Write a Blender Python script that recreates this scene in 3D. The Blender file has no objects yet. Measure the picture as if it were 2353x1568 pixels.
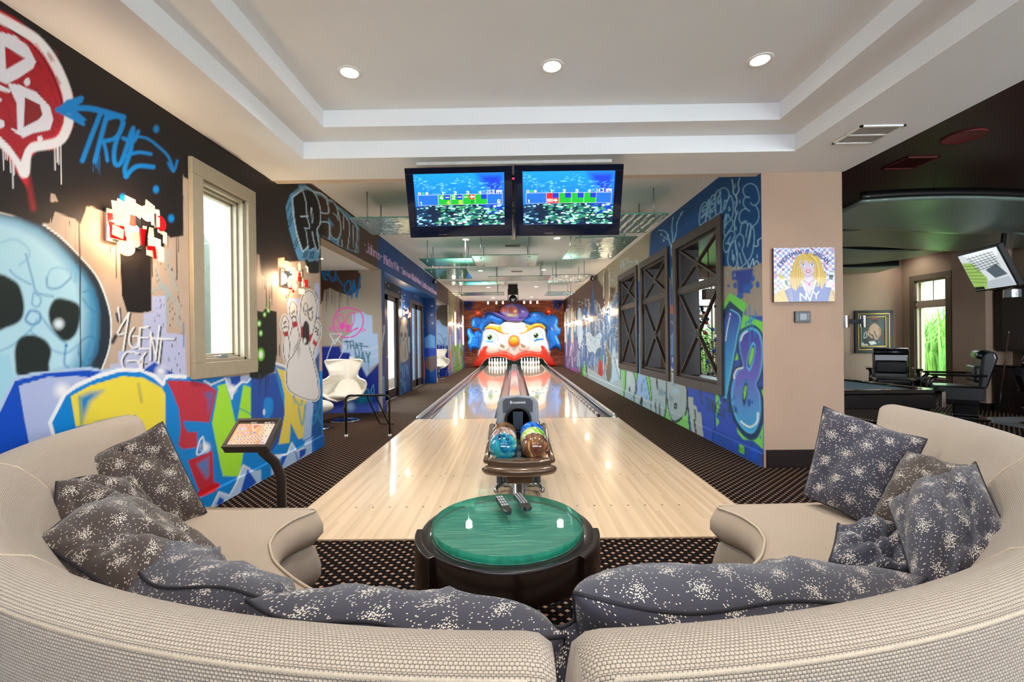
import bpy, bmesh, math, random
import numpy as np
from mathutils import Vector, Matrix
random.seed(7); RNG = np.random.default_rng(7)
R = math.radians
C = bpy.context.scene.collection
sc = bpy.context.scene

# ------------------------------------------------------------ camera, world, light, exposure
W, H = 2353, 1568
F = 1020.0                       # focal length in pixels
CAMH = 1.352
YAW, PITCH, ROLL = 0.0098, -0.002, 0.0120
SHX = 0.0028
cam_d = bpy.data.cameras.new('camera'); cam = bpy.data.objects.new('camera', cam_d); C.objects.link(cam)
cam_d.sensor_width = 36.0; cam_d.lens = 36.0 * F / W; cam_d.shift_x = SHX; cam_d.clip_start = 0.02; cam_d.clip_end = 200
MC = Matrix.Rotation(YAW, 3, 'Z') @ Matrix.Rotation(R(90) + PITCH, 3, 'X') @ Matrix.Rotation(-ROLL, 3, 'Z')
cam.matrix_world = Matrix.Translation((0, 0, CAMH)) @ MC.to_4x4()
sc.camera = cam
MN = np.array(MC)
CXP, CYP = W / 2 - SHX * W, H / 2

world = bpy.data.worlds.new('world'); sc.world = world; world.use_nodes = True
wn = world.node_tree.nodes; bgn = wn['Background']
bgn.inputs[0].default_value = (0.82, 0.91, 1.0, 1); bgn.inputs[1].default_value = 10.0
sc.view_settings.view_transform = 'Standard'; sc.view_settings.look = 'None'
sc.view_settings.gamma = 1.0; sc.view_settings.use_curve_mapping = False
sc.view_settings.exposure = 0.52
cy = sc.cycles
cy.use_denoising = True; cy.max_bounces = 7; cy.diffuse_bounces = 4; cy.glossy_bounces = 3
cy.transmission_bounces = 4; cy.transparent_max_bounces = 10; cy.sample_clamp_indirect = 6.0
cy.caustics_reflective = False; cy.caustics_refractive = False
DOWN_W, SCONCE_W = 165.0, 26.0     # watts of a recessed downlight and of a wall sconce

# ------------------------------------------------------------ pixel <-> place
def project(P):
    P = np.asarray(P, float); v = (P - np.array([0, 0, CAMH])) @ MN
    z = np.minimum(v[..., 2], -1e-3)
    return CXP + F * v[..., 0] / -z, CYP - F * v[..., 1] / -z
def ray(x, y):
    v = MN @ np.array([(x - CXP) / F, -(y - CYP) / F, -1.0]); return v
def at_y(x, y, Y): v = ray(x, y); t = Y / v[1]; return Vector((v[0] * t, Y, CAMH + v[2] * t))
def at_z(x, y, Z): v = ray(x, y); t = (Z - CAMH) / v[2]; return Vector((v[0] * t, v[1] * t, Z))
def at_x(x, y, X): v = ray(x, y); t = X / v[0]; return Vector((X, v[1] * t, CAMH + v[2] * t))

# ------------------------------------------------------------ materials
def lin(c):
    if isinstance(c, str):
        c = c.lstrip('#'); c = [int(c[i:i + 2], 16) / 255 for i in (0, 2, 4)]
    return [((v / 12.92) if v <= .04045 else ((v + .055) / 1.055) ** 2.4) for v in c[:3]]
def rgba(c): return (*lin(c), 1.0)
def mat(name, col, rough=.5, metal=0.0, noise=.06, nscale=18, bump=0.0, bscale=60, emit=0, ecol=None, coat=0, spec=.5, trans=0, ior=1.45, alpha=1):
    m = bpy.data.materials.new(name); m.use_nodes = True; n = m.node_tree.nodes; L = m.node_tree.links
    b = n['Principled BSDF']; b.inputs['Roughness'].default_value = rough; b.inputs['Metallic'].default_value = metal
    b.inputs['Specular IOR Level'].default_value = spec; b.inputs['Coat Weight'].default_value = coat
    b.inputs['Transmission Weight'].default_value = trans; b.inputs['IOR'].default_value = ior; b.inputs['Alpha'].default_value = alpha
    b.inputs['Base Color'].default_value = rgba(col)
    if noise or bump:
        tc = n.new('ShaderNodeTexCoord')
    if noise:
        nt = n.new('ShaderNodeTexNoise'); nt.inputs['Scale'].default_value = nscale; nt.inputs['Detail'].default_value = 4
        L.new(tc.outputs['Object'], nt.inputs['Vector'])
        cr = n.new('ShaderNodeValToRGB'); a = lin(col)
        cr.color_ramp.elements[0].color = (*[v * (1 - noise) for v in a], 1); cr.color_ramp.elements[1].color = (*[min(1, v * (1 + noise)) for v in a], 1)
        cr.color_ramp.elements[0].position = .3; cr.color_ramp.elements[1].position = .7
        L.new(nt.outputs['Fac'], cr.inputs['Fac']); L.new(cr.outputs['Color'], b.inputs['Base Color'])
    if bump:
        n2 = n.new('ShaderNodeTexNoise'); n2.inputs['Scale'].default_value = bscale; n2.inputs['Detail'].default_value = 3
        L.new(tc.outputs['Object'], n2.inputs['Vector'])
        bp = n.new('ShaderNodeBump'); bp.inputs['Strength'].default_value = bump; bp.inputs['Distance'].default_value = .01
        L.new(n2.outputs['Fac'], bp.inputs['Height']); L.new(bp.outputs['Normal'], b.inputs['Normal'])
    if emit:
        b.inputs['Emission Color'].default_value = rgba(ecol or col); b.inputs['Emission Strength'].default_value = emit
    return m
def NT(m): return m.node_tree.nodes, m.node_tree.links, m.node_tree.nodes['Principled BSDF']
def math_node(n, L, op, a, b=None, c=None):
    k = n.new('ShaderNodeMath'); k.operation = op
    for i, v in enumerate((a, b, c)):
        if v is None: continue
        if hasattr(v, 'default_value') or hasattr(v, 'links'): L.new(v, k.inputs[i])
        else: k.inputs[i].default_value = v
    return k.outputs[0]
def mixc(n, L, f, a, b):
    k = n.new('ShaderNodeMix'); k.data_type = 'RGBA'
    if hasattr(f, 'links'): L.new(f, k.inputs[0])
    else: k.inputs[0].default_value = f
    for i, v in ((6, a), (7, b)):
        if hasattr(v, 'links'): L.new(v, k.inputs[i])
        else: k.inputs[i].default_value = rgba(v)
    return k.outputs[2]
def clear_glass(name, tint, base=.04, rim=.6, rough=.02):
    m = bpy.data.materials.new(name); m.use_nodes = True; n = m.node_tree.nodes; L = m.node_tree.links; n.remove(n['Principled BSDF'])
    tr = n.new('ShaderNodeBsdfTransparent'); tr.inputs[0].default_value = rgba(tint); gl = n.new('ShaderNodeBsdfGlossy'); gl.inputs['Roughness'].default_value = rough
    lw = n.new('ShaderNodeLayerWeight'); lw.inputs[0].default_value = .5; f = math_node(n, L, 'MULTIPLY_ADD', math_node(n, L, 'POWER', lw.outputs['Facing'], 4.0), rim, base)
    ms = n.new('ShaderNodeMixShader'); L.new(f, ms.inputs[0]); L.new(tr.outputs[0], ms.inputs[1]); L.new(gl.outputs[0], ms.inputs[2]); L.new(ms.outputs[0], n['Material Output'].inputs[0]); return m
def paint_mat(name, rough=.45, emit=0, spec=.4, coat=0):
    m = mat(name, '#808080', rough, noise=0, spec=spec, coat=coat); n, L, b = NT(m)
    a = n.new('ShaderNodeAttribute'); a.attribute_name = 'paint'
    if emit:
        L.new(a.outputs['Color'], b.inputs['Emission Color']); b.inputs['Emission Strength'].default_value = emit
        b.inputs['Base Color'].default_value = (.01, .01, .01, 1)
    else: L.new(a.outputs['Color'], b.inputs['Base Color'])
    return m

# ------------------------------------------------------------ mesh building
class MB:
    def __init__(s): s.v = []; s.f = []
    def add(s, vs, fs):
        o = len(s.v); s.v += [tuple(float(q) for q in p) for p in vs]; s.f += [tuple(i + o for i in f) for f in fs]; return s
    def box(s, x0, x1, y0, y1, z0, z1, M=None):
        vs = [(x, y, z) for z in (z0, z1) for y in (y0, y1) for x in (x0, x1)]
        if M is not None: vs = [M @ Vector(p) for p in vs]
        return s.add(vs, [(0, 2, 3, 1), (4, 5, 7, 6), (0, 1, 5, 4), (2, 6, 7, 3), (0, 4, 6, 2), (1, 3, 7, 5)])
    def bar(s, a, b, w, h, up=(0, 0, 1)):
        a = Vector(a); b = Vector(b); d = (b - a).normalized(); u = Vector(up); r = d.cross(u)
        if r.length < 1e-4: r = d.cross(Vector((1, 0, 0)))
        r.normalize(); u = r.cross(d).normalized()
        vs = [p + r * sx * w / 2 + u * sz * h / 2 for p in (a, b) for sz in (-1, 1) for sx in (-1, 1)]
        return s.add(vs, [(0, 1, 3, 2), (4, 6, 7, 5), (0, 4, 5, 1), (2, 3, 7, 6), (0, 2, 6, 4), (1, 5, 7, 3)])
    def tube(s, pts, r, n=10, closed=False, cap=True):
        pts = [Vector(p) for p in pts]; N = len(pts); rs = r if isinstance(r, (list, tuple)) else [r] * N
        o = len(s.v); prev = None
        for i, p in enumerate(pts):
            if closed: d = pts[(i + 1) % N] - pts[i - 1]
            else: d = pts[min(i + 1, N - 1)] - pts[max(i - 1, 0)]
            d = d.normalized() if d.length > 1e-9 else Vector((0, 0, 1))
            if prev is None:
                u = d.cross(Vector((0, 0, 1)));
                if u.length < 1e-3: u = d.cross(Vector((1, 0, 0)))
            else: u = prev - d * prev.dot(d)
            u.normalize(); prev = u; w = d.cross(u)
            for k in range(n):
                a = 2 * math.pi * k / n; s.v.append(tuple(p + (u * math.cos(a) + w * math.sin(a)) * rs[i]))
        for i in range(N if closed else N - 1):
            j = (i + 1) % N
            for k in range(n):
                k2 = (k + 1) % n; s.f.append((o + i * n + k, o + i * n + k2, o + j * n + k2, o + j * n + k))
        if cap and not closed:
            s.f.append(tuple(o + k for k in range(n))[::-1]); s.f.append(tuple(o + (N - 1) * n + k for k in range(n)))
        return s
    def lathe(s, prof, c=(0, 0, 0), n=32, a0=0, a1=2 * math.pi, M=None, cap=True):
        full = abs(a1 - a0 - 2 * math.pi) < 1e-6
        if full and len(prof) > 2 and prof[0][0] < 1e-6 and abs(prof[0][1] - prof[1][1]) < 1e-6: prof = prof[1:]
        if full and len(prof) > 2 and prof[-1][0] < 1e-6 and abs(prof[-1][1] - prof[-2][1]) < 1e-6: prof = prof[:-1]
        m = n if full else n + 1; vs = []; fs = []
        for (r, z) in prof:
            for k in range(m):
                a = a0 + (a1 - a0) * k / n; p = Vector((r * math.cos(a), r * math.sin(a), z))
                if M is not None: p = M @ p
                vs.append(p + Vector(c))
        for i in range(len(prof) - 1):
            for k in range(n):
                k2 = (k + 1) % m; fs.append((i * m + k, i * m + k2, (i + 1) * m + k2, (i + 1) * m + k))
        if full and cap:
            if prof[0][0] > 1e-6: fs.append(tuple(range(m))[::-1])
            if prof[-1][0] > 1e-6: fs.append(tuple((len(prof) - 1) * m + k for k in range(m)))
        elif not full:
            P = len(prof)
            fs.append(tuple(i * m for i in range(P))); fs.append(tuple(i * m + m - 1 for i in range(P))[::-1])
        return s.add(vs, fs)
    def ball(s, c, r, n=24, m=14, sc_=(1, 1, 1)):
        pr = [(math.sin(math.pi * i / m), -math.cos(math.pi * i / m)) for i in range(m + 1)]
        vs = []; fs = []; o = len(s.v)
        for (a, z) in pr:
            for k in range(n):
                t = 2 * math.pi * k / n; vs.append((c[0] + r * sc_[0] * a * math.cos(t), c[1] + r * sc_[1] * a * math.sin(t), c[2] + r * sc_[2] * z))
        for i in range(m):
            for k in range(n):
                k2 = (k + 1) % n; fs.append((i * n + k, i * n + k2, (i + 1) * n + k2, (i + 1) * n + k))
        return s.add(vs, fs)
    def prism(s, poly, origin, ax, ay, an, t):
        """closed 2-D outline swept by t along an"""
        o = Vector(origin); ax = Vector(ax); ay = Vector(ay); an = Vector(an); n = len(poly)
        vs = [o + ax * p[0] + ay * p[1] for p in poly] + [o + ax * p[0] + ay * p[1] + an * t for p in poly]
        return s.add(vs, [tuple(range(n))[::-1], tuple(range(n, 2 * n))] + [(i, (i + 1) % n, n + (i + 1) % n, n + i) for i in range(n)])
    def grid(s, fn, nu, nv, closeu=False, closev=False):
        mu = nu if closeu else nu + 1; mv = nv if closev else nv + 1
        vs = [fn(i / nu, j / nv) for j in range(mv) for i in range(mu)]
        fs = [(j * mu + i, j * mu + (i + 1) % mu, ((j + 1) % mv) * mu + (i + 1) % mu, ((j + 1) % mv) * mu + i) for j in range(nv) for i in range(nu)]
        return s.add(vs, fs)

def build(name, mb, m, parent=None, smooth=False, bevel=0, seg=2, sub=0, local=False):
    me = bpy.data.meshes.new(name)
    v = mb.v
    o = bpy.data.objects.new(name, me); C.objects.link(o)
    if parent is not None:
        o.parent = parent
        if not local:
            inv = world_of(parent).inverted(); v = [tuple(inv @ Vector(p)) for p in v]
    me.from_pydata(v, [], mb.f); me.update()
    bm = bmesh.new(); bm.from_mesh(me); bmesh.ops.recalc_face_normals(bm, faces=bm.faces); bm.to_mesh(me); bm.free()
    if isinstance(m, (list, tuple)):
        for q in m: me.materials.append(q)
    elif m: me.materials.append(m)
    if smooth: me.shade_smooth()
    if bevel:
        b = o.modifiers.new('bevel', 'BEVEL'); b.width = bevel; b.segments = seg; b.limit_method = 'ANGLE'; b.angle_limit = R(35)
    if sub:
        b = o.modifiers.new('subsurf', 'SUBSURF'); b.levels = sub; b.render_levels = sub
    return o
def world_of(o):
    M = o.matrix_basis.copy()
    while o.parent is not None: o = o.parent; M = o.matrix_basis @ M
    return M
def tag(o, label=None, cat=None, group=None, kind=None):
    if label: o['label'] = label
    if cat: o['category'] = cat
    if group: o['group'] = group
    if kind: o['kind'] = kind
    return o
def thing(name, label, cat, loc=(0, 0, 0), rz=0, group=None):
    o = bpy.data.objects.new(name, None); o.empty_display_size = .1; C.objects.link(o)
    o.location = loc; o.rotation_euler = (0, 0, rz); return tag(o, label, cat, group)
def dup(root, loc=None, rz=None, label=None):
    r = root.copy(); C.objects.link(r)
    if loc is not None: r.location = loc
    if rz is not None: r.rotation_euler[2] = rz
    if label: r['label'] = label
    for ch in [o for o in bpy.data.objects if o.parent == root]:
        c = ch.copy(); C.objects.link(c); c.parent = r
        for g in [o for o in bpy.data.objects if o.parent == ch]:
            d = g.copy(); C.objects.link(d); d.parent = c
    return r
def struct(name, mb, m, **k): return tag(build(name, mb, m, **k), kind='structure')
def arc(c, r, a0, a1, n, plane='xz'):
    out = []
    for i in range(n + 1):
        a = R(a0 + (a1 - a0) * i / n); u, v = r * math.cos(a), r * math.sin(a)
        out.append((c[0] + u, c[1], c[2] + v) if plane == 'xz' else (c[0], c[1] + u, c[2] + v) if plane == 'yz' else (c[0] + u, c[1] + v, c[2]))
    return out

# ------------------------------------------------------------ painter: paint laid on real surfaces (walls, screens, pictures)
def smooth_pts(p, k=6, closed=False):
    p = [np.array(q, float) for q in p]; n = len(p); out = []
    if n < 3: return np.array(p)
    rng = range(n if closed else n - 1)
    for i in rng:
        p0 = p[i - 1] if (closed or i > 0) else p[0]; p1 = p[i]; p2 = p[(i + 1) % n]
        p3 = p[(i + 2) % n] if (closed or i + 2 < n) else p[-1]
        for j in range(k):
            t = j / k; out.append(.5 * ((2 * p1) + (-p0 + p2) * t + (2 * p0 - 5 * p1 + 4 * p2 - p3) * t * t + (-p0 + 3 * p1 - 3 * p2 + p3) * t ** 3))
    if not closed: out.append(p[-1])
    return np.array(out)
GL = {'A': '00262640,1232', 'B': '0006364543330333 4241300 0', 'C': '45361605011031 41', 'D': '0006264441200 0', 'E': '46060040,0333', 'F': '460600,0333',
      'G': '4536160501103041 4323', 'H': '0006,4046,0343', 'I': '2026', 'J': '464130100 1', 'K': '0006,460340', 'L': '060040', 'M': '0006234640', 'N': '00064046',
      'O': '1005163645413010', 'P': '00063645443303', 'R': '00063645443303,2340', 'S': '4536160504134342 30100 1', 'T': '2026,0646', 'U': '060110304146', 'V': '062046',
      'W': '0610234 046'.replace(' ', ''), 'X': '0046,0640', 'Y': '062346,2320', '0': '1005163645413010', '1': '152620', '2': '05163645440040', '3': '0516364534 4341301001,2434'.replace(' ', ''),
      '4': '30360242', '5': '460604344341301001', '6': '45361605011030414233 03'.replace(' ', ''), '7': '064610', '8': '13040516364544331 3021001103041 4233'.replace(' ', ''), '.': '2021',
      '-': '0343', "'": '2625', 'a': '4010010314344430', 'b': '0600,0314344341301000', 'c': '44140401104 0'.replace(' ', ''), 'd': '4640,4434140401104 0'.replace(' ', ''), 'e': '024243 34140401103 0'.replace(' ', ''),
      'h': '0600,0314344340', 'i': '2024,2626', 'k': '0600,4402,1240', 'l': '2620', 'm': '0004,0314 2322,2233444 0'.replace(' ', ''), 'n': '0400,0314344340', 'o': '1001 0414344341301 0'.replace(' ', ''),
      'r': '0400,03144 4'.replace(' ', ''), 's': '44140403434 100'.replace(' ', ''), 't': '2620,0444', 'u': '04011030 41,4440'.replace(' ', ''), 'v': '042044', 'w': '0410223044', 'y': '0422,4400', '/': '0046', ' ': ''}
def glyph(ch):
    out = []
    for part in GL.get(ch, '').replace(' ', '').split(','):
        if part:
            q = [(int(part[i]) / 4, int(part[i + 1]) / 6) for i in range(0, len(part) - 1, 2)]
            out.append(q)
    return out
class Canvas:
    """a gridded surface whose vertices carry paint; strokes are given where the photograph shows them and land on the surface there"""
    def __init__(s, P):
        s.P = P; s.shape = P.shape[:2]; x, y = project(P.reshape(-1, 3)); s.x = x; s.y = y
        s.col = np.ones((len(x), 3)) * .5; s.ox = s.oy = 0.0; s.k = 1.0
    def view(s, ox, oy, k): s.ox, s.oy, s.k = ox, oy, k; return s
    def T(s, p): p = np.asarray(p, float).reshape(-1, 2); return np.column_stack([s.ox + p[:, 0] / s.k, s.oy + p[:, 1] / s.k])
    def bbox(s, p, pad):
        return np.nonzero((s.x > p[:, 0].min() - pad) & (s.x < p[:, 0].max() + pad) & (s.y > p[:, 1].min() - pad) & (s.y < p[:, 1].max() + pad))[0]
    def put(s, idx, a, c):
        if callable(c): cc = c(s.x[idx], s.y[idx])
        else: cc = np.array(lin(c))[None]
        a = np.clip(a, 0, 1)[:, None]; s.col[idx] = s.col[idx] * (1 - a) + cc * a
    @staticmethod
    def segdist(x, y, p, closed):
        d = np.full(len(x), 1e9); n = len(p)
        for i in range(n if closed else n - 1):
            a = p[i]; b = p[(i + 1) % n]; e = b - a; l = e @ e + 1e-12
            t = np.clip(((x - a[0]) * e[0] + (y - a[1]) * e[1]) / l, 0, 1)
            d = np.minimum(d, np.hypot(x - a[0] - t * e[0], y - a[1] - t * e[1]))
        return d
    @staticmethod
    def inside(x, y, p):
        r = np.zeros(len(x), bool); n = len(p)
        for i in range(n):
            a = p[i]; b = p[(i + 1) % n]
            if a[1] == b[1]: continue
            r ^= ((a[1] > y) != (b[1] > y)) & (x < (b[0] - a[0]) * (y - a[1]) / (b[1] - a[1]) + a[0])
        return r
    def fill(s, p, c, soft=1.2, a=1.0, sm=False):
        p = s.T(p)
        if sm: p = smooth_pts(p, 5, True)
        i = s.bbox(p, soft * 2)
        if not len(i): return s
        x, y = s.x[i], s.y[i]; d = s.segdist(x, y, p, True); d = np.where(s.inside(x, y, p), d, -d)
        s.put(i, (d / soft + .5) * a, c); return s
    def line(s, p, w, c, soft=1.2, a=1.0, sm=True, closed=False):
        """w, soft in view units / photo pixels"""
        p = s.T(p); w = w / s.k / 2
        if sm: p = smooth_pts(p, 5, closed)
        i = s.bbox(p, w + soft * 2)
        if not len(i): return s
        d = s.segdist(s.x[i], s.y[i], p, closed); s.put(i, ((w - d) / soft + .5) * a, c); return s
    def glow(s, p, r, c, a=1.0):
        p = s.T([p]); r = r / s.k; i = s.bbox(p, r * 1.1)
        if len(i): s.put(i, (1 - np.hypot(s.x[i] - p[0, 0], s.y[i] - p[0, 1]) / r) * 1.6 * a, c)
        return s
    def dot(s, p, rx, c, ry=None, soft=1.0, a=1.0):
        p = s.T([p]); rx = rx / s.k; ry = rx if ry is None else ry / s.k; i = s.bbox(p, max(rx, ry) + 3)
        if len(i):
            d = np.hypot((s.x[i] - p[0, 0]) / rx, (s.y[i] - p[0, 1]) / ry); s.put(i, ((1 - d) * min(rx, ry) / soft + .5) * a, c)
        return s
    def drips(s, x0, x1, y0, y1, n, w, c, a=.9, slope=0):
        for _ in range(n):
            x = random.uniform(x0, x1); t = (x - x0) / (x1 - x0); b = y0 + slope * t
            s.line([(x, b), (x, b + random.uniform(.25, 1) * (y1 - y0))], w * random.uniform(.6, 1.3), c, .8, a, sm=False)
        return s
    def text(s, t, p0, p1, h0, h1, w, c, slant=0, soft=1.2, gap=.28, a=1, adv=None):
        """baseline p0->p1; h0/h1 = letter height (view units, upward) at the ends"""
        n = len(t); p0 = np.array(p0, float); p1 = np.array(p1, float); cell = 1.0 / n
        for i, ch in enumerate(t):
            for g in glyph(ch):
                q = []
                for gx, gy in g:
                    u = (i + gx * (1 - gap) + gap / 2) * cell
                    if adv: u = adv(u)
                    b = p0 + (p1 - p0) * u; h = h0 + (h1 - h0) * u; q.append((b[0] + slant * gy * h, b[1] - gy * h))
                if len(q) == 1: q.append((q[0][0] + .1, q[0][1]))
                s.line(q, w, c, soft, a, sm=False)
        return s
    def noise(s, amt, sx, sy, mask=None):
        """mottled brushwork"""
        n = 64; g = RNG.random((n, n)); u = (s.x / sx) % n; v = (s.y / sy) % n; iu = u.astype(int) % n; iv = v.astype(int) % n; fu = u - np.floor(u); fv = v - np.floor(v)
        q = (g[iu, iv] * (1 - fu) * (1 - fv) + g[(iu + 1) % n, iv] * fu * (1 - fv) + g[iu, (iv + 1) % n] * (1 - fu) * fv + g[(iu + 1) % n, (iv + 1) % n] * fu * fv)
        f = 1 + amt * (q - .5) * 2
        if mask is not None: f = np.where(mask, f, 1)
        s.col *= f[:, None]; return s
    def done(s, name, m, holes=None, parent=None, kind=None, smooth=False, keep=None):
        nv, nu = s.shape; Q = s.P.reshape(-1, 3)
        if parent is not None:
            iv = np.array(world_of(parent).inverted()); Q = Q @ iv[:3, :3].T + iv[:3, 3]
        J, I = np.meshgrid(np.arange(nv - 1), np.arange(nu - 1), indexing='ij'); a = (J * nu + I).ravel()
        q = np.column_stack([a, a + 1, a + nu + 1, a + nu])
        ctr = s.P.reshape(-1, 3)[q].mean(1)
        if holes is not None: q = q[~holes(ctr)]
        me = bpy.data.meshes.new(name); me.vertices.add(len(Q)); me.vertices.foreach_set('co', Q.astype('f').ravel())
        me.loops.add(q.size); me.loops.foreach_set('vertex_index', q.ravel().astype('i'))
        me.polygons.add(len(q)); me.polygons.foreach_set('loop_start', (np.arange(len(q)) * 4).astype('i')); me.polygons.foreach_set('loop_total', np.full(len(q), 4, 'i'))
        me.update(calc_edges=True)
        at = me.color_attributes.new('paint', 'FLOAT_COLOR', 'POINT'); c4 = np.ones((len(Q), 4), 'f'); c4[:, :3] = np.clip(s.col, 0, 1); at.data.foreach_set('color', c4.ravel())
        if smooth: me.shade_smooth()
        me.materials.append(m); o = bpy.data.objects.new(name, me); C.objects.link(o)
        if parent is not None: o.parent = parent
        if kind: o['kind'] = kind
        return o
def axis(a, b, step, cuts=()):
    pts = sorted(set([a, b] + [c for c in cuts if a < c < b])); out = [a]
    for p, q in zip(pts[:-1], pts[1:]):
        n = max(1, int(math.ceil((q - p) / step))); out += [p + (q - p) * i / n for i in range(1, n + 1)]
    return np.array(out)
def persp_axis(X, a, b, stepx, cuts=()):
    """depths a..b on the wall plane X, finer where the wall is near"""
    ia, ib = 1 / b, 1 / a; n = int(abs(X) * F * (ib - ia) / stepx); ds = list(1 / np.linspace(ib, ia, max(n, 2)))
    for c in cuts:
        if a < c < b: ds = [d for d in ds if abs(d - c) > .002 * c]; ds.append(c)
    return np.array(sorted(ds))
def plane_x(X, ds, zs): Y, Z = np.meshgrid(ds, zs, indexing='xy'); return np.stack([np.full_like(Y, X), Y, Z], -1)
def plane_y(Y, xs, zs): X_, Z = np.meshgrid(xs, zs, indexing='xy'); return np.stack([X_, np.full_like(X_, Y), Z], -1)
# ------------------------------------------------------------ the setting
XL, XR, ZN, ZF, YB, YE = -2.50, 2.58, 3.05, 3.35, 4.62, 22.7
ZH = 2.72; XD = -2.85; YF = -2.5
LX0, LX1, YFOUL, YPIN = -1.41, 1.435, 7.6, 24.2      # outer lane edges
M_white = mat('ceiling_paint', '#efeff1', .85, noise=.015, nscale=2)
M_wall_paint = paint_mat('graffiti_paint', .5, spec=.25)
M_gloss_paint = paint_mat('graffiti_gloss', .25)
M_tan = mat('tan_wall', '#ad917c', .8, noise=.03, nscale=3, bump=.05, bscale=200)
M_espresso = mat('espresso_wood', '#1a0d0b', .28, noise=.2, nscale=6, coat=.2)
M_frame = mat('dark_taupe_frame', '#4a3f3a', .42, noise=.1, nscale=8)
M_sage = mat('sage_trim', '#a3967f', .45, noise=.04)
M_jamb = mat('jamb_wood', '#22100d', .4, noise=.25, nscale=5)
M_blackm = mat('black_metal', '#141416', .35, noise=.1)
M_chrome = mat('chrome', '#c9ccd0', .12, metal=1, noise=.03)
M_steel = mat('brushed_steel', '#b4b8bc', .3, metal=1, noise=.06)

# carpet with small diamonds
M_carpet = mat('diamond_carpet', '#15110f', .95, noise=0, spec=.1)
def _carpet(m, dark, tan, mid):
    n, L, b = NT(m); tc = n.new('ShaderNodeTexCoord'); sp = n.new('ShaderNodeSeparateXYZ'); L.new(tc.outputs['Object'], sp.inputs[0])
    def lattice(ox, oy, px, py, sx, sy, sk):
        xs = math_node(n, L, 'ADD', sp.outputs[0], math_node(n, L, 'MULTIPLY', sp.outputs[1], sk))
        u = math_node(n, L, 'DIVIDE', math_node(n, L, 'ADD', xs, ox), px); v = math_node(n, L, 'DIVIDE', math_node(n, L, 'ADD', sp.outputs[1], oy), py)
        fu = math_node(n, L, 'ABSOLUTE', math_node(n, L, 'SUBTRACT', math_node(n, L, 'FRACT', u), .5)); fv = math_node(n, L, 'ABSOLUTE', math_node(n, L, 'SUBTRACT', math_node(n, L, 'FRACT', v), .5))
        d = math_node(n, L, 'ADD', math_node(n, L, 'DIVIDE', fu, sx), math_node(n, L, 'DIVIDE', fv, sy))
        return math_node(n, L, 'LESS_THAN', d, 1.0)
    PX, PY = .072, .066
    a1 = lattice(0, 0, PX, PY, .2, .19, 0); a2 = lattice(PX / 2, PY / 2, PX, PY, .2, .19, 0)
    b1 = lattice(PX / 2, 0, PX, PY, .2, .2, 0); b2 = lattice(0, PY / 2, PX, PY, .2, .2, 0)
    rowsel = math_node(n, L, 'MAXIMUM', a1, a2); mids = math_node(n, L, 'MAXIMUM', b1, b2)
    nz = n.new('ShaderNodeTexNoise'); nz.inputs['Scale'].default_value = 260; L.new(tc.outputs['Object'], nz.inputs['Vector'])
    c = mixc(n, L, math_node(n, L, 'MULTIPLY', mids, math_node(n, L, 'GREATER_THAN', nz.outputs['Fac'], .5)), dark, mid)
    c = mixc(n, L, rowsel, c, tan); L.new(c, b.inputs['Base Color'])
    bp = n.new('ShaderNodeBump'); bp.inputs['Strength'].default_value = .5; bp.inputs['Distance'].default_value = .003; L.new(nz.outputs['Fac'], bp.inputs['Height']); L.new(bp.outputs['Normal'], b.inputs['Normal'])
_carpet(M_carpet, '#0e0b0b', '#b08a70', '#2e2522')
mb = MB().box(-4.5, 9.2, YF, 7.6, -.06, 0).box(-4.5, -1.69, 7.6, 26, -.06, 0).box(1.77, 9.2, 7.6, 26, -.06, 0); struct('floor', mb, M_carpet)

# ceiling: near tray in two steps, beam, far ceiling
mb = MB()
def ring(mb, o, i, z0, z1):
    (x0, x1, y0, y1), (a0, a1, b0, b1) = o, i
    mb.box(x0, a0, y0, y1, z0, z1).box(a1, x1, y0, y1, z0, z1).box(a0, a1, y0, b0, z0, z1).box(a0, a1, b1, y1, z0, z1)
ring(mb, (XL - .3, 3.43, YF, YB), (-1.918, 2.593, -1.6, 4.088), ZN, ZN + .155)
ring(mb, (XL - .3, 3.43, YF, YB), (-1.614, 2.292, -1.3, 3.81), ZN + .155, ZN + .30)
mb.box(XL - .3, 3.43, YF, YB, ZN + .30, ZN + .42)
struct('ceiling', mb, M_white)
struct('ceiling_far', MB().box(XL - .2, XR + .35, YB, YE + 3, ZF, ZF + .1), M_white)
struct('trim_beam', MB().box(XL - .3, XR + .0, YB, YB + .10, ZN, ZF), mat('beam_face', '#cbb9a8', .8, noise=.02))

# openings of the two graffiti walls: (y0, y1, z0, z1)
HL = [(3.53, 4.13, 1.2, 2.68), (5.77, 8.42, -1, ZH), (8.63, 14.2, -1, ZH), (14.45, 16.9, -1, ZH), (18.75, 19.35, 1.13, 2.62), (21.6, 22.3, 1.13, 2.62)]
HR = [(5.59, 6.98, .76, 2.745), (7.47, 8.85, .76, 2.745), (9.30, 10.70, .76, 2.745), (19.1, 19.8, 1.2, 2.70), (21.7, 22.35, 1.2, 2.70)]
def holefn(Hs):
    def f(c):
        r = np.zeros(len(c), bool)
        for (a, b, z0, z1) in Hs: r |= (c[:, 1] > a) & (c[:, 1] < b) & (c[:, 2] > z0) & (c[:, 2] < z1)
        return r
    return f
cutsy = lambda Hs: [q for h in Hs for q in h[:2]]
cutsz = lambda Hs: [q for h in Hs for q in h[2:] if q > 0]
def wall_grid(X, a, b, step, Hs, sgn):
    ds = persp_axis(X, a, b, step, cutsy(Hs)); zs = axis(0, ZF, .0095, cutsz(Hs) + [.14, .143])
    P = plane_x(X, ds, zs); P[..., 0] += np.where(P[..., 2] < .1415, .016 * sgn, 0); return P

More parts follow.
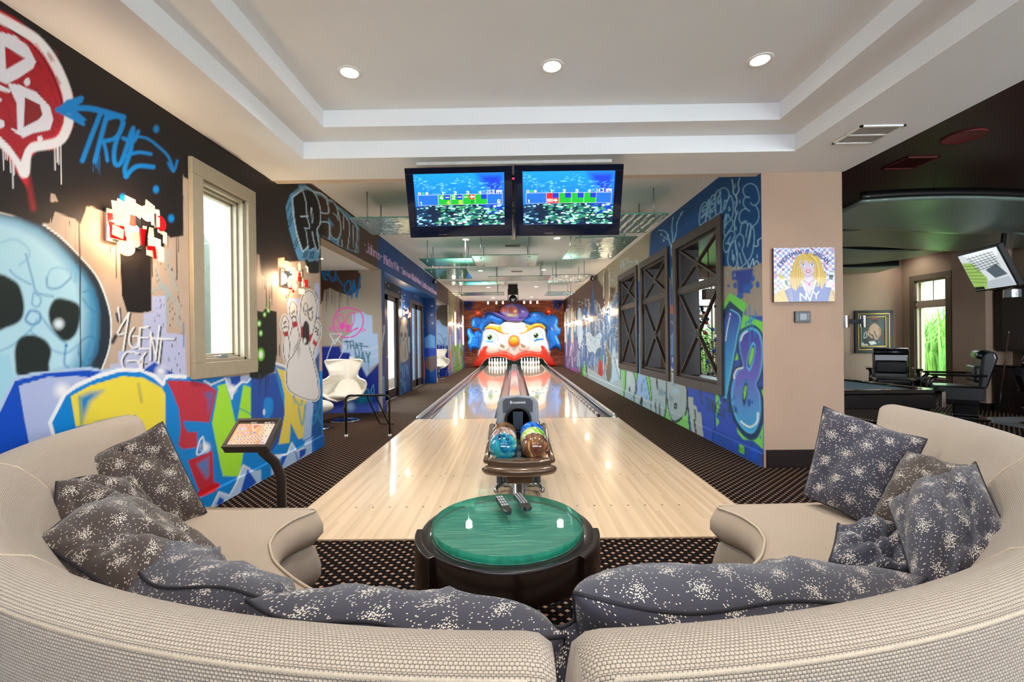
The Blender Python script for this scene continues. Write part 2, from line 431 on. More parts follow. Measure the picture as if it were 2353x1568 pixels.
# ---- left graffiti wall
w = Canvas(wall_grid(XL, 1.9, YE, 2.2, HL, 1))
TAUPE, BLK = '#bfa996', '#231f20'
w.col[:] = lin(TAUPE)
x, y = w.x, w.y
far = x > 735
w.col[far & (y < 700)] = lin('#4a3529'); w.col[(x > 873) & (x < 1003)] = lin('#0f4484'); w.col[(x > 1030)] = lin('#9a8c7c')
w.noise(.05, 26, 30)
w.view(0, 0, 2.6133)
w.fill([(-900, -900), (-900, 1150), (0, 1270), (120, 1310), (250, 1345), (300, 1340), (303, 1158), (330, 1165), (360, 1240), (400, 1290), (440, 1290), (470, 1340), (500, 1245), (545, 1240), (600, 1262), (740, 1300), (900, 1300), (905, 1480), (985, 1485), (990, 1395), (1020, 1420), (1060, 1410), (1098, 1410), (1100, 900), (1700, 1000), (1900, 1080), (1900, -900)], BLK)
w.view(0, 480, 2.7044)
w.fill([(300, -40), (318, 95), (340, 20), (460, 60), (500, 95), (535, 0), (520, -60)], BLK)
w.fill([(730, 40), (742, 230), (758, 540), (790, 645), (860, 650), (942, 636), (940, 240), (1020, 245), (1025, 150), (1060, 180), (1138, 168), (1140, -80), (720, -80)], BLK)
for xx, y0, y1 in ((405, 70, 190), (470, 90, 350), (432, 80, 110), (945, 240, 420), (985, 240, 320), (1045, 170, 250), (1098, 160, 430), (1106, 160, 270), (685, 230, 270), (722, 235, 430)): w.line([(xx, y0), (xx + 2, y1)], 4, '#2a211e', .8, sm=False)
w.fill([(945, 545), (1030, 540), (1035, 770), (1150, 785), (1160, 1045), (680, 1000), (684, 965), (735, 960), (732, 885), (800, 880), (890, 780), (892, 650), (945, 640)], '#bcc0e0', 2)
for p in ([(960, 350), (1000, 470), (1040, 530), (1100, 600), (1110, 720)], [(950, 510), (1020, 480), (1060, 540)], [(1035, 480), (1040, 700)], [(1060, 260), (1040, 330), (1095, 500)]): w.line(p, 14, '#7fbfd0', 8, .45)
w.line([(1140, 710), (1142, 860)], 8, '#3f7fc4', 2, .8)
for _ in range(90):
    a, b = random.uniform(950, 1130), random.uniform(330, 1000); w.line([(a, b), (a, b + random.uniform(4, 26))], 3, '#4a4648', .7, .8, sm=False)
# skull
w.fill([(-200, 10), (0, 30), (130, 55), (265, 95), (380, 180), (500, 300), (600, 420), (660, 560), (690, 700), (680, 860), (630, 1005), (300, 1120), (-200, 1400)], '#2b3540', 1.5, sm=False)
w.fill([(-200, 20), (0, 45), (130, 75), (240, 120), (330, 190), (430, 290), (520, 400), (580, 500), (612, 640), (610, 800), (580, 920), (540, 1005), (200, 1150), (-200, 1600)], '#4d94bd', 16)
w.fill([(-200, 60), (0, 60), (110, 95), (220, 150), (330, 240), (420, 340), (500, 470), (530, 640), (520, 800), (480, 930), (440, 1000), (100, 1100), (-200, 1500)], '#b6e0ee', 34)
w.fill([(-200, 900), (60, 900), (90, 1050), (0, 1250), (-200, 1500)], '#a5d8ea', 6)
for p, c_, wd in [([(160, 280), (200, 430), (230, 520), (330, 545)], '#3f85bd', 10), ([(290, 430), (300, 490), (370, 490), (440, 430)], '#2f78b8', 10), ([(290, 430), (330, 370), (430, 380), (440, 430)], '#76b4d8', 8), ([(210, 520), (200, 590), (235, 610), (255, 560), (210, 520)], '#4b90c6', 9), ([(160, 680), (190, 635), (245, 650), (245, 700), (200, 720), (165, 700), (160, 680)], '#1f6fb8', 14), ([(255, 670), (340, 780), (400, 830)], '#4b90c6', 10), ([(0, 885), (90, 840), (200, 740), (230, 690)], '#6aaad2', 12), ([(190, 760), (300, 860), (400, 900), (480, 850)], '#76b4d8', 14), ([(10, 210), (90, 190), (170, 240), (180, 300), (120, 350)], '#86c0dc', 12), ([(60, 380), (100, 420), (190, 470)], '#4b90c6', 9),
                 ([(515, 520), (560, 510), (605, 570), (600, 640), (560, 620), (515, 560)], '#2f78a8', 9), ([(490, 900), (500, 830), (560, 795), (605, 830), (600, 900), (550, 940)], '#2f78a8', 9), ([(490, 900), (520, 970), (590, 990)], '#2f78a8', 10), ([(410, 850), (400, 960), (425, 985)], '#2a7fc0', 12), ([(450, 360), (470, 400), (465, 450)], '#76b4d8', 14)]: w.line(p, wd, c_, 5, .75)
w.dot((412, 848), 9, '#1f6fb8', soft=3)
DK = '#27302f'
w.fill([(-60, 400), (0, 405), (60, 430), (120, 480), (150, 600), (130, 690), (50, 735), (-60, 740)], DK, 7, sm=True)
w.fill([(345, 560), (420, 565), (490, 600), (498, 680), (470, 780), (405, 824), (345, 775), (308, 700), (305, 625)], DK, 7, sm=True)
w.fill([(130, 800), (200, 785), (280, 815), (318, 880), (305, 960), (290, 1020), (120, 1040), (95, 960), (95, 860)], DK, 7, sm=True)
w.glow((365, 716), 45, '#dfeef5', .9)
w.line([(265, 95), (380, 180), (500, 300), (600, 420), (660, 560), (690, 700), (680, 860), (630, 1005)], 9, '#e4f1f6', 1.5)
w.line([(492, 90), (498, 400), (500, 800), (500, 1355)], 7, '#241c18', .8, sm=False); w.line([(470, 290), (475, 340)], 4, '#241c18', .8)
# agent tag
def shadowed(pts, wd, c_='#f2f2f4', sh='#20262c', dx=10, dy=4):
    w.line([(a + dx, b + dy) for a, b in pts], wd, sh, 2, .95); w.line(pts, wd, c_, 1.6)
for p in ([(735, 615), (742, 700)], [(800, 650), (730, 775), (770, 775)], [(800, 650), (765, 880)], [(830, 740), (805, 790), (810, 850), (850, 860), (860, 800), (825, 790)], [(870, 740), (865, 870)], [(870, 740), (920, 735)], [(868, 800), (920, 800)], [(868, 868), (930, 870)], [(935, 770), (935, 940)], [(935, 770), (970, 930)], [(990, 730), (965, 940)], [(1000, 820), (985, 960)], [(940, 805), (1080, 810)], [(860, 900), (790, 890), (755, 950), (790, 1010), (860, 1000), (860, 950), (790, 945)], [(905, 895), (860, 960), (900, 960)], [(885, 925), (868, 1180)], [(900, 1050), (980, 980)], [(940, 1040), (1000, 1020)]): shadowed(p, 11)
w.line([(725, 650), (735, 700)], 14, '#20262c', 2); w.line([(700, 830), (720, 790)], 22, '#20262c', 6)
# shield with letters and TRUE
w.view(0, 0, 2.6133)
w.fill([(-400, 60), (0, 60), (90, 110), (200, 190), (300, 300), (380, 440), (436, 560), (440, 760), (400, 840), (330, 900), (230, 900), (180, 950), (165, 1130), (110, 1050), (0, 880), (-400, 900)], '#cf2233', 5)
w.line([(150, 950), (172, 1100), (200, 1250)], 22, '#b82432', 14, .8)
w.line([(-100, 60), (0, 110), (110, 170), (220, 240), (310, 350), (375, 480), (410, 600), (410, 740), (350, 850), (200, 885), (160, 930), (148, 1040), (120, 985), (60, 900), (-60, 800)], 58, '#f4f3f6', 4)
w.fill([(-400, 130), (0, 175), (110, 215), (215, 300), (300, 420), (350, 540), (383, 640), (380, 740), (320, 815), (190, 845), (150, 900), (125, 970), (60, 880), (0, 820), (-400, 800)], '#b01f2c', 3)
for _ in range(70):
    a = random.uniform(20, 340); b = random.uniform(240, 780); w.line([(a, b), (a + 22, b + 40)], 9, random.choice(['#5a1820', '#8e1c28', '#d8202c']), 4, .5)
w.line([(0, 150), (120, 215), (220, 300), (300, 420), (350, 540), (383, 660)], 7, '#2a1418', 2)
WH = '#eceaf4'
w.fill([(-400, 180), (0, 190), (90, 215), (170, 280), (216, 370), (200, 410), (110, 470), (40, 505), (-400, 300)], WH, 2)
w.fill([(30, 280), (150, 352), (36, 418)], '#b01f2c', 2)
w.fill([(45, 500), (120, 510), (220, 555), (300, 640), (320, 720), (300, 780), (200, 800), (140, 828), (70, 780), (68, 770), (105, 780), (100, 620)], WH, 2)
w.fill([(150, 585), (240, 630), (256, 690), (230, 720), (142, 765)], '#8e2028', 2)
w.dot((163, 493), 19, WH, 24); w.dot((240, 832), 17, WH); w.line([(-60, 505), (50, 545)], 26, WH, 2); w.line([(-60, 590), (0, 600)], 20, WH, 2); w.dot((0, 745), 28, WH, 26)
for xx, y0, y1 in ((18, 890, 1020), (42, 900, 960), (62, 950, 1040), (75, 950, 1130), (84, 960, 1050), (328, 860, 1020), (342, 860, 975), (350, 860, 985), (364, 850, 1110), (30, 900, 960)): w.line([(xx, y0), (xx + 3, y1)], 6, '#f0f0f2', .9, sm=False)
BL = '#0b86d6'
w.fill([(345, 660), (400, 600), (485, 580), (500, 610), (440, 650), (520, 720), (490, 740), (420, 690)], BL, 4)
for p, wd in [([(345, 660), (490, 590)], 26), ([(345, 660), (500, 745)], 22), ([(370, 655), (520, 650), (620, 670), (740, 705)], 34), ([(600, 690), (545, 830), (495, 965)], 28), ([(640, 700), (600, 850), (570, 970)], 28), ([(640, 715), (720, 700), (735, 760), (690, 830), (610, 850)], 24), ([(620, 850), (635, 900), (645, 965)], 20), ([(740, 740), (690, 880), (690, 980), (730, 970), (790, 790)], 26), ([(800, 770), (785, 900), (750, 1010), (760, 1060)], 26), ([(740, 830), (800, 850), (830, 790)], 22), ([(790, 820), (880, 830), (950, 880), (1010, 940), (1040, 1020)], 14), ([(1010, 980), (1042, 1030), (1065, 965)], 12), ([(760, 935), (830, 915), (905, 925)], 20), ([(755, 1060), (820, 1000), (920, 1003)], 26)]: w.line(p, wd, BL, 4)
for xx, y1 in ((562, 1030), (575, 1010), (586, 1020), (597, 1045)): w.line([(xx, 940), (xx, y1)], 4, BL, 1, sm=False)
for p in ((938, 775), (1128, 860), (737, 1188), (937, 1138), (1028, 1312), (905, 1300)): w.dot(p, 17, BL, 22, soft=5)
# lower lettering
w.view(0, 480, 2.7044)
w.fill([(-300, 1230), (0, 1210), (90, 1045), (200, 1020), (420, 995), (560, 985), (640, 1000), (740, 985), (1160, 1030), (1250, 1700), (-300, 1900)], '#b4cdea', 2)
w.fill([(-300, 1400), (0, 1265), (95, 1068), (300, 1020), (520, 1002), (630, 1012), (560, 1050), (300, 1045), (118, 1100), (150, 1300), (178, 1440), (200, 1700), (-300, 1700)], '#1450c4', 2)
w.fill([(118, 1100), (300, 1048), (480, 1040), (560, 1050), (400, 1150), (310, 1330), (330, 1395), (360, 1700), (200, 1700), (178, 1440)], '#b2bfe6', 2)
w.glow((385, 1130), 70, '#f2f4fb', .8)
w.fill([(330, 1395), (312, 1330), (405, 1155), (590, 1060), (740, 1010), (900, 1018), (1020, 1100), (1040, 1040), (1160, 1040), (1300, 1100), (1300, 1800), (340, 1800)], '#0a86d8', 1.5)
w.line([(330, 1400), (310, 1330), (400, 1155), (480, 1095), (590, 1048), (740, 1002), (880, 1003), (960, 1040), (1012, 1090), (1040, 1040), (1150, 1045)], 24, '#f3f5f8', 2, sm=False)
w.fill([(890, 1005), (960, 955), (1085, 1025), (1000, 1035)], '#1d4fb4', 2); w.glow((1000, 1010), 50, '#e8ecf6', .8)
w.fill([(440, 1165), (560, 1100), (760, 1040), (890, 1050), (1010, 1115), (1060, 1190), (1085, 1250), (1100, 1430), (1100, 1700), (890, 1700), (892, 1400), (880, 1320), (845, 1285), (780, 1285), (600, 1325), (500, 1352), (470, 1352)], '#f0dc48', 2)
w.fill([(490, 1170), (560, 1140), (640, 1130), (560, 1200), (510, 1330)], '#1c84c4', 14, .9); w.line([(495, 1170), (505, 1340)], 10, '#3f9a4a', 4, .7); w.line([(860, 1090), (880, 1200)], 12, '#7a7a60', 8, .6)
w.view(380, 830, 4.479)
w.fill([(0, 190), (880, 150), (1640, 100), (1640, 900), (1000, 1260), (300, 1568), (0, 1568)], '#0a86d8', 2)
w.line([(-20, 285), (60, 430), (105, 600), (110, 760), (130, 900)], 22, '#0a86d8', 2)
RED = '#c03648'
w.fill([(15, 205), (140, 200), (330, 215), (430, 240), (530, 305), (495, 460), (450, 632), (300, 622), (188, 615), (200, 680), (236, 735), (328, 728), (326, 888), (180, 908), (135, 870), (160, 700), (140, 500), (80, 340)], RED, 1.5)
w.fill([(190, 616), (450, 634), (440, 760), (328, 820), (328, 728), (240, 732)], '#0a86d8', 1.2); w.fill([(470, 310), (400, 330), (440, 400), (440, 540), (480, 440), (490, 330)], '#4a6cb0', 10, .8)
w.line([(195, 640), (210, 690)], 12, '#3a78c0', 6)
w.fill([(230, 1025), (400, 960), (484, 920), (500, 1255), (532, 1262), (530, 1335), (385, 1400), (330, 1300)], '#c02c3c', 1.5); w.fill([(320, 1060), (450, 980), (450, 1180), (420, 1220)], '#5a80c0', 8, .8)
w.line([(360, 1370), (530, 1280)], 60, '#cc1626', 2)
w.line([(385, 780), (350, 830), (325, 960), (400, 930), (405, 860), (385, 780)], 14, '#f1f3f6', 2); w.glow((410, 890), 70, '#f2f6fb', .9); w.fill([(375, 820), (360, 920), (390, 910)], '#6a8fcc', 2)
w.fill([(610, 180), (880, 140), (885, 180), (800, 210), (720, 300), (685, 400), (640, 260)], '#b4c8ea', 2); w.fill([(665, 170), (775, 150), (770, 210), (700, 270), (680, 240)], '#1d4fb4', 1.5)
w.line([(400, 205), (470, 245), (620, 180), (650, 280), (683, 390), (700, 300), (790, 215), (840, 220), (885, 175)], 17, '#f3f5f8', 2, sm=False); w.glow((690, 290), 60, '#f5f7fb', .8)
GRN = '#a6e63c'
w.fill([(530, 258), (620, 232), (665, 380), (715, 600), (725, 640), (600, 1180), (570, 1100), (545, 960), (480, 640), (545, 290)], GRN, 2)
w.fill([(803, 245), (1000, 315), (930, 585), (800, 960), (765, 1190), (590, 1185), (580, 1100), (745, 590)], GRN, 2)
w.fill([(925, 330), (975, 330), (960, 420), (930, 520), (900, 480), (940, 400)], '#4aa6a0', 8, .8); w.line([(765, 490), (850, 530), (925, 585)], 12, '#0a9aa8', 2)
w.line([(700, 520), (740, 640), (900, 800)], 10, '#0a9aa8', 5, .5)
w.fill([(1120, 120), (1180, 180), (1215, 300), (1235, 450), (1220, 640), (1170, 820), (1100, 930), (1010, 970), (920, 930), (880, 900), (880, 170), (1000, 150)], '#2450a8', 3, sm=False)
w.fill([(1010, 500), (1020, 400), (1060, 375), (1105, 400), (1105, 520), (1060, 590), (1015, 580)], '#0e86dc', 3, sm=True); w.dot((1016, 525), 11, '#e4ecf6', 34)
w.line([(1145, 90), (1185, 200), (1222, 330), (1235, 460), (1222, 640), (1175, 830), (1110, 930)], 16, '#0a86d8', 2)
w.fill([(1120, 60), (1300, 90), (1360, 40), (1480, 120), (1475, 560), (1430, 830), (1180, 880), (1240, 560)], '#0a86d8', 1.5)
w.fill([(1143, 72), (1282, 112), (1305, 300), (1328, 450), (1335, 90), (1465, 130), (1455, 340), (1440, 560), (1425, 790), (1370, 806), (1290, 640), (1280, 842), (1165, 858), (1225, 560), (1228, 360), (1190, 190)], '#e6d05a', 1.5)
w.line([(1330, 240), (1455, 292)], 10, '#0a86d8', 1.5); w.fill([(1420, 160), (1455, 160), (1445, 220), (1400, 220)], '#6a9aa8', 6, .8)
w.line([(1335, 400), (1390, 460), (1420, 370), (1455, 370)], 12, '#1fa0c4', 3); w.line([(1370, 480), (1410, 660), (1440, 450)], 14, '#1fa0c4', 3)
w.line([(1130, 20), (1220, 50), (1300, 90), (1340, 60), (1480, 110)], 20, '#eef2f8', 2, sm=False)
w.line([(1130, 45), (1215, 78), (1292, 125), (1345, 85), (1470, 130)], 12, '#0a86d8', 2, sm=False)
w.fill([(1475, 210), (1545, 270), (1520, 500), (1500, 780), (1415, 820), (1440, 560)], '#a9c2ea', 1.5); w.fill([(1540, 270), (1600, 250), (1610, 780), (1500, 790)], '#0d559c', 2)
for p in ([(1560, 0), (1545, 250), (1590, 420), (1530, 640), (1500, 600), (1560, 540), (1600, 640)], [(1570, 300), (1540, 500)]): w.line(p, 9, '#2aa8d0', 4, .8)
# mountains along the bottom
w.fill([(480, 1568), (550, 1340), (660, 1385), (735, 1250), (800, 1065), (870, 1110), (920, 1130), (985, 1120), (985, 1300), (700, 1568)], '#b2cdee', 2)
w.fill([(520, 1480), (560, 1400), (600, 1420), (600, 1500)], '#1652ba', 2); w.fill([(845, 1110), (780, 1330), (760, 1390), (940, 1250)], '#1652ba', 2)
w.fill([(1090, 1020), (1130, 968), (1255, 960), (1300, 835), (1350, 930), (1425, 890), (1440, 820), (1520, 780), (1515, 1000), (1090, 1200)], '#b2cdee', 2); w.fill([(1200, 980), (1255, 970), (1190, 1120), (1150, 1120)], '#1763c8', 2); w.fill([(1380, 920), (1450, 900), (1440, 960), (1380, 1010)], '#1652ba', 2); w.line([(1340, 930), (1375, 1080)], 12, '#1763c8', 2)
w.line([(1510, 800), (1515, 960)], 10, '#1763c8', 1.5); w.fill([(1515, 790), (1640, 740), (1640, 900), (1540, 930)], '#0d62b4', 1.5)
w.line([(480, 1500), (550, 1350), (660, 1385), (730, 1260), (800, 1075), (870, 1110)], 14, '#eef3fa', 2, sm=False); w.line([(1095, 1040), (1130, 970), (1255, 960), (1300, 842), (1350, 928), (1420, 890)], 14, '#eef3fa', 2, sm=False)
# night city with green lights, bowling-pin heads, FRESH
w.view(380, 330, 2.6133)
w.fill([(505, 820), (522, 818), (540, 920), (545, 1005), (585, 1012), (600, 990), (640, 1005), (668, 1010), (672, 1250), (655, 1372), (610, 1390), (575, 1420), (505, 1405)], '#1d221a', 1.2)
for p, r_, q in [((628, 942), 8, 10), ((608, 968), 7, 10), ((619, 1002), 10, 14), ((596, 1028), 9, 14), ((541, 1055), 12, 18), ((563, 1082), 12, 18), ((540, 1138), 13, 20), ((573, 1140), 11, 17), ((532, 1208), 14, 28), ((573, 1268), 22, 38), ((537, 1330), 20, 40)]:
    w.dot(p, r_, '#6fc83a', q, soft=3); w.dot(p, r_ * .5, '#f0f8e8', q * .6, soft=2)
w.drips(560, 620, 1390, 1520, 9, 5, '#2a3a50')
w.fill([(40, -60), (330, -40), (640, 228), (540, 420), (505, 700), (480, 400), (110, 200)], BLK, 1.5)
w.fill([(505, 200), (640, 228), (860, 232), (930, 280), (930, 690), (720, 715), (680, 690), (678, 820), (620, 825), (575, 790), (563, 668), (518, 655)], '#2a2322', 3)
w.fill([(678, 690), (714, 685), (718, 720), (700, 740), (680, 745)], '#caa483', 2)
w.fill([(835, 700), (925, 700), (925, 775), (900, 785), (870, 788), (852, 745)], BLK, 1.5)
w.drips(520, 565, 655, 900, 8, 3, '#3a302b'); w.drips(575, 640, 815, 1000, 12, 3.5, '#3a302b')
w.fill([(720, 850), (925, 835), (925, 1290), (760, 1300)], '#b8c4ea', 2); w.fill([(740, 780), (925, 780), (925, 840), (895, 840), (895, 930), (730, 930)], '#bfa996', 2)
w.fill([(925, 1250), (925, 1560), (880, 1560), (900, 1300)], '#0d559c', 2)
def pin(pts, band=None, wl=9, bl=6):
    w.line(pts, wl + 12, '#f4f4f4', 1.2, closed=True); w.line(pts, wl, '#1c1c1e', 1.2, closed=True); w.fill(pts, '#e4e2e2', 1, sm=True)
    if band: w.fill(band, '#b03038', 1)
pin([(760, 950), (790, 985), (785, 1060), (802, 1160), (780, 1220), (750, 1280), (742, 1200), (765, 1080), (745, 1010)], [(762, 1075), (790, 1065), (794, 1095), (768, 1110)])
pin([(713, 1035), (740, 1075), (735, 1140), (745, 1210), (735, 1320), (712, 1260), (712, 1150), (698, 1090)], [(710, 1135), (735, 1125), (739, 1155), (714, 1162)])
pin([(905, 1072), (928, 1100), (925, 1160), (895, 1230), (880, 1300), (870, 1200), (890, 1130)], [(890, 1175), (912, 1200), (905, 1225), (884, 1200)])
pin([(862, 885), (900, 930), (905, 1030), (880, 1150), (862, 1210), (885, 1300), (915, 1440), (900, 1540), (745, 1480), (735, 1330), (770, 1270), (815, 1170), (812, 1040), (822, 930)])
w.fill([(812, 1100), (830, 1100), (830, 1170), (814, 1165)], '#b03038', 1); w.fill([(866, 1150), (884, 1140), (876, 1180), (864, 1200)], '#b03038', 1)
w.fill([(840, 1065), (862, 1090), (866, 1150), (860, 1200), (840, 1210), (825, 1185), (822, 1120)], '#2a2526', 1.5, sm=True); w.dot((838, 1185), 7, '#eeeeee', 18)
w.dot((843, 995), 14, '#1c1c1e', 38); w.dot((843, 995), 10, '#ececec', 33); w.dot((843, 1008), 4, '#1c1c1e', 8); w.dot((872, 1030), 14, '#1c1c1e', 36); w.dot((872, 1030), 10, '#ececec', 31); w.dot((868, 1052), 4, '#1c1c1e', 8); w.line([(862, 1000), (882, 985)], 8, '#1c1c1e', 1)
for p in ((762, 1020), (773, 1010), (712, 1080), (722, 1072), (905, 1110), (917, 1120)): w.dot(p, 5, '#1c1c1e', 8)
for p in ([(762, 1048), (772, 1036), (782, 1046)], [(712, 1108), (720, 1098), (730, 1104)], [(900, 1130), (912, 1132), (916, 1155)]): w.line(p, 7, '#1c1c1e', 1)
w.fill([(790, 1240), (800, 1180), (812, 1240), (800, 1290)], '#8a8686', 6, .5)
for p in ([(735, 950), (738, 910), (752, 885)], [(728, 930), (728, 905)], [(835, 862), (850, 855), (870, 865)], [(900, 890), (915, 930)], [(905, 1060), (915, 1045), (928, 1055)], [(683, 1210), (688, 1280)]): w.line(p, 5, '#2a2426', 1)
w.view(600, 380, 6.535)
LB, DB = '#c4dcf2', '#5e9fce'
w.fill([(370, 620), (440, 430), (560, 340), (560, 290), (660, 290), (780, 370), (860, 400), (980, 480), (1100, 570), (1190, 640), (1300, 720), (1420, 830), (1480, 960), (1460, 1320), (1290, 1260), (1150, 1200), (1030, 1120), (880, 1040), (875, 1250), (880, 1340), (840, 1460), (800, 1380), (790, 1440), (710, 1450), (700, 1400), (640, 1435), (560, 1420), (500, 1250), (420, 960), (385, 760)], DB, 1.3)
w.fill([(470, 460), (570, 390), (620, 380), (690, 370), (780, 400), (850, 500), (890, 650), (893, 800), (880, 890), (840, 975), (860, 1100), (880, 1220), (850, 1300), (810, 1240), (735, 1280), (700, 1200), (640, 1285), (600, 1250), (530, 1020), (490, 780)], '#161415', 1)
w.fill([(830, 450), (900, 460), (980, 520), (1020, 720), (1000, 860), (1030, 900), (1020, 1110), (930, 1060), (870, 1050), (850, 980), (895, 880)], '#45301f', 1.2); w.fill([(850, 460), (905, 520), (900, 700), (930, 900), (975, 1060), (880, 1040), (850, 980), (893, 860), (880, 620)], '#161415', 1.2)
w.fill([(1010, 560), (1080, 560), (1150, 680), (1200, 900), (1190, 1060), (1150, 1110), (1080, 1090), (1030, 1020), (1030, 880), (1090, 930), (1080, 880), (1020, 790)], '#4a3326', 1.2)
w.fill([(1150, 650), (1240, 740), (1300, 840), (1330, 1000), (1290, 1260), (1160, 1190), (1200, 1050)], '#4a3326', 1.2); w.fill([(1310, 800), (1420, 900), (1470, 1000), (1450, 1300), (1300, 1250)], '#4a3326', 1.2)
for p, wd in [([(480, 470), (600, 380), (620, 370)], 26), ([(470, 480), (490, 760), (540, 1040), (620, 1280), (650, 1280), (705, 1220)], 22), ([(620, 370), (670, 540), (690, 760), (730, 930), (700, 950), (650, 940)], 14), ([(600, 770), (700, 765)], 24), ([(670, 960), (710, 1230)], 12), ([(590, 340), (700, 340), (800, 420), (860, 540), (892, 700), (885, 880), (840, 975), (870, 1180), (880, 1240), (850, 1300), (790, 1130), (770, 1000)], 16), ([(760, 640), (775, 760), (770, 870), (750, 720), (750, 640)], 10), ([(800, 1240), (735, 1280)], 14), ([(790, 400), (890, 420), (980, 490)], 26), ([(980, 500), (1015, 710), (900, 712)], 20), ([(915, 850), (1025, 880), (1020, 1110)], 20), ([(1000, 530), (1060, 530), (1140, 640), (1190, 860), (1195, 1000), (1150, 1110), (1070, 1080), (1030, 1000)], 14), ([(1080, 720), (1130, 760), (1160, 830)], 12), ([(1140, 650), (1160, 800)], 12), ([(1240, 760), (1240, 960)], 10), ([(1150, 1090), (1155, 1200)], 10), ([(1215, 1120), (1215, 1220)], 10), ([(1140, 620), (1240, 740), (1330, 900), (1300, 1250)], 12), ([(1330, 800), (1440, 960), (1420, 1300)], 12), ([(1385, 900), (1380, 1240)], 9)]: w.line(p, wd, LB, 1.1)
for a, b in [((395, 690), (440, 560)), ((410, 860), (455, 720)), ((425, 920), (470, 790)), ((495, 1200), (540, 1100)), ((510, 1260), (555, 1140))] + [((630 + 24 * i, 1390), (655 + 24 * i, 1290)) for i in range(3)] + [((725 + 24 * i, 1400), (745 + 24 * i, 1300)) for i in range(3)]: w.line([a, b], 13, '#14181c', .8, sm=False)
# far part of the wall: family names over the alcoves, dripping colours
w.view(700, 400, 2.529)
w.fill([(425, 375), (770, 640), (770, 730), (466, 580), (466, 2000), (420, 2000)], '#0f4484', 1)
w.fill([(428, 780), (450, 790), (455, 1000), (452, 1280), (425, 1250)], '#7e6a62', 1.5); w.fill([(425, 1030), (470, 1060), (470, 1400), (425, 1400)], '#2c3ba0', 3, .8); w.line([(440, 1060), (458, 940), (464, 880)], 6, '#b8cfe8', 1); w.line([(450, 1330), (445, 1230), (458, 1180), (462, 1300)], 5, '#5fb8e0', 1)
def nm(t, p0, p1, h0, h1): w.text(t, p0, p1, h0, h1, 4.2, '#c9a9d8', soft=.8, gap=.25)
w.dot((351, 412), 3.5, '#c9a9d8')
nm('Johnny', (357, 452), (447, 506), 62, 44); w.dot((453, 482), 3, '#c9a9d8'); nm('Michelle', (462, 520), (550, 566), 52, 36); w.dot((557, 546), 2.6, '#c9a9d8')
nm('Danica', (565, 578), (616, 606), 38, 28); nm('Madelyn', (624, 612), (676, 645), 32, 26); nm('Jackson', (682, 652), (732, 682), 34, 26); nm('Devon', (738, 688), (766, 702), 26, 22)
w.view(990, 660, 7.127)
w.fill([(95, -60), (190, -60), (285, 60), (285, 300), (100, 215)], '#463229', .8)
w.fill([(285, 60), (560, 260), (570, 1400), (290, 1500)], '#8d7f70', 1); w.fill([(465, 200), (515, 240), (520, 560), (465, 600)], '#241d20', 1)
w.fill([(285, 560), (570, 600), (575, 1320), (300, 1480)], '#4a5fa4', 4); w.fill([(300, 960), (540, 900), (545, 1330), (350, 1430)], '#5f8f34', 4)
for _ in range(160):
    a = random.uniform(285, 560); b = random.uniform(150, 1200); c_ = random.choice(['#6f6a72', '#7a9a38', '#c05a34', '#3d4a92', '#9fb0c8', '#5a7a30', '#8a5040']) if b > 550 else random.choice(['#a09080', '#6a2a2a', '#6f7a2a', '#50433c', '#c8beb0', '#38404a'])
    w.line([(a, b), (a + random.uniform(-6, 6), b + random.uniform(60, 300))], random.uniform(5, 16), c_, 1.2, .7, sm=False)
w.line([(345, 150), (350, 400), (340, 560)], 22, '#7a8a2a', 1.5, .9); w.line([(330, 960), (320, 1200), (370, 1420)], 9, '#e2603a', 1)
w.line([(560, 700), (560, 1320)], 22, '#3a3a98', 1.5)
w.view(0, 0, 1)
left_wall = w.done('wall_left', M_wall_paint, holefn(HL), kind='structure')
# rest of the left wall, out of frame beside and behind the camera, and its thickness
Wk = mat('dark_paint', '#2a2526', .6)
struct('wall_left_rear', MB().box(XL - .2, XL, YF, 1.9, 0, ZF), Wk)
mb = MB()
for a, b in ((1.9, 3.4), (4.2, 5.77), (8.44, 8.62), (14.21, 14.44), (16.94, 18.7), (19.4, 21.5), (22.35, YE)): mb.box(XL - .2, XL - .004, a, b, 0, ZF)
for a, b, z in ((3.4, 4.2, 2.69), (5.77, 8.44, ZH), (14.44, 16.94, ZH), (18.7, 19.4, 2.63), (21.5, 22.35, 2.63)): mb.box(XL - .2, XL - .004, a, b, z, ZF)
for a, b, z in ((3.4, 4.2, 1.19), (18.7, 19.4, 1.12), (21.5, 22.35, 1.12)): mb.box(XL - .2, XL - .004, a, b, 0, z)
struct('wall_left_core', mb, mat('header_soffit', '#b3a594', .8))
struct('wall_recess_header', MB().box(XL - .2, XL - .004, 8.62, 14.21, ZH, ZF), mat('recess_soffit', '#2a63a8', .35))

struct('wall_rear', MB().box(XL - .2, 3.43, YF - .15, YF, 0, 2.25).box(XL - .2, 3.43, YF - .15, YF, 2.95, 3.5).box(XL - .2, XL + .3, YF - .15, YF, 2.25, 2.95).box(3.1, 3.43, YF - .15, YF, 2.25, 2.95), M_tan)  # unseen rear wall, its high opening sized to limit daylight on the sofa back
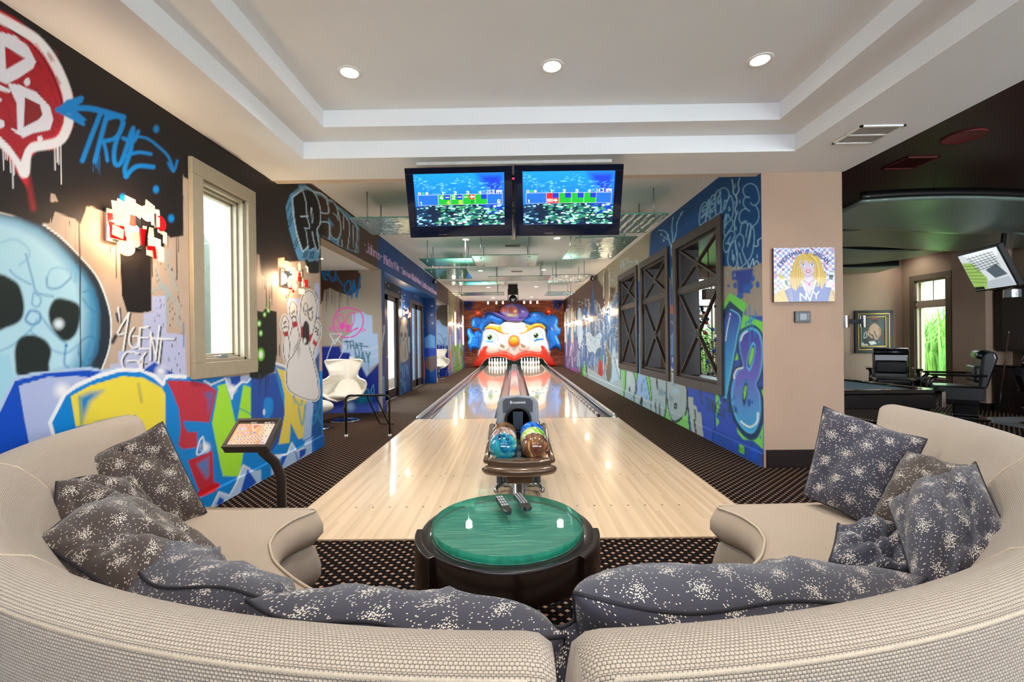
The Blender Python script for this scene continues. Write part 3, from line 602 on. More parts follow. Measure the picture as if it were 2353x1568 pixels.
# ---- alcove end wall (frontal) with ROCK ON, round face, THAT WAY
a = Canvas(plane_y(8.43, axis(-4.1, XL, .0115), axis(0, ZH, .0115)))
a.col[:] = lin('#a59c8f'); a.view(720, 560, 3.922)
a.fill([(-50, -50), (330, 70), (385, 190), (410, 225), (405, 260), (425, 270), (428, 400), (330, 470), (230, 440), (150, 400), (100, 420), (85, 520), (-50, 540)], '#4c382e', 2)
a.fill([(385, 190), (460, 205), (420, 235)], '#a59c8f', 4)
a.drips(100, 330, 400, 640, 15, 4, '#4f4238')
a.fill([(350, 640), (440, 615), (480, 640), (530, 650), (535, 810), (580, 815), (590, 1070), (520, 1120), (480, 1200), (400, 1195), (350, 1060), (250, 1000), (270, 850), (350, 800)], '#aac6ea', 3)
a.fill([(-50, 930), (240, 925), (250, 980), (330, 985), (335, 1060), (420, 1080), (480, 1200), (590, 1080), (590, 1800), (-50, 1800)], '#20328e', 4); a.fill([(-50, 960), (60, 925), (60, 1060), (-50, 1060)], '#3a3548', 6)
a.fill([(370, 1360), (500, 1330), (520, 1420), (400, 1480)], '#127a8c', 14, .7); a.fill([(100, 1480), (590, 1440), (590, 1600), (100, 1600)], '#4a62c4', 10, .8); a.glow((330, 1470), 60, '#9ec4ee', .8)
PK = '#e254b4'
a.line([(310, 578), (230, 600), (185, 680), (190, 770), (240, 830), (310, 848), (390, 820), (440, 750), (448, 670), (410, 605), (310, 578)], 12, PK, 1.2)
a.line([(240, 635), (215, 660), (235, 740), (262, 770), (278, 740), (270, 670), (240, 635)], 10, PK, 1.2); a.line([(362, 620), (310, 650), (290, 730), (305, 770), (345, 750), (370, 680), (362, 620)], 9, PK, 1.2)
a.dot((258, 738), 18, PK, 30); a.dot((312, 760), 20, PK, 34); a.line([(210, 755), (260, 785), (330, 792), (398, 762)], 9, PK, 1.2); a.line([(370, 775), (398, 762)], 15, PK)
a.line([(190, 755), (150, 755), (145, 772), (185, 772)], 8, PK); a.line([(415, 780), (460, 770), (465, 785), (430, 795)], 7, PK)
RB = '#1079c4'
for p in ([(75, 235), (100, 330)], [(75, 270), (110, 255), (115, 275), (90, 300), (125, 330)], [(125, 230), (115, 265), (135, 290), (140, 250), (125, 230)], [(175, 215), (140, 270), (165, 335), (195, 330)], [(222, 180), (200, 270), (190, 340)], [(195, 260), (215, 300), (262, 375)], [(160, 300), (210, 330)]): a.line(p, 10, RB, 2)
a.line([(320, 335), (285, 370), (285, 430), (315, 450), (335, 410), (335, 350), (320, 335)], 13, RB, 2); a.line([(345, 490), (365, 335), (390, 485), (425, 300)], 15, RB, 2, sm=False)
for p in ([(147, 815), (255, 812), (190, 905), (147, 815)], [(170, 850), (190, 910), (225, 850), (180, 880)], [(180, 880), (140, 980), (115, 1060)], [(330, 845), (275, 960), (220, 1060)], [(220, 870), (280, 930), (370, 960), (400, 985)], [(440, 955), (520, 955), (580, 925)], [(520, 1025), (560, 1020), (580, 1000)]): a.line(p, 7, '#d3e0f2', 1.2, .9, sm=False)
a.text('THAT', (290, 945), (455, 965), 68, 60, 9, '#2d6070', slant=-.1, soft=2); a.line([(280, 888), (360, 880)], 9, '#2d6070', 2); a.line([(390, 915), (490, 930)], 9, '#2d6070', 2)
a.text('WAY', (375, 1055), (520, 1075), 85, 90, 12, '#2d6f80', slant=-.05, soft=3); a.line([(495, 1060), (500, 1150)], 10, '#4d8ab0', 4, .7)
for p in ([(465, 1330), (490, 1310), (510, 1370)], [(540, 1270), (520, 1330), (545, 1360), (545, 1280)], [(395, 1190), (405, 1205), (380, 1200)]): a.line(p, 6, '#58b0e4', 1.5)
a.view(0, 0, 1)
a.done('wall_alcove', M_gloss_paint, kind='structure')
struct('wall_alcove_side', MB().box(-4.2, -4.1, 5.3, 8.6, 0, ZH), mat('alcove_paint', '#8f887e', .7))
struct('wall_alcove_near', MB().box(-4.2, XL - .2, 5.65, 5.77, 0, 3.9).box(-3.78, -3.66, 5.60, 5.65, 0, 3.9), mat('outside_render', '#ece2cb', .8))
struct('ceiling_alcove', MB().box(-4.2, XL - .2, 5.7, 8.5, ZH, ZH + .06).box(-3.6, XL - .2, 14.4, 17, ZH, ZH + .06), M_white)

# ---- recess with the two glass doors
a = Canvas(plane_x(XD, persp_axis(XD, 8.6, 14.25, 1.6, [9.0, 11.0, 12.25, 13.95]), axis(0, ZH, .018)))
a.col[:] = lin('#0f4890'); a.view(860, 560, 4.127)
a.fill([(0, 100), (90, 330), (258, 420), (258, 590), (215, 600), (0, 500)], '#1c1c26', 1.2)
for p in ((108, 366), (137, 400), (235, 458), (290, 488), (390, 498), (415, 510), (478, 632), (475, 790), (278, 545), (222, 550)): a.dot(p, 4.5, '#dfeaf6')
a.line([(255, 490), (265, 520), (240, 545), (262, 550), (255, 600)], 4, '#c4dcf0', .8); a.line([(285, 590), (300, 620), (320, 600)], 4, '#c4dcf0', .8)
a.fill([(218, 860), (240, 900), (340, 880), (345, 1020), (320, 1060), (225, 1160)], '#8fb0d0', 3, .8)
sk = [(235, 630), (245, 700), (250, 760), (240, 830), (250, 930), (235, 1010), (240, 1100), (280, 1130), (325, 1090), (322, 1010), (312, 930), (322, 830), (310, 790), (318, 730), (300, 700), (275, 700), (255, 720), (246, 640)]
a.fill(sk, '#a39c98', 1, sm=True); a.line(sk, 6, '#38363a', .8, closed=True); a.fill([(228, 640), (240, 660), (242, 730), (225, 700)], '#b08860', 1)
a.dot((260, 865), 9, '#33343a', 24); a.dot((295, 870), 9, '#33343a', 24); a.dot((277, 910), 5, '#33343a', 14); a.line([(262, 960), (265, 1090)], 3, '#4a4848', .8); a.line([(290, 960), (295, 1090)], 3, '#4a4848', .8)
for p in ([(235, 1120), (255, 1190), (240, 1220)], [(265, 1150), (275, 1280), (290, 1180), (285, 1150)], [(300, 1140), (320, 1240), (315, 1160)], [(235, 1310), (240, 1380), (255, 1440)], [(255, 1290), (270, 1360), (285, 1310), (292, 1400)], [(240, 1280), (300, 1330)]): a.line(p, 5, '#4fb4dc', 1, .9)
a.fill([(455, 760), (480, 900), (478, 1340), (455, 1340)], '#2a36a0', 2, .8); a.line([(483, 1110), (472, 1180), (480, 1230), (470, 1300)], 9, '#f06a28', 1)
a.view(0, 0, 1)
HD = [(8.8, 11.15, -1, 2.56), (12.15, 14.0, -1, 2.56)]
a.done('wall_recess', M_wall_paint, holefn([(9.0, 11.0, -1, 9)]) if False else (lambda c: ((c[:, 1] < 11.0) | ((c[:, 1] > 12.25) & (c[:, 1] < 13.95))) & (c[:, 2] < 2.5)), kind='structure')
a = Canvas(plane_y(14.2, axis(XD, XL, .01), axis(0, ZH, .02))); a.col[:] = lin('#0d3c80'); a.view(860, 560, 4.127)
a.fill([(470, 900), (530, 860), (575, 880), (580, 1000), (520, 1010), (480, 1000)], '#5a90c8', 3, .9); a.fill([(480, 990), (600, 990), (600, 1100), (480, 1100)], '#1d3fa4', 3); a.fill([(485, 1080), (580, 1060), (585, 1180), (545, 1220), (490, 1180)], '#6a5650', 3, .9)
for p in ((548, 592), (545, 678), (552, 755)): a.dot(p, 6, '#eef4fa'); a.glow(p, 14, '#7fa8d8', .5)
a.view(0, 0, 1); a.done('wall_recess_end', M_gloss_paint, kind='structure')
struct('ceiling_recess', MB().box(XD - .2, XL - .2, 8.6, 14.3, ZH, ZH + .05), bpy.data.materials['recess_soffit'])
struct('trim_recess', MB().box(XD, XL - .01, 8.55, 8.63, 0, ZH), mat('recess_return', '#14407c', .5))
# ---- second alcove
a = Canvas(plane_y(16.93, axis(-3.5, XL, .012), axis(0, ZH, .016))); a.col[:] = lin('#6b6258'); a.view(990, 660, 7.127)
a.fill([(0, 150), (180, 270), (100, 370), (0, 360)], '#9a938a', 3)
a.fill([(0, 560), (135, 535), (180, 615), (240, 650), (290, 640), (290, 1000), (0, 960)], '#94b8e0', 3); a.fill([(0, 930), (290, 960), (300, 1500), (0, 1500)], '#22348e', 5)
a.drips(110, 280, 930, 1150, 12, 6, '#8fb0e0', .6); a.drips(120, 290, 620, 900, 10, 5, '#7fa8d8', .5)
a.line([(110, 760), (170, 790), (195, 860), (225, 940)], 7, '#2c5a4a', 1); a.line([(120, 870), (180, 930), (220, 940)], 7, '#2c5a4a', 1); a.line([(205, 880), (245, 830), (225, 940)], 6, '#2c5a4a', 1); a.line([(245, 1470), (285, 1310)], 6, '#8fb0d8', 1)
a.view(0, 0, 1); a.done('wall_alcove_rear', M_gloss_paint, kind='structure')
struct('wall_alcove_rear_side', MB().box(-3.6, -3.5, 14.4, 17, 0, ZH).box(-3.5, XL - .2, 14.36, 14.46, 0, ZH), mat('alcove_paint_dark', '#5a6a80', .7))

# ---- right graffiti wall
w = Canvas(wall_grid(XR, YB, YE, 1.9, HR, -1))
w.col[:] = lin('#a39a86'); w.noise(.05, 20, 24)
w.view(1290, 550, 4.481)
w.fill([(370, 360), (20, 640), (20, 1400), (330, 1400), (560, 500), (420, 480), (380, 420)], '#574336', 3)
w.fill([(30, 900), (260, 900), (600, 560), (600, 1200), (420, 1300), (40, 1350)], '#4f7fb4', 10, .8)
w.fill([(600, 760), (560, 560), (600, 540)], '#2c5aa0', 4)
w.fill([(20, 1040), (160, 1020), (160, 1380), (20, 1300)], '#7a6a9c', 4, .8); w.fill([(600, 1200), (600, 1568), (380, 1500), (500, 1250), (540, 1100)], '#c8d6e0', 3)
pal_hi = ['#3f6a9c', '#6f9ccc', '#cfdce6', '#2f4668', '#8a949a', '#b8c8d4', '#4a3a34', '#e4eaf0']
for _ in range(420):
    aa = random.uniform(30, 600); bb = random.uniform(560, 1350)
    if bb < 640 + (330 - aa) * .2 and random.random() < .8: continue
    cc = random.choice(['#c8b4d8', '#e8e0ee', '#a070b4', '#6a7ab0', '#f0eef4', '#3a4a80']) if (aa < 165 and bb > 950) else random.choice(pal_hi)
    w.line([(aa, bb), (aa + random.uniform(-5, 5), bb + random.uniform(40, 190))], random.uniform(3, 9), cc, 1.0, .75, sm=False)
for _ in range(26):
    aa = random.uniform(150, 600); bb = random.uniform(620, 1150)
    w.line([(aa, bb), (aa + random.uniform(-20, 25), bb - random.uniform(10, 50)), (aa + random.uniform(10, 50), bb + random.uniform(-20, 20)), (aa + random.uniform(0, 60), bb + random.uniform(20, 80))], 4, random.choice(['#1c222a', '#e8eef4', '#dfe8f0']), .8)
w.fill([(322, 460), (335, 600), (345, 780), (300, 800), (312, 600)], '#2c62a8', 2); w.fill([(240, 700), (260, 690), (280, 780), (235, 790)], '#2c62a8', 2)
bear = [(165, 760), (175, 705), (200, 720), (212, 800), (222, 900), (225, 1000), (200, 1100), (185, 1140), (172, 1080), (160, 960)]
w.fill(bear, '#c8dcec', 1.2, sm=True); w.line(bear, 4, '#2a3038', .8, closed=True)
cl = [(250, 1010), (265, 960), (300, 960), (330, 1000), (370, 980), (400, 950), (420, 1000), (400, 1060), (410, 1110), (370, 1130), (350, 1190), (320, 1160), (290, 1170), (262, 1120)]
w.fill(cl, '#c6dcea', 1.2, sm=True); w.line(cl, 4, '#22282e', .8, closed=True)
for _ in range(60): w.dot((random.uniform(270, 400), random.uniform(985, 1120)), 2.5, '#46505c', soft=.8)
w.line([(330, 860), (338, 980), (312, 900), (305, 830)], 5, '#22282e'); w.line([(360, 860), (345, 990)], 5, '#f0f4f8')
for p in ([(370, 830), (395, 812), (430, 850), (450, 900)], [(365, 800), (385, 760), (430, 750)], [(370, 920), (400, 930), (450, 970)], [(490, 940), (520, 880), (560, 880), (590, 960)], [(480, 960), (510, 900), (570, 900)], [(500, 1010), (540, 960), (585, 990)]): w.line(p, 5, '#22282e', .8); w.line([(q[0], q[1] + 6) for q in p], 4, '#eef2f6', .8)
ell = [(460, 292), (488, 330), (495, 480), (490, 640), (470, 700), (445, 660), (432, 520), (436, 360)]
w.fill(ell, '#8a7a62', 1.2, sm=True); w.line(ell, 5, '#dfe6ea', .9, closed=True); w.line([(452, 340), (444, 640)], 5, '#4a4034', 1)
tube_ = [(455, 1050), (480, 1130), (515, 1220), (525, 1380), (505, 1470), (475, 1470), (455, 1380), (470, 1250), (450, 1120)]
w.fill(tube_, '#7d735f', 1.2, sm=True); w.line(tube_, 4, '#d8dde0', .9, closed=True)
w.fill([(385, 1260), (400, 1230), (422, 1280), (425, 1400), (400, 1500), (375, 1460)], '#cf3440', 1.2); w.fill([(408, 1200), (428, 1190), (430, 1260), (412, 1270)], '#3a9a6a', 1); w.fill([(430, 1420), (455, 1440), (450, 1510), (410, 1500)], '#5a7a8c', 1.5)
for p in ((222, 1330), (234, 1280), (246, 1300)): w.line([p, (p[0] - 2, p[1] + 110)], 8, '#6ee25a', 1.5, sm=False)
w.line([(60, 690), (75, 680), (90, 690), (80, 730), (62, 740), (55, 700)], 5, '#eeeeee', 1); w.fill([(58, 740), (75, 700), (98, 760), (90, 840), (70, 850)], '#b8b2ae', 2)
w.fill([(20, 630), (60, 600), (66, 700), (40, 740), (20, 740)], '#241f28', 2)
for _ in range(22): aa = random.uniform(40, 160); w.line([(aa, random.uniform(1290, 1330) + aa * .3), (aa + 4, 1345 + aa * .3)], 5, '#e834d8', 1.5, .9, sm=False)
w.line([(16, 900), (22, 1320)], 12, '#3030a0', 2)
w.text('ART', (600, 340), (690, 290), 110, 100, 5, '#b8d4e0', .05, 1); w.text('Crew', (690, 285), (790, 245), 55, 65, 5, '#b8d4e0', .05, 1)
w.line([(545, 380), (560, 370), (575, 420), (560, 475), (545, 440), (550, 410)], 4, '#b8c8c8', 1); w.line([(515, 560), (535, 590), (560, 575), (580, 590)], 4, '#b8c8c8', 1); w.line([(505, 400), (520, 450), (530, 400), (515, 425)], 3, '#c8d4d4', 1); w.dot((545, 345), 4, '#c8d4d4')
# middle part between the windows
w.view(1400, 390, 2.2395)
w.fill([(130, 590), (170, 560), (170, 1060), (145, 1060)], '#2b6fb8', 1.5); w.fill([(140, 860), (168, 830), (165, 1060), (150, 1050)], '#5fa8e0', 1.5, .9); w.line([(158, 700), (160, 860)], 5, '#e8eef4', 1)
w.fill([(210, 340), (218, 320), (590, 0), (800, 0), (800, 500), (700, 505), (590, 498), (590, 600), (330, 590), (320, 620), (314, 560), (205, 450)], '#0a4a8a', 2)
w.fill([(314, 590), (340, 590), (345, 1040), (316, 1040)], '#2c62b4', 1.2); w.fill([(316, 700), (338, 690), (340, 740), (318, 745)], '#e4683c', 1); w.fill([(318, 860), (340, 850), (342, 950), (318, 955)], '#5a9ae0', 1.2); w.line([(320, 780), (338, 820), (320, 860)], 5, '#9fc4ec', 1); w.fill([(318, 1015), (344, 1010), (344, 1032), (318, 1036)], '#e8ecee', 1)
BO = '#8fc6e6'
for p in ([(255, 312), (290, 320), (310, 370), (318, 400)], [(328, 245), (322, 300), (326, 360), (318, 420), (330, 470), (322, 540), (328, 610)], [(378, 215), (350, 270), (345, 320), (332, 370)], [(280, 345), (300, 360)]): w.line(p, 5, BO, 1.2)
for p in ((268, 335), (280, 365), (302, 340), (370, 228)): w.dot(p, 4, BO, 7)
# ELECTRIC E CREW outlines
w.view(1570, 380, 4.61)
EL = [[(175, 640), (170, 560), (185, 450), (215, 400), (245, 395), (240, 430), (215, 440), (200, 500), (235, 465), (245, 490), (200, 540), (195, 560), (235, 520), (238, 570), (215, 610), (175, 640)],
      [(240, 600), (250, 480), (262, 380), (268, 365), (272, 400), (262, 530), (285, 560), (262, 600), (240, 600)], [(285, 570), (285, 400), (300, 330), (330, 315), (330, 350), (305, 380), (300, 420), (330, 400), (330, 440), (300, 470), (300, 500), (340, 470), (345, 520), (310, 560), (285, 570)],
      [(345, 520), (340, 400), (345, 300), (380, 260), (395, 300), (370, 340), (372, 410), (395, 370), (400, 470), (370, 520), (345, 520)], [(395, 480), (400, 380), (385, 290), (400, 250), (440, 240), (475, 270), (485, 330), (455, 385), (440, 370), (425, 470), (405, 500), (395, 480)],
      [(440, 470), (460, 400), (500, 320), (522, 380), (530, 480), (515, 550), (490, 560), (475, 520), (450, 560), (430, 600)], [(485, 440), (495, 470), (482, 480), (485, 440)], [(430, 660), (440, 560), (455, 515), (460, 560), (440, 660)], [(440, 750), (430, 690), (470, 610), (515, 575), (522, 640), (480, 700), (450, 750), (440, 750)],
      [(450, 925), (425, 880), (430, 790), (480, 710), (530, 700), (545, 750), (490, 840), (475, 810), (500, 760)], [(450, 830), (480, 820), (495, 850), (470, 910), (450, 925)],
      [(500, 1100), (470, 1010), (490, 880), (540, 800), (560, 860), (575, 960), (560, 1060), (520, 1105), (500, 1100)], [(520, 900), (520, 1000)], [(530, 1030), (535, 950), (545, 1000)], [(580, 1070), (570, 960), (550, 820), (570, 750), (600, 730), (635, 760), (640, 850), (625, 900), (665, 1020), (635, 1060), (610, 1080), (590, 1090)], [(588, 820), (596, 860)], [(595, 930), (620, 1040)],
      [(600, 730), (620, 620), (660, 590), (680, 640), (670, 700), (690, 620), (715, 640), (700, 740), (680, 860)], [(710, 740), (720, 670), (740, 660), (752, 740), (745, 860), (720, 960), (680, 1020)], [(670, 700), (665, 760)], [(710, 740), (690, 830)],
      [(700, 485), (660, 460), (610, 490), (592, 560), (610, 610), (650, 610), (670, 590)], [(700, 340), (650, 320), (635, 250), (680, 200), (740, 200), (785, 250), (805, 350), (790, 400), (745, 425), (715, 400)], [(700, 340), (650, 345), (635, 400), (655, 445), (700, 485)], [(770, 430), (800, 500), (790, 590), (735, 645), (710, 620)]]
for p in EL: w.line(p, 10, BO, 1.6, .95)
for p in ([(515, 150), (530, 230), (530, 290), (560, 330), (570, 400), (550, 460), (560, 520), (543, 600), (545, 690)], [(598, 135), (580, 200), (590, 260), (565, 310), (555, 340)], [(825, 770), (790, 800), (795, 840), (770, 860), (745, 850)], [(685, 1030), (700, 1085), (740, 990), (745, 1060), (780, 1010), (815, 1090)], [(510, 1110), (490, 1230), (460, 1270), (435, 1330)], [(580, 1070), (600, 1170), (625, 1230), (590, 1340), (600, 1470), (560, 1568)]): w.line(p, 9, '#b8e4f4', 1.5)
w.fill([(425, 1080), (505, 1060), (515, 1110), (740, 1100), (735, 1080), (830, 1030), (840, 1600), (425, 1600)], '#a2988a', 2)
w.fill([(515, 1120), (740, 1090), (735, 1200), (700, 1300), (690, 1400), (580, 1420), (565, 1220), (515, 1215)], '#2e4aa4', 5, .95)
for p, r_ in [((548, 1275), 20), ((478, 1290), 16), ((738, 1200), 20), ((788, 1265), 21), ((715, 1275), 24), ((672, 1330), 40), ((682, 1385), 36), ((738, 1400), 26), ((525, 1388), 15), ((808, 1410), 11), ((710, 1450), 36), ((590, 1400), 24), ((628, 1475), 24), ((735, 1560), 20), ((600, 1380), 22)]: w.dot(p, r_, '#2660bc', r_ * 1.7, soft=1.5)
for p in ((468, 1145), (545, 1165), (560, 670), (548, 220), (545, 400), (598, 385), (575, 500), (782, 965)): w.dot(p, 5, BO, 18, soft=2)
# the large lower letters
w.view(1570, 640, 3.484)
w.fill([(320, 240), (640, 250), (650, 1600), (-100, 1400), (-700, 900), (-150, 860), (320, 930)], '#2f55b4', 2)
w.fill([(325, 200), (370, 112), (510, 200), (485, 290), (640, 350), (645, 470), (325, 420)], '#74dc58', 3); w.fill([(480, 180), (510, 180), (500, 300), (640, 300), (640, 120), (480, 120)], '#a2988a', 4); w.fill([(325, 60), (420, 80), (360, 130), (325, 200)], '#a2988a', 3)
w.fill([(320, 260), (372, 178), (480, 272), (462, 380), (420, 640), (345, 990), (320, 1000)], '#25406a', 1.8)
w.fill([(325, 330), (375, 240), (460, 300), (440, 440), (400, 640), (340, 960), (325, 960)], lambda X, Y: np.array(lin('#3048b4')) * (1 - np.clip((Y - 715) / 190, 0, 1))[:, None] + np.array(lin('#48b8ee')) * np.clip((Y - 715) / 190, 0, 1)[:, None], 2)
w.line([(380, 250), (455, 310), (430, 470), (395, 660), (340, 960)], 11, '#66c4f4', 1.6); w.line([(372, 310), (350, 420), (340, 500)], 7, '#f4f8fc', 1.2); w.dot((376, 288), 5, '#ffffff', 12)
w.fill([(430, 940), (640, 900), (640, 1370), (560, 1300), (480, 1290), (400, 1200)], '#7edc60', 3)
w.fill([(255, 930), (290, 950), (420, 1120), (440, 1280), (350, 1250), (255, 1200)], '#3a5ac8', 3); w.fill([(255, 920), (280, 930), (300, 1000), (280, 1060), (285, 1160), (265, 1190)], '#84e468', 2)
o8 = [(505, 385), (560, 370), (630, 430), (660, 560), (650, 700), (630, 800), (600, 850), (640, 930), (650, 1060), (635, 1180), (590, 1280), (520, 1290), (440, 1210), (380, 1090), (360, 960), (370, 840), (410, 720), (455, 690), (440, 600), (430, 500), (455, 420)]
w.fill(o8, '#20406e', 2, sm=True)
i8 = [(510, 405), (560, 395), (615, 440), (640, 560), (632, 700), (610, 790), (585, 850), (615, 930), (622, 1060), (605, 1160), (565, 1235), (510, 1235), (440, 1160), (400, 1060), (382, 950), (392, 850), (425, 750), (475, 705), (455, 600), (445, 500), (465, 440)]
w.fill(i8, '#5cc0f2', 2, sm=True)
def g8(X, Y):
    t = np.clip((Y - 755) / 245, 0, 1)[:, None]; A_, B_, C_ = [np.array(lin(q)) for q in ('#3440a8', '#6a68cc', '#3fb4ec')]
    return np.where(t < .45, A_ * (1 - t / .45) + B_ * t / .45, B_ * (1 - (t - .45) / .55) + C_ * (t - .45) / .55)
cx8, cy8 = 525, 800
w.fill([(cx8 + (a_ - cx8) * .9, cy8 + (b_ - cy8) * .955) for a_, b_ in i8], g8, 5, sm=True)
w.fill([(520, 740), (508, 680), (530, 570), (560, 510), (580, 550), (568, 640), (545, 720)], '#5cc0f2', 2, sm=True); w.fill([(525, 720), (515, 670), (540, 570), (565, 530), (572, 580), (556, 660)], '#1d4a94', 1.5, sm=True); w.fill([(530, 700), (526, 650), (550, 560), (566, 565), (556, 640)], '#86d850', 1.5, sm=True)
w.fill([(482, 1030), (470, 960), (482, 850), (500, 800), (520, 850), (512, 960), (495, 1020)], '#3a7cc0', 2, sm=True); w.fill([(484, 1010), (476, 950), (488, 860), (508, 840), (508, 930), (495, 1000)], '#12384f', 1.2, sm=True); w.fill([(488, 970), (482, 930), (492, 870), (506, 860), (502, 930)], '#86d850', 1.2, sm=True)
w.fill([(640, 860), (600, 870), (645, 960)], '#20406e', 2); w.fill([(432, 590), (440, 650), (412, 660)], '#86d850', 1.5); w.fill([(626, 900), (645, 880), (645, 970)], '#86d850', 2)
w.line([(512, 425), (480, 450), (460, 500)], 10, '#ffffff', 1.5); w.line([(478, 716), (430, 730), (405, 780)], 10, '#ffffff', 1.5); w.line([(598, 1080), (590, 1150), (540, 1190), (490, 1170), (462, 1145)], 15, '#eaf6fc', 2)
w.dot((408, 795), 7, '#ffffff', 10); w.dot((527, 996), 14, '#1d56b4', 30); w.dot((553, 992), 7, '#1d56b4', 14); w.dot((393, 972), 6, '#1d56b4', 12); w.dot((432, 845), 5, '#2f5cc0', 10); w.dot((408, 950), 5, '#1d56b4', 11)
for p, r_ in [((280, 1100), 14), ((385, 1100), 9), ((420, 1050), 12), ((415, 1330), 14), ((415, 1180), 8), ((258, 1270), 14), ((570, 1400), 30), ((618, 1270), 6), ((280, 990), 6), ((297, 975), 4)]: w.dot(p, r_, '#1f5ccc', r_ * 1.9, soft=1.5)
for p in ([(530, 215), (530, 290), (535, 400), (530, 540)], [(500, 355), (540, 330), (580, 290), (575, 260)], [(540, 330), (560, 400), (575, 470)], [(580, 290), (560, 330), (500, 370), (535, 430)]): w.line(p, 9, '#2a86d0', 2, .9)
w.fill([(35, 870), (165, 905), (255, 925), (255, 1200), (235, 1200), (225, 1310), (160, 1270), (160, 1210), (135, 1200), (140, 1080), (110, 1060), (108, 1030), (80, 1020), (78, 950), (35, 945)], '#3f5fcc', 1.2)
w.line([(255, 930), (252, 1060), (252, 1200), (228, 1310)], 5, '#2a3c50', .9, sm=False)
for t, p0, p1, h in (('THUGS', (185, 1050), (320, 1110), 100), ('MA', (320, 1120), (440, 1080), 80)): w.text(t, p0, p1, h, h * .9, 7, '#2f4a44', -.08, 1.5, a=.85)
w.line([(135, 890), (150, 1010)], 12, '#3a5070', 2)
# pale block letters below the windows
w.view(1400, 820, 8.253)
w.fill([(-400, 200), (0, 480), (230, 250), (620, 330), (1180, 480), (1460, 550), (1500, 1380), (1800, 1568), (900, 1100), (0, 640), (-400, 400)], '#b9c6c8', 1.2)
w.fill([(60, 100), (210, 0), (210, 400), (150, 450), (0, 500), (40, 400)], '#bcd6ea', 2); w.fill([(520, 330), (720, 380), (790, 820), (520, 700)], '#a9c4ec', 3); w.fill([(330, 260), (460, 300), (500, 560), (480, 700), (330, 640)], '#d3dbde', 3); w.fill([(1480, 760), (1590, 770), (1590, 900), (1660, 950), (1670, 1050), (1740, 1060), (1790, 1568), (1560, 1420)], '#bcc4c0', 1)
w.fill([(570, 0), (620, 0), (625, 330), (580, 320)], '#4f9cdc', 1.5); w.fill([(580, 180), (625, 180), (625, 340), (580, 330)], '#b4cdf0', 1.5); w.fill([(1180, 0), (1262, 0), (1262, 240), (1180, 230)], '#2f6ad0', 1.5); w.fill([(1190, 10), (1255, 10), (1255, 110), (1190, 110)], '#a4c4ec', 1.5); w.fill([(1180, 240), (1262, 245), (1262, 270), (1180, 265)], '#f0f4f4', 1); w.fill([(1180, 270), (1262, 275), (1262, 300), (1180, 295)], '#3f5a60', 1); w.fill([(1180, 300), (1262, 305), (1270, 500), (1190, 480)], '#b9c6c8', 1)
G2 = '#8ce070'
for p in ([(240, 250), (315, 260), (300, 620), (275, 770), (245, 740), (262, 600)], [(470, 300), (525, 315), (515, 480), (495, 420)], [(700, 370), (760, 375), (800, 830), (780, 820)], [(1060, 960), (1090, 970), (1110, 1060), (1180, 1220), (1045, 1170)], [(1080, 780), (1100, 880), (1105, 990), (1085, 960)], [(1410, 1120), (1490, 1150), (1520, 1400), (1290, 1270)], [(1480, 940), (1500, 1150), (1450, 1130)], [(460, 830), (490, 860), (480, 890), (420, 850)]): w.fill(p, G2, 1)
w.fill([(585, 870), (600, 860), (625, 930), (620, 970), (585, 930)], '#4ae02a', 1)
DKL = '#28353c'
for p, wd in [([(315, 265), (312, 400), (300, 620)], 16), ([(450, 290), (490, 400), (505, 560), (480, 720), (470, 860)], 14), ([(530, 330), (520, 560), (505, 700)], 18), ([(695, 370), (740, 600), (780, 850), (800, 1040)], 12), ([(755, 375), (790, 640), (808, 840)], 14), ([(895, 400), (915, 620)], 26), ([(1085, 460), (1085, 700), (1075, 960), (1045, 1160)], 22), ([(1460, 560), (1480, 700), (1470, 960), (1440, 1110)], 26), ([(1105, 800), (1120, 980), (1180, 1200)], 12), ([(1485, 860), (1510, 1060), (1520, 1150)], 12), ([(880, 810), (880, 880)], 10), ([(970, 840), (970, 910)], 10), ([(870, 880), (890, 1060)], 22), ([(950, 910), (955, 1120)], 24), ([(1625, 1010), (1635, 1200)], 20), ([(1610, 1200), (1650, 1480)], 26), ([(1500, 1160), (1530, 1400)], 14), ([(285, 630), (280, 770)], 12)]: w.line(p, wd, DKL, 1)
w.fill([(1180, 1180), (1240, 1220), (1320, 1180), (1400, 1115), (1380, 1180), (1330, 1230), (1270, 1260), (1190, 1235)], DKL, 1); w.fill([(575, 880), (605, 750), (640, 790), (625, 960)], DKL, 1); w.fill([(375, 560), (400, 580), (405, 660), (370, 655)], DKL, 1); w.line([(618, 510), (618, 665)], 14, DKL, 1)
w.dot((1255, 935), 33, DKL, 62); w.dot((1258, 938), 12, '#a8b4b8', 22); w.fill([(400, 830), (470, 720), (480, 740), (410, 835)], '#6a8aa8', 1)
for p, r_ in (((657, 460), 14), ((685, 630), 9), ((703, 780), 11), ((688, 910), 8), ((1220, 415), 8), ((1210, 530), 8), ((1245, 520), 7), ((1250, 320), 7)): w.dot(p, r_, '#3f8fe0', r_ * 3, soft=1)
w.text('Tokyo', (930, 720), (1090, 760), 150, 130, 9, '#3d7a9c', -.05, 1.5, a=.85); w.text('Joe', (1120, 840), (1220, 850), 160, 110, 9, '#3d7a9c', -.05, 1.5, a=.8); w.line([(1150, 700), (1180, 980)], 6, '#5a94b4', 1.5, .7); w.glow((1270, 650), 90, '#b4dcf4', .6)
w.fill([(120, 40), (170, 60), (205, 430), (150, 260)], '#e4ecf2', 1.2); w.line([(100, 20), (130, 190), (205, 430), (212, 200)], 9, '#28353c', 1)
w.view(0, 0, 1)
w.done('wall_right', M_wall_paint, holefn(HR), kind='structure')
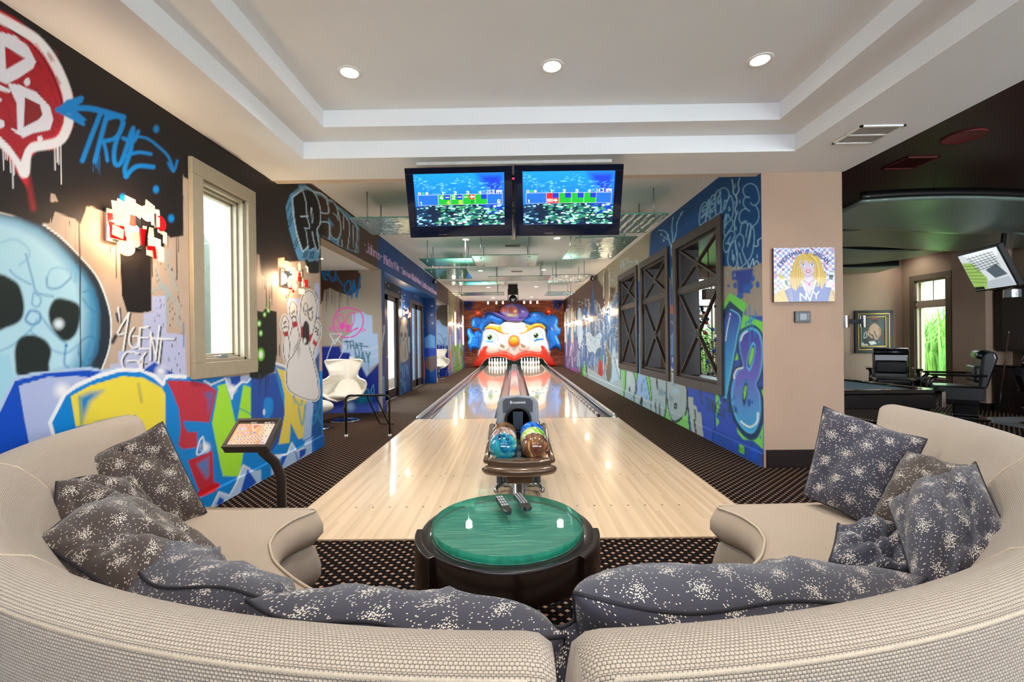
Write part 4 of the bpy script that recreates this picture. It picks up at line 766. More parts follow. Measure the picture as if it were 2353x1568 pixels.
# body of the right wall: dark wood-lined openings, end pillar
mb = MB(); x0, x1 = XR + .004, XR + .33
for a_, b_ in ((YB + .05, 5.59), (6.98, 7.47), (8.85, 9.30), (10.70, 19.0), (19.85, 21.6), (22.4, YE)): mb.box(x0, x1, a_, b_, 0, ZF)
for a_, b_ in ((5.59, 6.98), (7.47, 8.85), (9.30, 10.70)): mb.box(x0, x1, a_, b_, 0, .75).box(x0, x1, a_, b_, 2.75, ZF)
for a_, b_ in ((19.0, 19.85), (21.6, 22.4)): mb.box(x0, x1, a_, b_, 0, 1.19).box(x0, x1, a_, b_, 2.71, ZF)
struct('wall_right_core', mb, M_tan)
struct('wall_pillar', MB().box(XR + .001, 3.41, YB, YB + .6, 0, ZF), M_tan)
struct('baseboard_pillar', MB().box(XR + .02, 3.425, YB - .015, YB, 0, .185).box(3.41, 3.425, YB, YB + .6, 0, .185), M_espresso, bevel=.004)
struct('wall_left_end', MB().box(-3.0, XL, YE, YE + .1, 0, ZF), Wk)

# ---- brick wall behind the lanes (opening for the pin decks)
M_brick = mat('brick', '#7a3b2c', .85, noise=0)
n, L, b = NT(M_brick); tc = n.new('ShaderNodeTexCoord'); mp = n.new('ShaderNodeMapping'); mp.inputs['Rotation'].default_value = (R(90), 0, 0); L.new(tc.outputs['Object'], mp.inputs[0])
bt = n.new('ShaderNodeTexBrick'); L.new(mp.outputs[0], bt.inputs[0]); bt.inputs['Scale'].default_value = 1; bt.inputs['Brick Width'].default_value = .3; bt.inputs['Row Height'].default_value = .088; bt.inputs['Mortar Size'].default_value = .008
bt.inputs['Color1'].default_value = rgba('#bd6e52'); bt.inputs['Color2'].default_value = rgba('#8a4331'); bt.inputs['Mortar'].default_value = rgba('#5a4038'); L.new(bt.outputs[0], b.inputs['Base Color'])
bp = n.new('ShaderNodeBump'); bp.inputs['Distance'].default_value = .01; L.new(bt.outputs['Fac'], bp.inputs['Height']); bp.invert = True; L.new(bp.outputs[0], b.inputs['Normal'])
struct('wall_back', MB().box(XL - .1, XR + .1, YE, YE + .12, 1.05, ZF).box(XL - .1, -1.75, YE, YE + .12, 0, 1.05).box(1.80, XR + .1, YE, YE + .12, 0, 1.05), M_brick)
struct('wall_pit', MB().box(-1.9, 1.95, 25.2, 25.3, -.3, 1.4).box(-1.9, 1.95, YE + .1, 25.2, 1.05, 1.15).box(-1.85, -1.75, YE + .1, 25.2, -.3, 1.1).box(1.80, 1.9, YE + .1, 25.2, -.3, 1.1), mat('pit_dark_green', '#0f2a26', .6))
# ------------------------------------------------------------ approach, lanes, gutters
def wood_boards(name, col, rough, bw=.0273, coat=.3, contrast=.12, spec=.5):
    m = mat(name, col, rough, noise=0, coat=coat, spec=spec); n, L, b = NT(m); tc = n.new('ShaderNodeTexCoord'); sp = n.new('ShaderNodeSeparateXYZ'); L.new(tc.outputs['Object'], sp.inputs[0])
    bi = math_node(n, L, 'FLOOR', math_node(n, L, 'DIVIDE', sp.outputs[0], bw))
    row = math_node(n, L, 'FLOOR', math_node(n, L, 'ADD', math_node(n, L, 'DIVIDE', sp.outputs[1], 2.3), math_node(n, L, 'MULTIPLY', bi, .37)))
    wn_ = n.new('ShaderNodeTexWhiteNoise'); cb = n.new('ShaderNodeCombineXYZ'); L.new(bi, cb.inputs[0]); L.new(row, cb.inputs[1]); L.new(cb.outputs[0], wn_.inputs[0])
    mp = n.new('ShaderNodeMapping'); mp.inputs['Scale'].default_value = (60, 1.6, 1); L.new(tc.outputs['Object'], mp.inputs[0])
    nz = n.new('ShaderNodeTexNoise'); nz.inputs['Scale'].default_value = 1.5; nz.inputs['Detail'].default_value = 5; L.new(mp.outputs[0], nz.inputs['Vector'])
    f = math_node(n, L, 'ADD', math_node(n, L, 'MULTIPLY', wn_.outputs[0], .55), math_node(n, L, 'MULTIPLY', nz.outputs['Fac'], .45))
    cr = n.new('ShaderNodeValToRGB'); a = lin(col); cr.color_ramp.elements[0].position = .15; cr.color_ramp.elements[1].position = .85
    cr.color_ramp.elements[0].color = (*[v * (1 - contrast) * q for v, q in zip(a, (1, .96, .9))], 1); cr.color_ramp.elements[1].color = (*[min(1, v * (1 + contrast)) for v in a], 1)
    L.new(f, cr.inputs['Fac']); L.new(cr.outputs['Color'], b.inputs['Base Color']); return m
M_appr = wood_boards('approach_maple', '#e6caa8', .26)
M_lane = wood_boards('lane_maple', '#e6d2ba', .1, coat=.6, contrast=.07)
M_dot = mat('dark_dot', '#2a1c14', .6)
ap = thing('bowling_approach', 'pale maple approach floor in front of the two bowling lanes', 'wooden floor', (0, 5.3, 0))
build('planks', MB().box(-1.69, 1.77, 3.0, YFOUL - .004, 0, .014), M_appr, ap, bevel=.003)
d0 = None
for yy in (3.57, 4.39):
    for c0 in (-.878, .905):
        for k in range(-3, 4):
            if d0 is None: d0 = build('marker_dot', MB().lathe([(.0, .0146), (.0085, .0146)], (0, 0, 0), 10), M_dot, ap, local=True); q = d0
            else: q = d0.copy(); C.objects.link(q)
            q.location = (c0 + k * .136, yy - 5.3, 0)
YPE = 24.3
def lane(x0, x1, lab):
    t = thing('bowling_lane', lab, 'bowling lane', ((x0 + x1) / 2, 7.6, 0), group='bowling lanes')
    build('lane_bed', MB().box(x0, x1, YFOUL, YPE, -.1, .014), M_lane, t)
    build('foul_line', MB().box(x0, x1, YFOUL - .006, YFOUL + .006, .0141, .0149), mat('foul_line', '#6a5a50', .5), t)
    for k in range(-3, 4): build('aiming_arrow', MB().add([((x0 + x1) / 2 + k * .136 + dx, 12.3 - abs(k) * .25 + dy, .0146) for dx, dy in ((-.03, -.08), (.03, -.08), (0, .09))], [(0, 1, 2)]), M_dot, t)
    for k in (-.4, -.27, .27, .4): build('aiming_dot', MB().lathe([(.0, .0146), (.012, .0146)], ((x0 + x1) / 2 + k, 9.7, 0), 10), M_dot, t)
lane(LX0, -.345, 'glossy maple bowling lane whose pins stand at the mask side of the glass doors')
lane(.37, LX1, 'glossy maple bowling lane next to the bumper rail and the wall of framed openings')
M_gut = mat('gutter_grey', '#5c6468', .16, metal=.3, noise=.12, nscale=3)
def gutter(x0, x1, lab):
    c = (x0 + x1) / 2; r = (x1 - x0) / 2
    mb = MB().grid(lambda u, v: (c - r * math.cos(math.pi * u), YFOUL + v * (YPE - YFOUL), .005 - .8 * r * math.sin(math.pi * u)), 12, 1)
    mb.add([(c - r * math.cos(math.pi * i / 12), YFOUL + .001, .005 - .8 * r * math.sin(math.pi * i / 12)) for i in range(13)], [tuple(range(13))])
    o = build('gutter', mb, M_gut, smooth=False); tag(o, lab, 'gutter', 'lane gutters')
gutter(-1.63, LX0, 'outermost gutter, beside the carpet and the glass doors')
gutter(-.345, -.11, 'gutter between the return cap and the lane near the glass doors')
gutter(.135, .37, 'gutter between the return cap and the lane near the framed openings')
gutter(LX1, 1.68, 'outer gutter fitted with a slotted bumper rail')
def cap(x0, x1, lab, sgn):
    t = thing('lane_edge_rail', lab, 'edge rail', ((x0 + x1) / 2, 7.6, 0), group='rails along the lanes')
    c = (x0 + x1) / 2; r = abs(x1 - x0) / 2
    mb = MB().grid(lambda u, v: (c - r * math.cos(math.pi * u), YFOUL + .1 + v * (YE - .45 - YFOUL), .02 + .045 * math.sin(math.pi * u)), 10, 1).box(x0, x1, YFOUL + .1, YE - .35, -.02, .02)
    build('rail', mb, M_steel, t, smooth=True)
    mb = MB().grid(lambda u, v: (c + r * math.cos(math.pi * v) * math.cos(math.pi / 2 * u), YFOUL + .1 - .16 * math.sin(math.pi / 2 * u), .02 * (1 - u) + .045 * math.sin(math.pi * v) * math.cos(u * 1.3)), 8, 12)
    build('rounded_end', mb, M_chrome, t, smooth=True)
cap(-1.70, -1.63, 'rounded silver rail along the carpet on the glass door side', -1)
cap(1.68, 1.77, 'rounded silver rail along the carpet below the framed openings', 1)
M_bump = mat('bumper_slots', '#d8dcdc', .3, noise=0); n, L, b = NT(M_bump); tc = n.new('ShaderNodeTexCoord'); sp = n.new('ShaderNodeSeparateXYZ'); L.new(tc.outputs['Object'], sp.inputs[0])
fr = math_node(n, L, 'FRACT', math_node(n, L, 'MULTIPLY', sp.outputs[1], 2.8)); L.new(mixc(n, L, math_node(n, L, 'GREATER_THAN', fr, .24), '#d8dcdc', '#0c0d0f'), b.inputs['Base Color'])
o = build('bumper_rail', MB().box(LX1 + .006, LX1 + .045, YFOUL + .1, YPE - .8, .0, .05), M_bump); tag(o, 'long white bumper rail with square black slots in the outer gutter', 'bumper rail')
o = build('bumper_rail', MB().box(.145, .175, YFOUL + .1, YPE - .8, .0, .05), M_bump); tag(o, 'slotted bumper rail beside the central ball return cap', 'bumper rail')
o = build('lane_divider', MB().box(-.11, .135, YFOUL, YPE - .3, .0, .055), mat('return_cap', '#c9c8d4', .12, coat=.5, noise=.03), bevel=.008); tag(o, 'flat pale ball return cap running between the two lanes', 'lane capping')
struct('floor_under_lanes', MB().box(-1.9, 1.95, YFOUL, 25.2, -.35, -.3), mat('under_lane', '#101214', .8))

# ------------------------------------------------------------ pins
M_pin = mat('pin_white', '#f3f1ee', .25, noise=.01, emit=.1, ecol='#fff8f0'); M_red = mat('pin_red_band', '#c81f28', .3)  # pins given a faint glow of their own to look brighter
PR = [(.0, 0), (.0256, 0), (.0285, .02), (.042, .06), (.0555, .1), (.0605, .115), (.0585, .15), (.049, .19), (.035, .23), (.026, .255), (.0235, .27), (.0255, .3), (.031, .33), (.0323, .345), (.029, .365), (.018, .378), (0, .381)]
pin0 = thing('bowling_pin', '', 'bowling pin', (0, 0, 0), group='bowling pins')
def lathe_part(nm, prof, m, parent): return build(nm, MB().lathe(prof, n=18), m, parent, smooth=True, local=True)
lathe_part('pin_body', PR, M_pin, pin0); lathe_part('neck_stripe', [(.0262, .262), (.0242, .27), (.0250, .285)], M_red, pin0)
names = ['head pin', 'second-row pin nearer the glass doors', 'second-row pin nearer the framed openings', 'third-row pin nearest the glass doors', 'centre pin of the third row', 'third-row pin nearest the framed openings', 'back corner pin nearest the glass doors', 'back-row pin second from the glass doors', 'back-row pin second from the framed openings', 'back corner pin nearest the framed openings']
first = True
for c0, ln in ((-.85, 'glass door side lane'), (.885, 'framed opening side lane')):
    k = 0
    for r_ in range(4):
        for q in range(r_ + 1):
            loc = (c0 + (q - r_ / 2) * .3048, 23.0 + r_ * .264, .014); lab = f'white {names[k]} on the {ln}'
            if first: pin0.location = loc; pin0['label'] = lab; first = False
            else: dup(pin0, loc, 0, lab)
            k += 1

# ------------------------------------------------------------ the clown mask over the pin decks
KX, KY, KS, YM = 1020, 650, 5.058, 22.62
M_clown = paint_mat('clown_paint', .38, spec=.45, coat=.2)
def kpt(x, y, Y=YM): return at_y(KX + x / KS, KY + y / KS, Y)
def relief(name, poly, depth, rim, base, paint, parent, Y=YM, step=.62, sm=True, bump=None):
    P2 = np.array(poly, float) / KS + np.array([KX, KY])
    if sm: P2 = smooth_pts(P2, 5, True)
    xs = np.arange(P2[:, 0].min() - 1, P2[:, 0].max() + 1.2, step); ys = np.arange(P2[:, 1].min() - 1, P2[:, 1].max() + 1.2, step)
    o = np.array(at_y(xs[0], ys[0], Y)); ex = (np.array(at_y(xs[0] + 100, ys[0], Y)) - o) / 100; ey = (np.array(at_y(xs[0], ys[0] + 100, Y)) - o) / 100
    XX, YY = np.meshgrid(xs, ys, indexing='xy')
    d = Canvas.segdist(XX.ravel(), YY.ravel(), P2, True); ins = Canvas.inside(XX.ravel(), YY.ravel(), P2); d = np.where(ins, d, 0)
    t = np.clip(d / (rim / KS), 0, 1); hgt = depth * np.sqrt(1 - (1 - t) ** 2)
    if bump is not None: hgt = hgt + np.where(ins, bump(XX.ravel(), YY.ravel()) * np.clip(t * 2, 0, 1), 0)
    P = o + (XX - xs[0])[..., None] * ex + (YY - ys[0])[..., None] * ey
    P[..., 1] -= hgt.reshape(XX.shape)
    c = Canvas(P); c.x = XX.ravel(); c.y = YY.ravel(); c.col[:] = lin(base); c.view(KX, KY, KS)
    if paint: paint(c)
    insg = ins.reshape(XX.shape)
    keep = (insg[:-1, :-1] | insg[1:, :-1] | insg[:-1, 1:] | insg[1:, 1:]).ravel()
    return c.done(name, M_clown, lambda ctr: ~keep, parent=parent, smooth=True)
clown = thing('clown_mask', 'giant clown face with blue curls and purple cap over the pins', 'clown mask', (0.03, YM, 0))
ln = [(380, 1000), (400, 900), (395, 850), (400, 790), (425, 700), (430, 620), (445, 570), (490, 520), (530, 475), (620, 480), (690, 450), (800, 445), (920, 450), (1030, 490), (1140, 465), (1180, 540), (1195, 640), (1225, 720), (1240, 800), (1230, 850), (1245, 990), (1180, 930), (1140, 880), (1010, 852), (930, 858), (820, 900), (720, 868), (640, 852), (560, 856), (480, 890), (440, 950)]
def pf(c):
    c.fill([(400, 770), (430, 640), (450, 560), (480, 760), (470, 850)], '#d8e2ea', 3, .6)
    for cx_, cy_, s_ in ((690, 745, 1), (925, 735, -1)):
        c.dot((cx_, cy_), 72, '#e6ded6', 55, soft=4, a=.8); c.fill([(cx_ - 40 * s_, cy_ - 48), (cx_ + 45 * s_, cy_ - 5), (cx_ + 20 * s_, cy_ + 20), (cx_ - 40 * s_, cy_ + 25)], '#a88a74', 3, .85)  # brownish nostril shading put into the face colour
    for ex_, ey_, r_, fl in ((545, 650, 88, 1), (1075, 630, 80, -1)):
        c.line([(ex_ - r_, ey_ + 30), (ex_ - r_ * .9, ey_ - 40), (ex_ - r_ * .3, ey_ - 85), (ex_ + r_ * .4, ey_ - 75), (ex_ + r_ * .9, ey_ - 20), (ex_ + r_, ey_ + 30)], 7, '#2c6ab4', 1, .9)
        c.dot((ex_ - 5, ey_ - 13), 62, '#f2f4f2', 60, soft=2); c.dot((ex_ - 5, ey_ - 15), 44, '#b2ecb0', 48, soft=2); c.dot((ex_ - 8, ey_ - 15), 27, '#0c1210', 28, soft=1.2); c.dot((ex_ - 16, ey_ - 30), 7, '#ffffff'); c.dot((ex_ + 8, ey_ - 2), 4, '#e8f0f0')
    c.fill([(485, 675), (520, 668), (570, 675), (595, 690), (560, 698), (490, 692)], '#7aaee0', 1); c.fill([(1040, 672), (1080, 650), (1150, 645), (1155, 668), (1100, 670), (1045, 688)], '#3f7cc8', 1)
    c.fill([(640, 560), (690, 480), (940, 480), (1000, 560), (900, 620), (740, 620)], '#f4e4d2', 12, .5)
face = relief('face', ln, .34, 150, '#f2efe9', pf, clown)
relief('forehead_bulge', [(690, 470), (800, 452), (920, 465), (950, 540), (900, 600), (740, 600), (670, 540)], .08, 90, '#f4e8da', None, clown, Y=YM - .30)
for s_, q in ((1, [(630, 700), (690, 660), (755, 700), (770, 760), (700, 800), (635, 770)]), (-1, [(870, 700), (920, 655), (985, 690), (990, 750), (930, 790), (865, 765)])):
    relief('nostril', q, .09, 50, '#e9e2da', lambda c, q=q, s_=s_: c.fill([(q[0][0] + (20 if s_ > 0 else 20), 700), (q[0][0] + 85, 735), (q[0][0] + 70, 765), (q[0][0] + 25, 750)], '#a08068', 2, .85), clown, Y=YM - .31)  # brownish shade painted onto the nostril bulges
relief('nose', [(815 + 66 * math.cos(R(k * 20)), 677 + 68 * math.sin(R(k * 20))) for k in range(18)], .26, 66, '#e8541c', lambda c: (c.dot((815, 675), 52, '#f08a1c', soft=6), c.dot((815, 672), 34, '#f0a41c', soft=6)), clown, Y=YM - .36)
relief('eyebrow', [(480, 535), (500, 508), (560, 500), (620, 515), (655, 498), (668, 540), (700, 580), (740, 582), (768, 560), (775, 575), (750, 604), (690, 603), (630, 575), (580, 545), (520, 535)], .07, 22, '#f7a81e', lambda c: c.line([(500, 530), (620, 560), (700, 597), (760, 590)], 14, '#e8601e', 2, .8), clown, Y=YM - .29)
relief('eyebrow', [(850, 560), (870, 555), (900, 575), (950, 560), (970, 520), (940, 490), (1000, 500), (1050, 480), (1120, 475), (1170, 510), (1175, 540), (1110, 510), (1050, 520), (990, 560), (930, 595), (875, 595)], .07, 22, '#f7a81e', lambda c: c.line([(860, 580), (930, 590), (1000, 555), (1070, 515), (1150, 520)], 12, '#e8601e', 2, .8), clown, Y=YM - .29)
lips = [(500, 735), (508, 742), (488, 775), (495, 808), (530, 822), (590, 820), (650, 803), (720, 804), (775, 830), (822, 856), (870, 825), (935, 800), (1010, 796), (1080, 812), (1125, 805), (1142, 780), (1125, 745), (1132, 732), (1160, 735), (1185, 765), (1210, 820), (1232, 850), (1270, 890), (1298, 960), (1290, 975), (1222, 972), (1190, 925), (1150, 885), (1080, 864), (1010, 856), (930, 862), (870, 888), (822, 912), (770, 898), (720, 872), (640, 857), (560, 860), (490, 888), (450, 932), (410, 984), (345, 984), (345, 960), (370, 900), (405, 850), (425, 790), (455, 745)]
relief('lips', lips, .12, 34, '#e2301c', lambda c: (c.line([(400, 900), (520, 845), (650, 830), (760, 850), (820, 885), (880, 850), (1000, 825), (1150, 850), (1240, 920)], 26, '#ee4a26', 5, .6), c.line([(400, 850), (400, 985)], 3, '#6a1408', .6), c.line([(1232, 850), (1228, 975)], 3, '#6a1408', .6)), clown, Y=YM - .32, sm=False)
def swirl(c, cx_, cy_, r_, turns=1.6, a0=0, w_=6, dirn=1):
    c.line([(cx_ + r_ * (1 - k / 22) * math.cos(a0 + dirn * turns * 6.283 * k / 22), cy_ + r_ * .9 * (1 - k / 22) * math.sin(a0 + dirn * turns * 6.283 * k / 22)) for k in range(22)], w_, '#0a3a80', 1.1, .95)
def ph(c):
    for a in range(3): c.line([(440 - a * 20, 420 + a * 22), (500 - a * 12, 430 + a * 20), (560, 440 + a * 12)], 5, '#0a3a80', 1)
    swirl(c, 540, 405, 55, 1.7, 2.6); swirl(c, 650, 440, 44, 1.6, 3.4); swirl(c, 385, 460, 58, .8, 5.2)
    for k in range(8): c.line([(330 + k * 8, 545 + k * 3), (350 + k * 4, 600 + k * 8), (410, 590 + k * 13)] if k < 5 else [(300, 660 + (k - 5) * 30), (350, 640 + (k - 5) * 30), (410, 655 + (k - 5) * 32)], 5, '#0a3a80', 1)
    for k in range(9): c.line([(400 + k * 14, 600 - k * 16), (440 + k * 8, 560 - k * 14), (490 + k * 10, 530 - k * 10)], 4, '#0a3a80', 1)
    for k in range(6): c.line([(350 + k * 10, 440 - k * 2), (372 + k * 10, 480), (400 + k * 4, 512)], 4, '#0a3a80', 1)
    c.line([(404, 520), (406, 780)], 3, '#08204a', .7); c.line([(290, 590), (330, 620), (400, 615)], 5, '#3a9af0', 1.5, .8); c.line([(480, 390), (540, 368), (580, 372)], 5, '#4aa8f4', 1.5, .8)
relief('hair', [(445, 590), (410, 530), (335, 512), (328, 440), (365, 402), (450, 405), (490, 368), (560, 358), (620, 385), (690, 405), (705, 440), (682, 480), (640, 492), (570, 458), (510, 492), (470, 545), (450, 620), (425, 700), (410, 770), (340, 765), (308, 800), (296, 760), (275, 700), (292, 650), (268, 590), (280, 538), (315, 535), (345, 580), (400, 560)], .2, 45, '#1478e0', ph, clown, Y=YM - .1)
def ph2(c):
    swirl(c, 1080, 395, 75, 2.2, 3.0); swirl(c, 1235, 440, 70, 2.0, 3.6); swirl(c, 1315, 555, 42, 1.6, 2.0)
    for k in range(6): c.line([(930 + k * 16, 470 - k * 14), (965 + k * 14, 455 - k * 4), (1010 + k * 8, 485)], 4.5, '#0a3a80', 1)
    for k in range(8): c.line([(1200, 600 + k * 24), (1260, 585 + k * 24), (1345, 612 + k * 22)], 5, '#0a3a80', 1)
    for k in range(4): c.line([(1150 + k * 12, 470 + k * 12), (1220, 500 + k * 14), (1290, 500 + k * 12)], 4.5, '#0a3a80', 1)
    c.line([(1223, 520), (1226, 780)], 3, '#08204a', .7); c.line([(1040, 345), (1100, 340), (1150, 360)], 5, '#4aa8f4', 1.5, .8)
relief('hair', [(920, 435), (985, 400), (1000, 355), (1080, 335), (1160, 350), (1190, 378), (1270, 370), (1325, 430), (1322, 505), (1358, 540), (1345, 600), (1318, 622), (1350, 700), (1358, 782), (1300, 752), (1230, 782), (1222, 700), (1195, 620), (1205, 560), (1160, 500), (1100, 465), (1040, 490), (950, 480)], .2, 45, '#1478e0', ph2, clown, Y=YM - .1)
relief('cap_brim', [(455, 410), (470, 355), (510, 332), (570, 338), (640, 355), (700, 385), (800, 410), (900, 415), (950, 410), (920, 445), (860, 463), (780, 456), (700, 430), (610, 385), (540, 352), (495, 362), (472, 412)], .3, 22, '#6a5aa6', lambda c: c.line([(470, 380), (500, 348), (560, 350), (680, 405), (790, 440), (880, 445)], 12, '#4a3c88', 1.6, .8), clown, Y=YM - .22)
def pc(c):
    c.fill([(650, 330), (690, 270), (800, 250), (860, 300), (872, 430), (780, 420), (700, 385)], '#a08bc4', 2, .75); c.line([(838, 250), (868, 320), (874, 430)], 5, '#3c3070', 1)
    for dx_, col, wd in ((3, '#7a1c10', 13), (0, '#f2701e', 8)): c.text('NITRO', (668 + dx_, 338), (850 + dx_, 362), 62, 56, wd, col, -.05, 1.0, gap=.2)
    c.dot((828, 338), 17, '#f2ead8'); c.line([(828 + 24 * math.cos(R(k * 24)), 338 + 27 * math.sin(R(k * 24))) for k in range(16)], 8, '#f07a1e', 1)
    c.text('Lounge', (738, 392), (840, 392), 32, 28, 5.5, '#e8e838', 0, .8)
relief('cap_crown', [(648, 345), (665, 295), (715, 258), (800, 242), (890, 252), (960, 290), (990, 350), (970, 400), (930, 430), (860, 440), (780, 430), (700, 400)], .34, 90, '#6454a4', pc, clown, Y=YM - .2)
for (kx, ky, lab) in ((397, 350, 'small glowing red light on the brick above the short curls'), (1217, 335, 'small glowing red light on the brick above the double curls')):
    p = kpt(kx, ky, YE - .05); o = build('red_light', MB().ball(p, .05, 12, 8), mat('red_glow', '#ff2010', .4, emit=6, ecol='#ff2a14')); tag(o, lab, 'light', 'red lights on the brick wall')
for (kx, ky, lab) in ((262, 262, 'dark ball speaker on blue bracket in the corner by the glass door side'), (1352, 252, 'dark ball speaker on blue bracket in the corner by the framed opening side')):
    t = thing('corner_speaker', lab, 'speaker', kpt(kx, ky, YE - .3), group='corner speakers'); p = Vector(kpt(kx, ky, YE - .3)); p.x *= .955; t.location = p
    build('speaker_ball', MB().ball(p, .13, 16, 10), M_blackm, t, smooth=True); build('bracket', MB().prism([(-.25, .25), (.25, .25), (.18, -.1), (.02, -.28), (-.2, -.12)], p + Vector((0, .16, 0)), (1, 0, 0), (0, 0, 1), (0, 1, 0), .13), mat('blue_leaf', '#1c3a9c', .5), t, bevel=.02)
# ------------------------------------------------------------ lights in the ceiling
M_lamp = mat('lamp_glow', '#fff2dc', .5, noise=0, emit=9, ecol='#fff0da'); M_trimr = mat('light_trim', '#f1efec', .4, noise=.01)
def area(loc, size, watts, col=(1, .93, .84), rot=(0, 0, 0), spread=None):
    d = bpy.data.lights.new('lamp', 'AREA'); d.shape = 'DISK'; d.size = size; d.energy = watts; d.color = col
    if spread: d.spread = spread
    o = bpy.data.objects.new('lamp', d); C.objects.link(o); o.location = loc; o.rotation_euler = rot; return o
def down(loc, w):
    d = bpy.data.lights.new('downlight', 'SPOT'); d.energy = w; d.color = (1, .965, .92); d.spot_size = R(150); d.spot_blend = .9; d.shadow_soft_size = .06
    o = bpy.data.objects.new('downlight', d); C.objects.link(o); o.location = (loc[0], loc[1], loc[2] - .02); return o
def point(loc, watts, col, r=.05):
    d = bpy.data.lights.new('bulb_light', 'POINT'); d.energy = watts; d.color = col; d.shadow_soft_size = r
    o = bpy.data.objects.new('bulb_light', d); C.objects.link(o); o.location = loc; return o
dl0 = thing('recessed_downlight', '', 'ceiling light', (0, 0, 0))
build('trim_ring', MB().lathe([(.062, -.004), (.085, -.007), (.09, 0), (.062, 0)], n=32, cap=False), M_trimr, dl0, smooth=True, local=True)
build('lamp_face', MB().lathe([(0, -.003), (.06, -.004), (.063, -.005)], n=28), M_lamp, dl0, smooth=True, local=True)
dls = [((-1.19, 3.28, ZN + .30), 'recessed light in the tray ceiling nearest the skull wall', 'downlights in the tray ceiling'), ((.306, 3.25, ZN + .30), 'middle recessed light of the three in the tray ceiling', 'downlights in the tray ceiling'), ((1.80, 3.22, ZN + .30), 'recessed light in the tray ceiling nearest the games room', 'downlights in the tray ceiling')]
rows = ((8.75, 'just behind the television screens'), (12.7, 'second row behind the screens'), (16.7, 'by the hanging stage light'), (20.7, 'last row before the track spotlights'))
for yy, wd in rows:
    for xx, sd in ((-.92, 'glass door side'), (.88, 'framed opening side')): dls.append(((xx, yy, ZF), f'recessed light over the lane, {wd}, {sd}', 'downlights over the lanes'))
for i, (loc, lab, g) in enumerate(dls):
    if i == 0: dl0.location = loc; dl0['label'] = lab; dl0['group'] = g
    else: q = dup(dl0, loc, 0, lab); q['group'] = g
    down(loc, DOWN_W * (.62 if i < 3 else 1.15))
for xx, wd_ in ((-1.19, 'by the skull wall'), (.306, 'in the middle'), (1.80, 'by the games room')):   # the row repeats nearer the sofa
    q = dup(dl0, (xx, .3, ZN + .30), 0, f'recessed light above the sofa, {wd_}'); q['group'] = 'downlights above the sofa'; down((xx, .3, ZN + .3), DOWN_W * .28)

for loc, lab in (((-3.15, 7.2, ZH), 'added recessed light in the ceiling of the near alcove over the egg chair'), ((-3.0, 15.8, ZH), 'added recessed light in the ceiling of the far alcove')):  # extra unseen lamps added to brighten the alcoves
    q = dup(dl0, loc, 0, lab); q['group'] = 'added downlights in the alcoves'; down(loc, 110)
# vents
def vent(name, c, sx, sy, lab, nsl, m=M_trimr, dark=None, z=ZN, cols=2):
    t = thing(name, lab, 'vent', (c[0], c[1], z)); mb = MB(); f = .02
    mb.box(c[0] - sx / 2, c[0] + sx / 2, c[1] - sy / 2, c[1] - sy / 2 + f, z - .012, z).box(c[0] - sx / 2, c[0] + sx / 2, c[1] + sy / 2 - f, c[1] + sy / 2, z - .012, z).box(c[0] - sx / 2, c[0] - sx / 2 + f, c[1] - sy / 2, c[1] + sy / 2, z - .012, z).box(c[0] + sx / 2 - f, c[0] + sx / 2, c[1] - sy / 2, c[1] + sy / 2, z - .012, z)
    if cols == 2: mb.box(c[0] - sx / 2, c[0] + sx / 2, c[1] - .008, c[1] + .008, z - .011, z)
    build('vent_frame', mb, m, t); mb = MB()
    for k in range(nsl):
        xx = c[0] - sx / 2 + f + (sx - 2 * f) * (k + .5) / nsl; mb.bar((xx, c[1] - sy / 2 + f, z - .006), (xx, c[1] + sy / 2 - f, z - .006), (sx - 2 * f) / nsl * .3, .002, (0, 0, 1))
    build('louvres', mb, m, t); build('duct_shade', MB().box(c[0] - sx / 2 + f, c[0] + sx / 2 - f, c[1] - sy / 2 + f, c[1] + sy / 2 - f, z - .002, z - .001), dark or mat('duct_dark', '#060608', 1, spec=0), t)  # flat black sheet stands in for the shade behind the louvres
vent('ceiling_vent', (3.0, 3.77), .36, .33, 'white louvred vent in the ceiling beside the games room opening', 22)
vent('ceiling_vent', (.0, 9.35), .36, .3, 'white louvred vent in the far ceiling below the screens', 14, z=ZF, cols=1)
vent('ceiling_vent', (.12, 12.9), .36, .3, 'small white vent in the far ceiling between the glass panels', 10, z=ZF, cols=1)

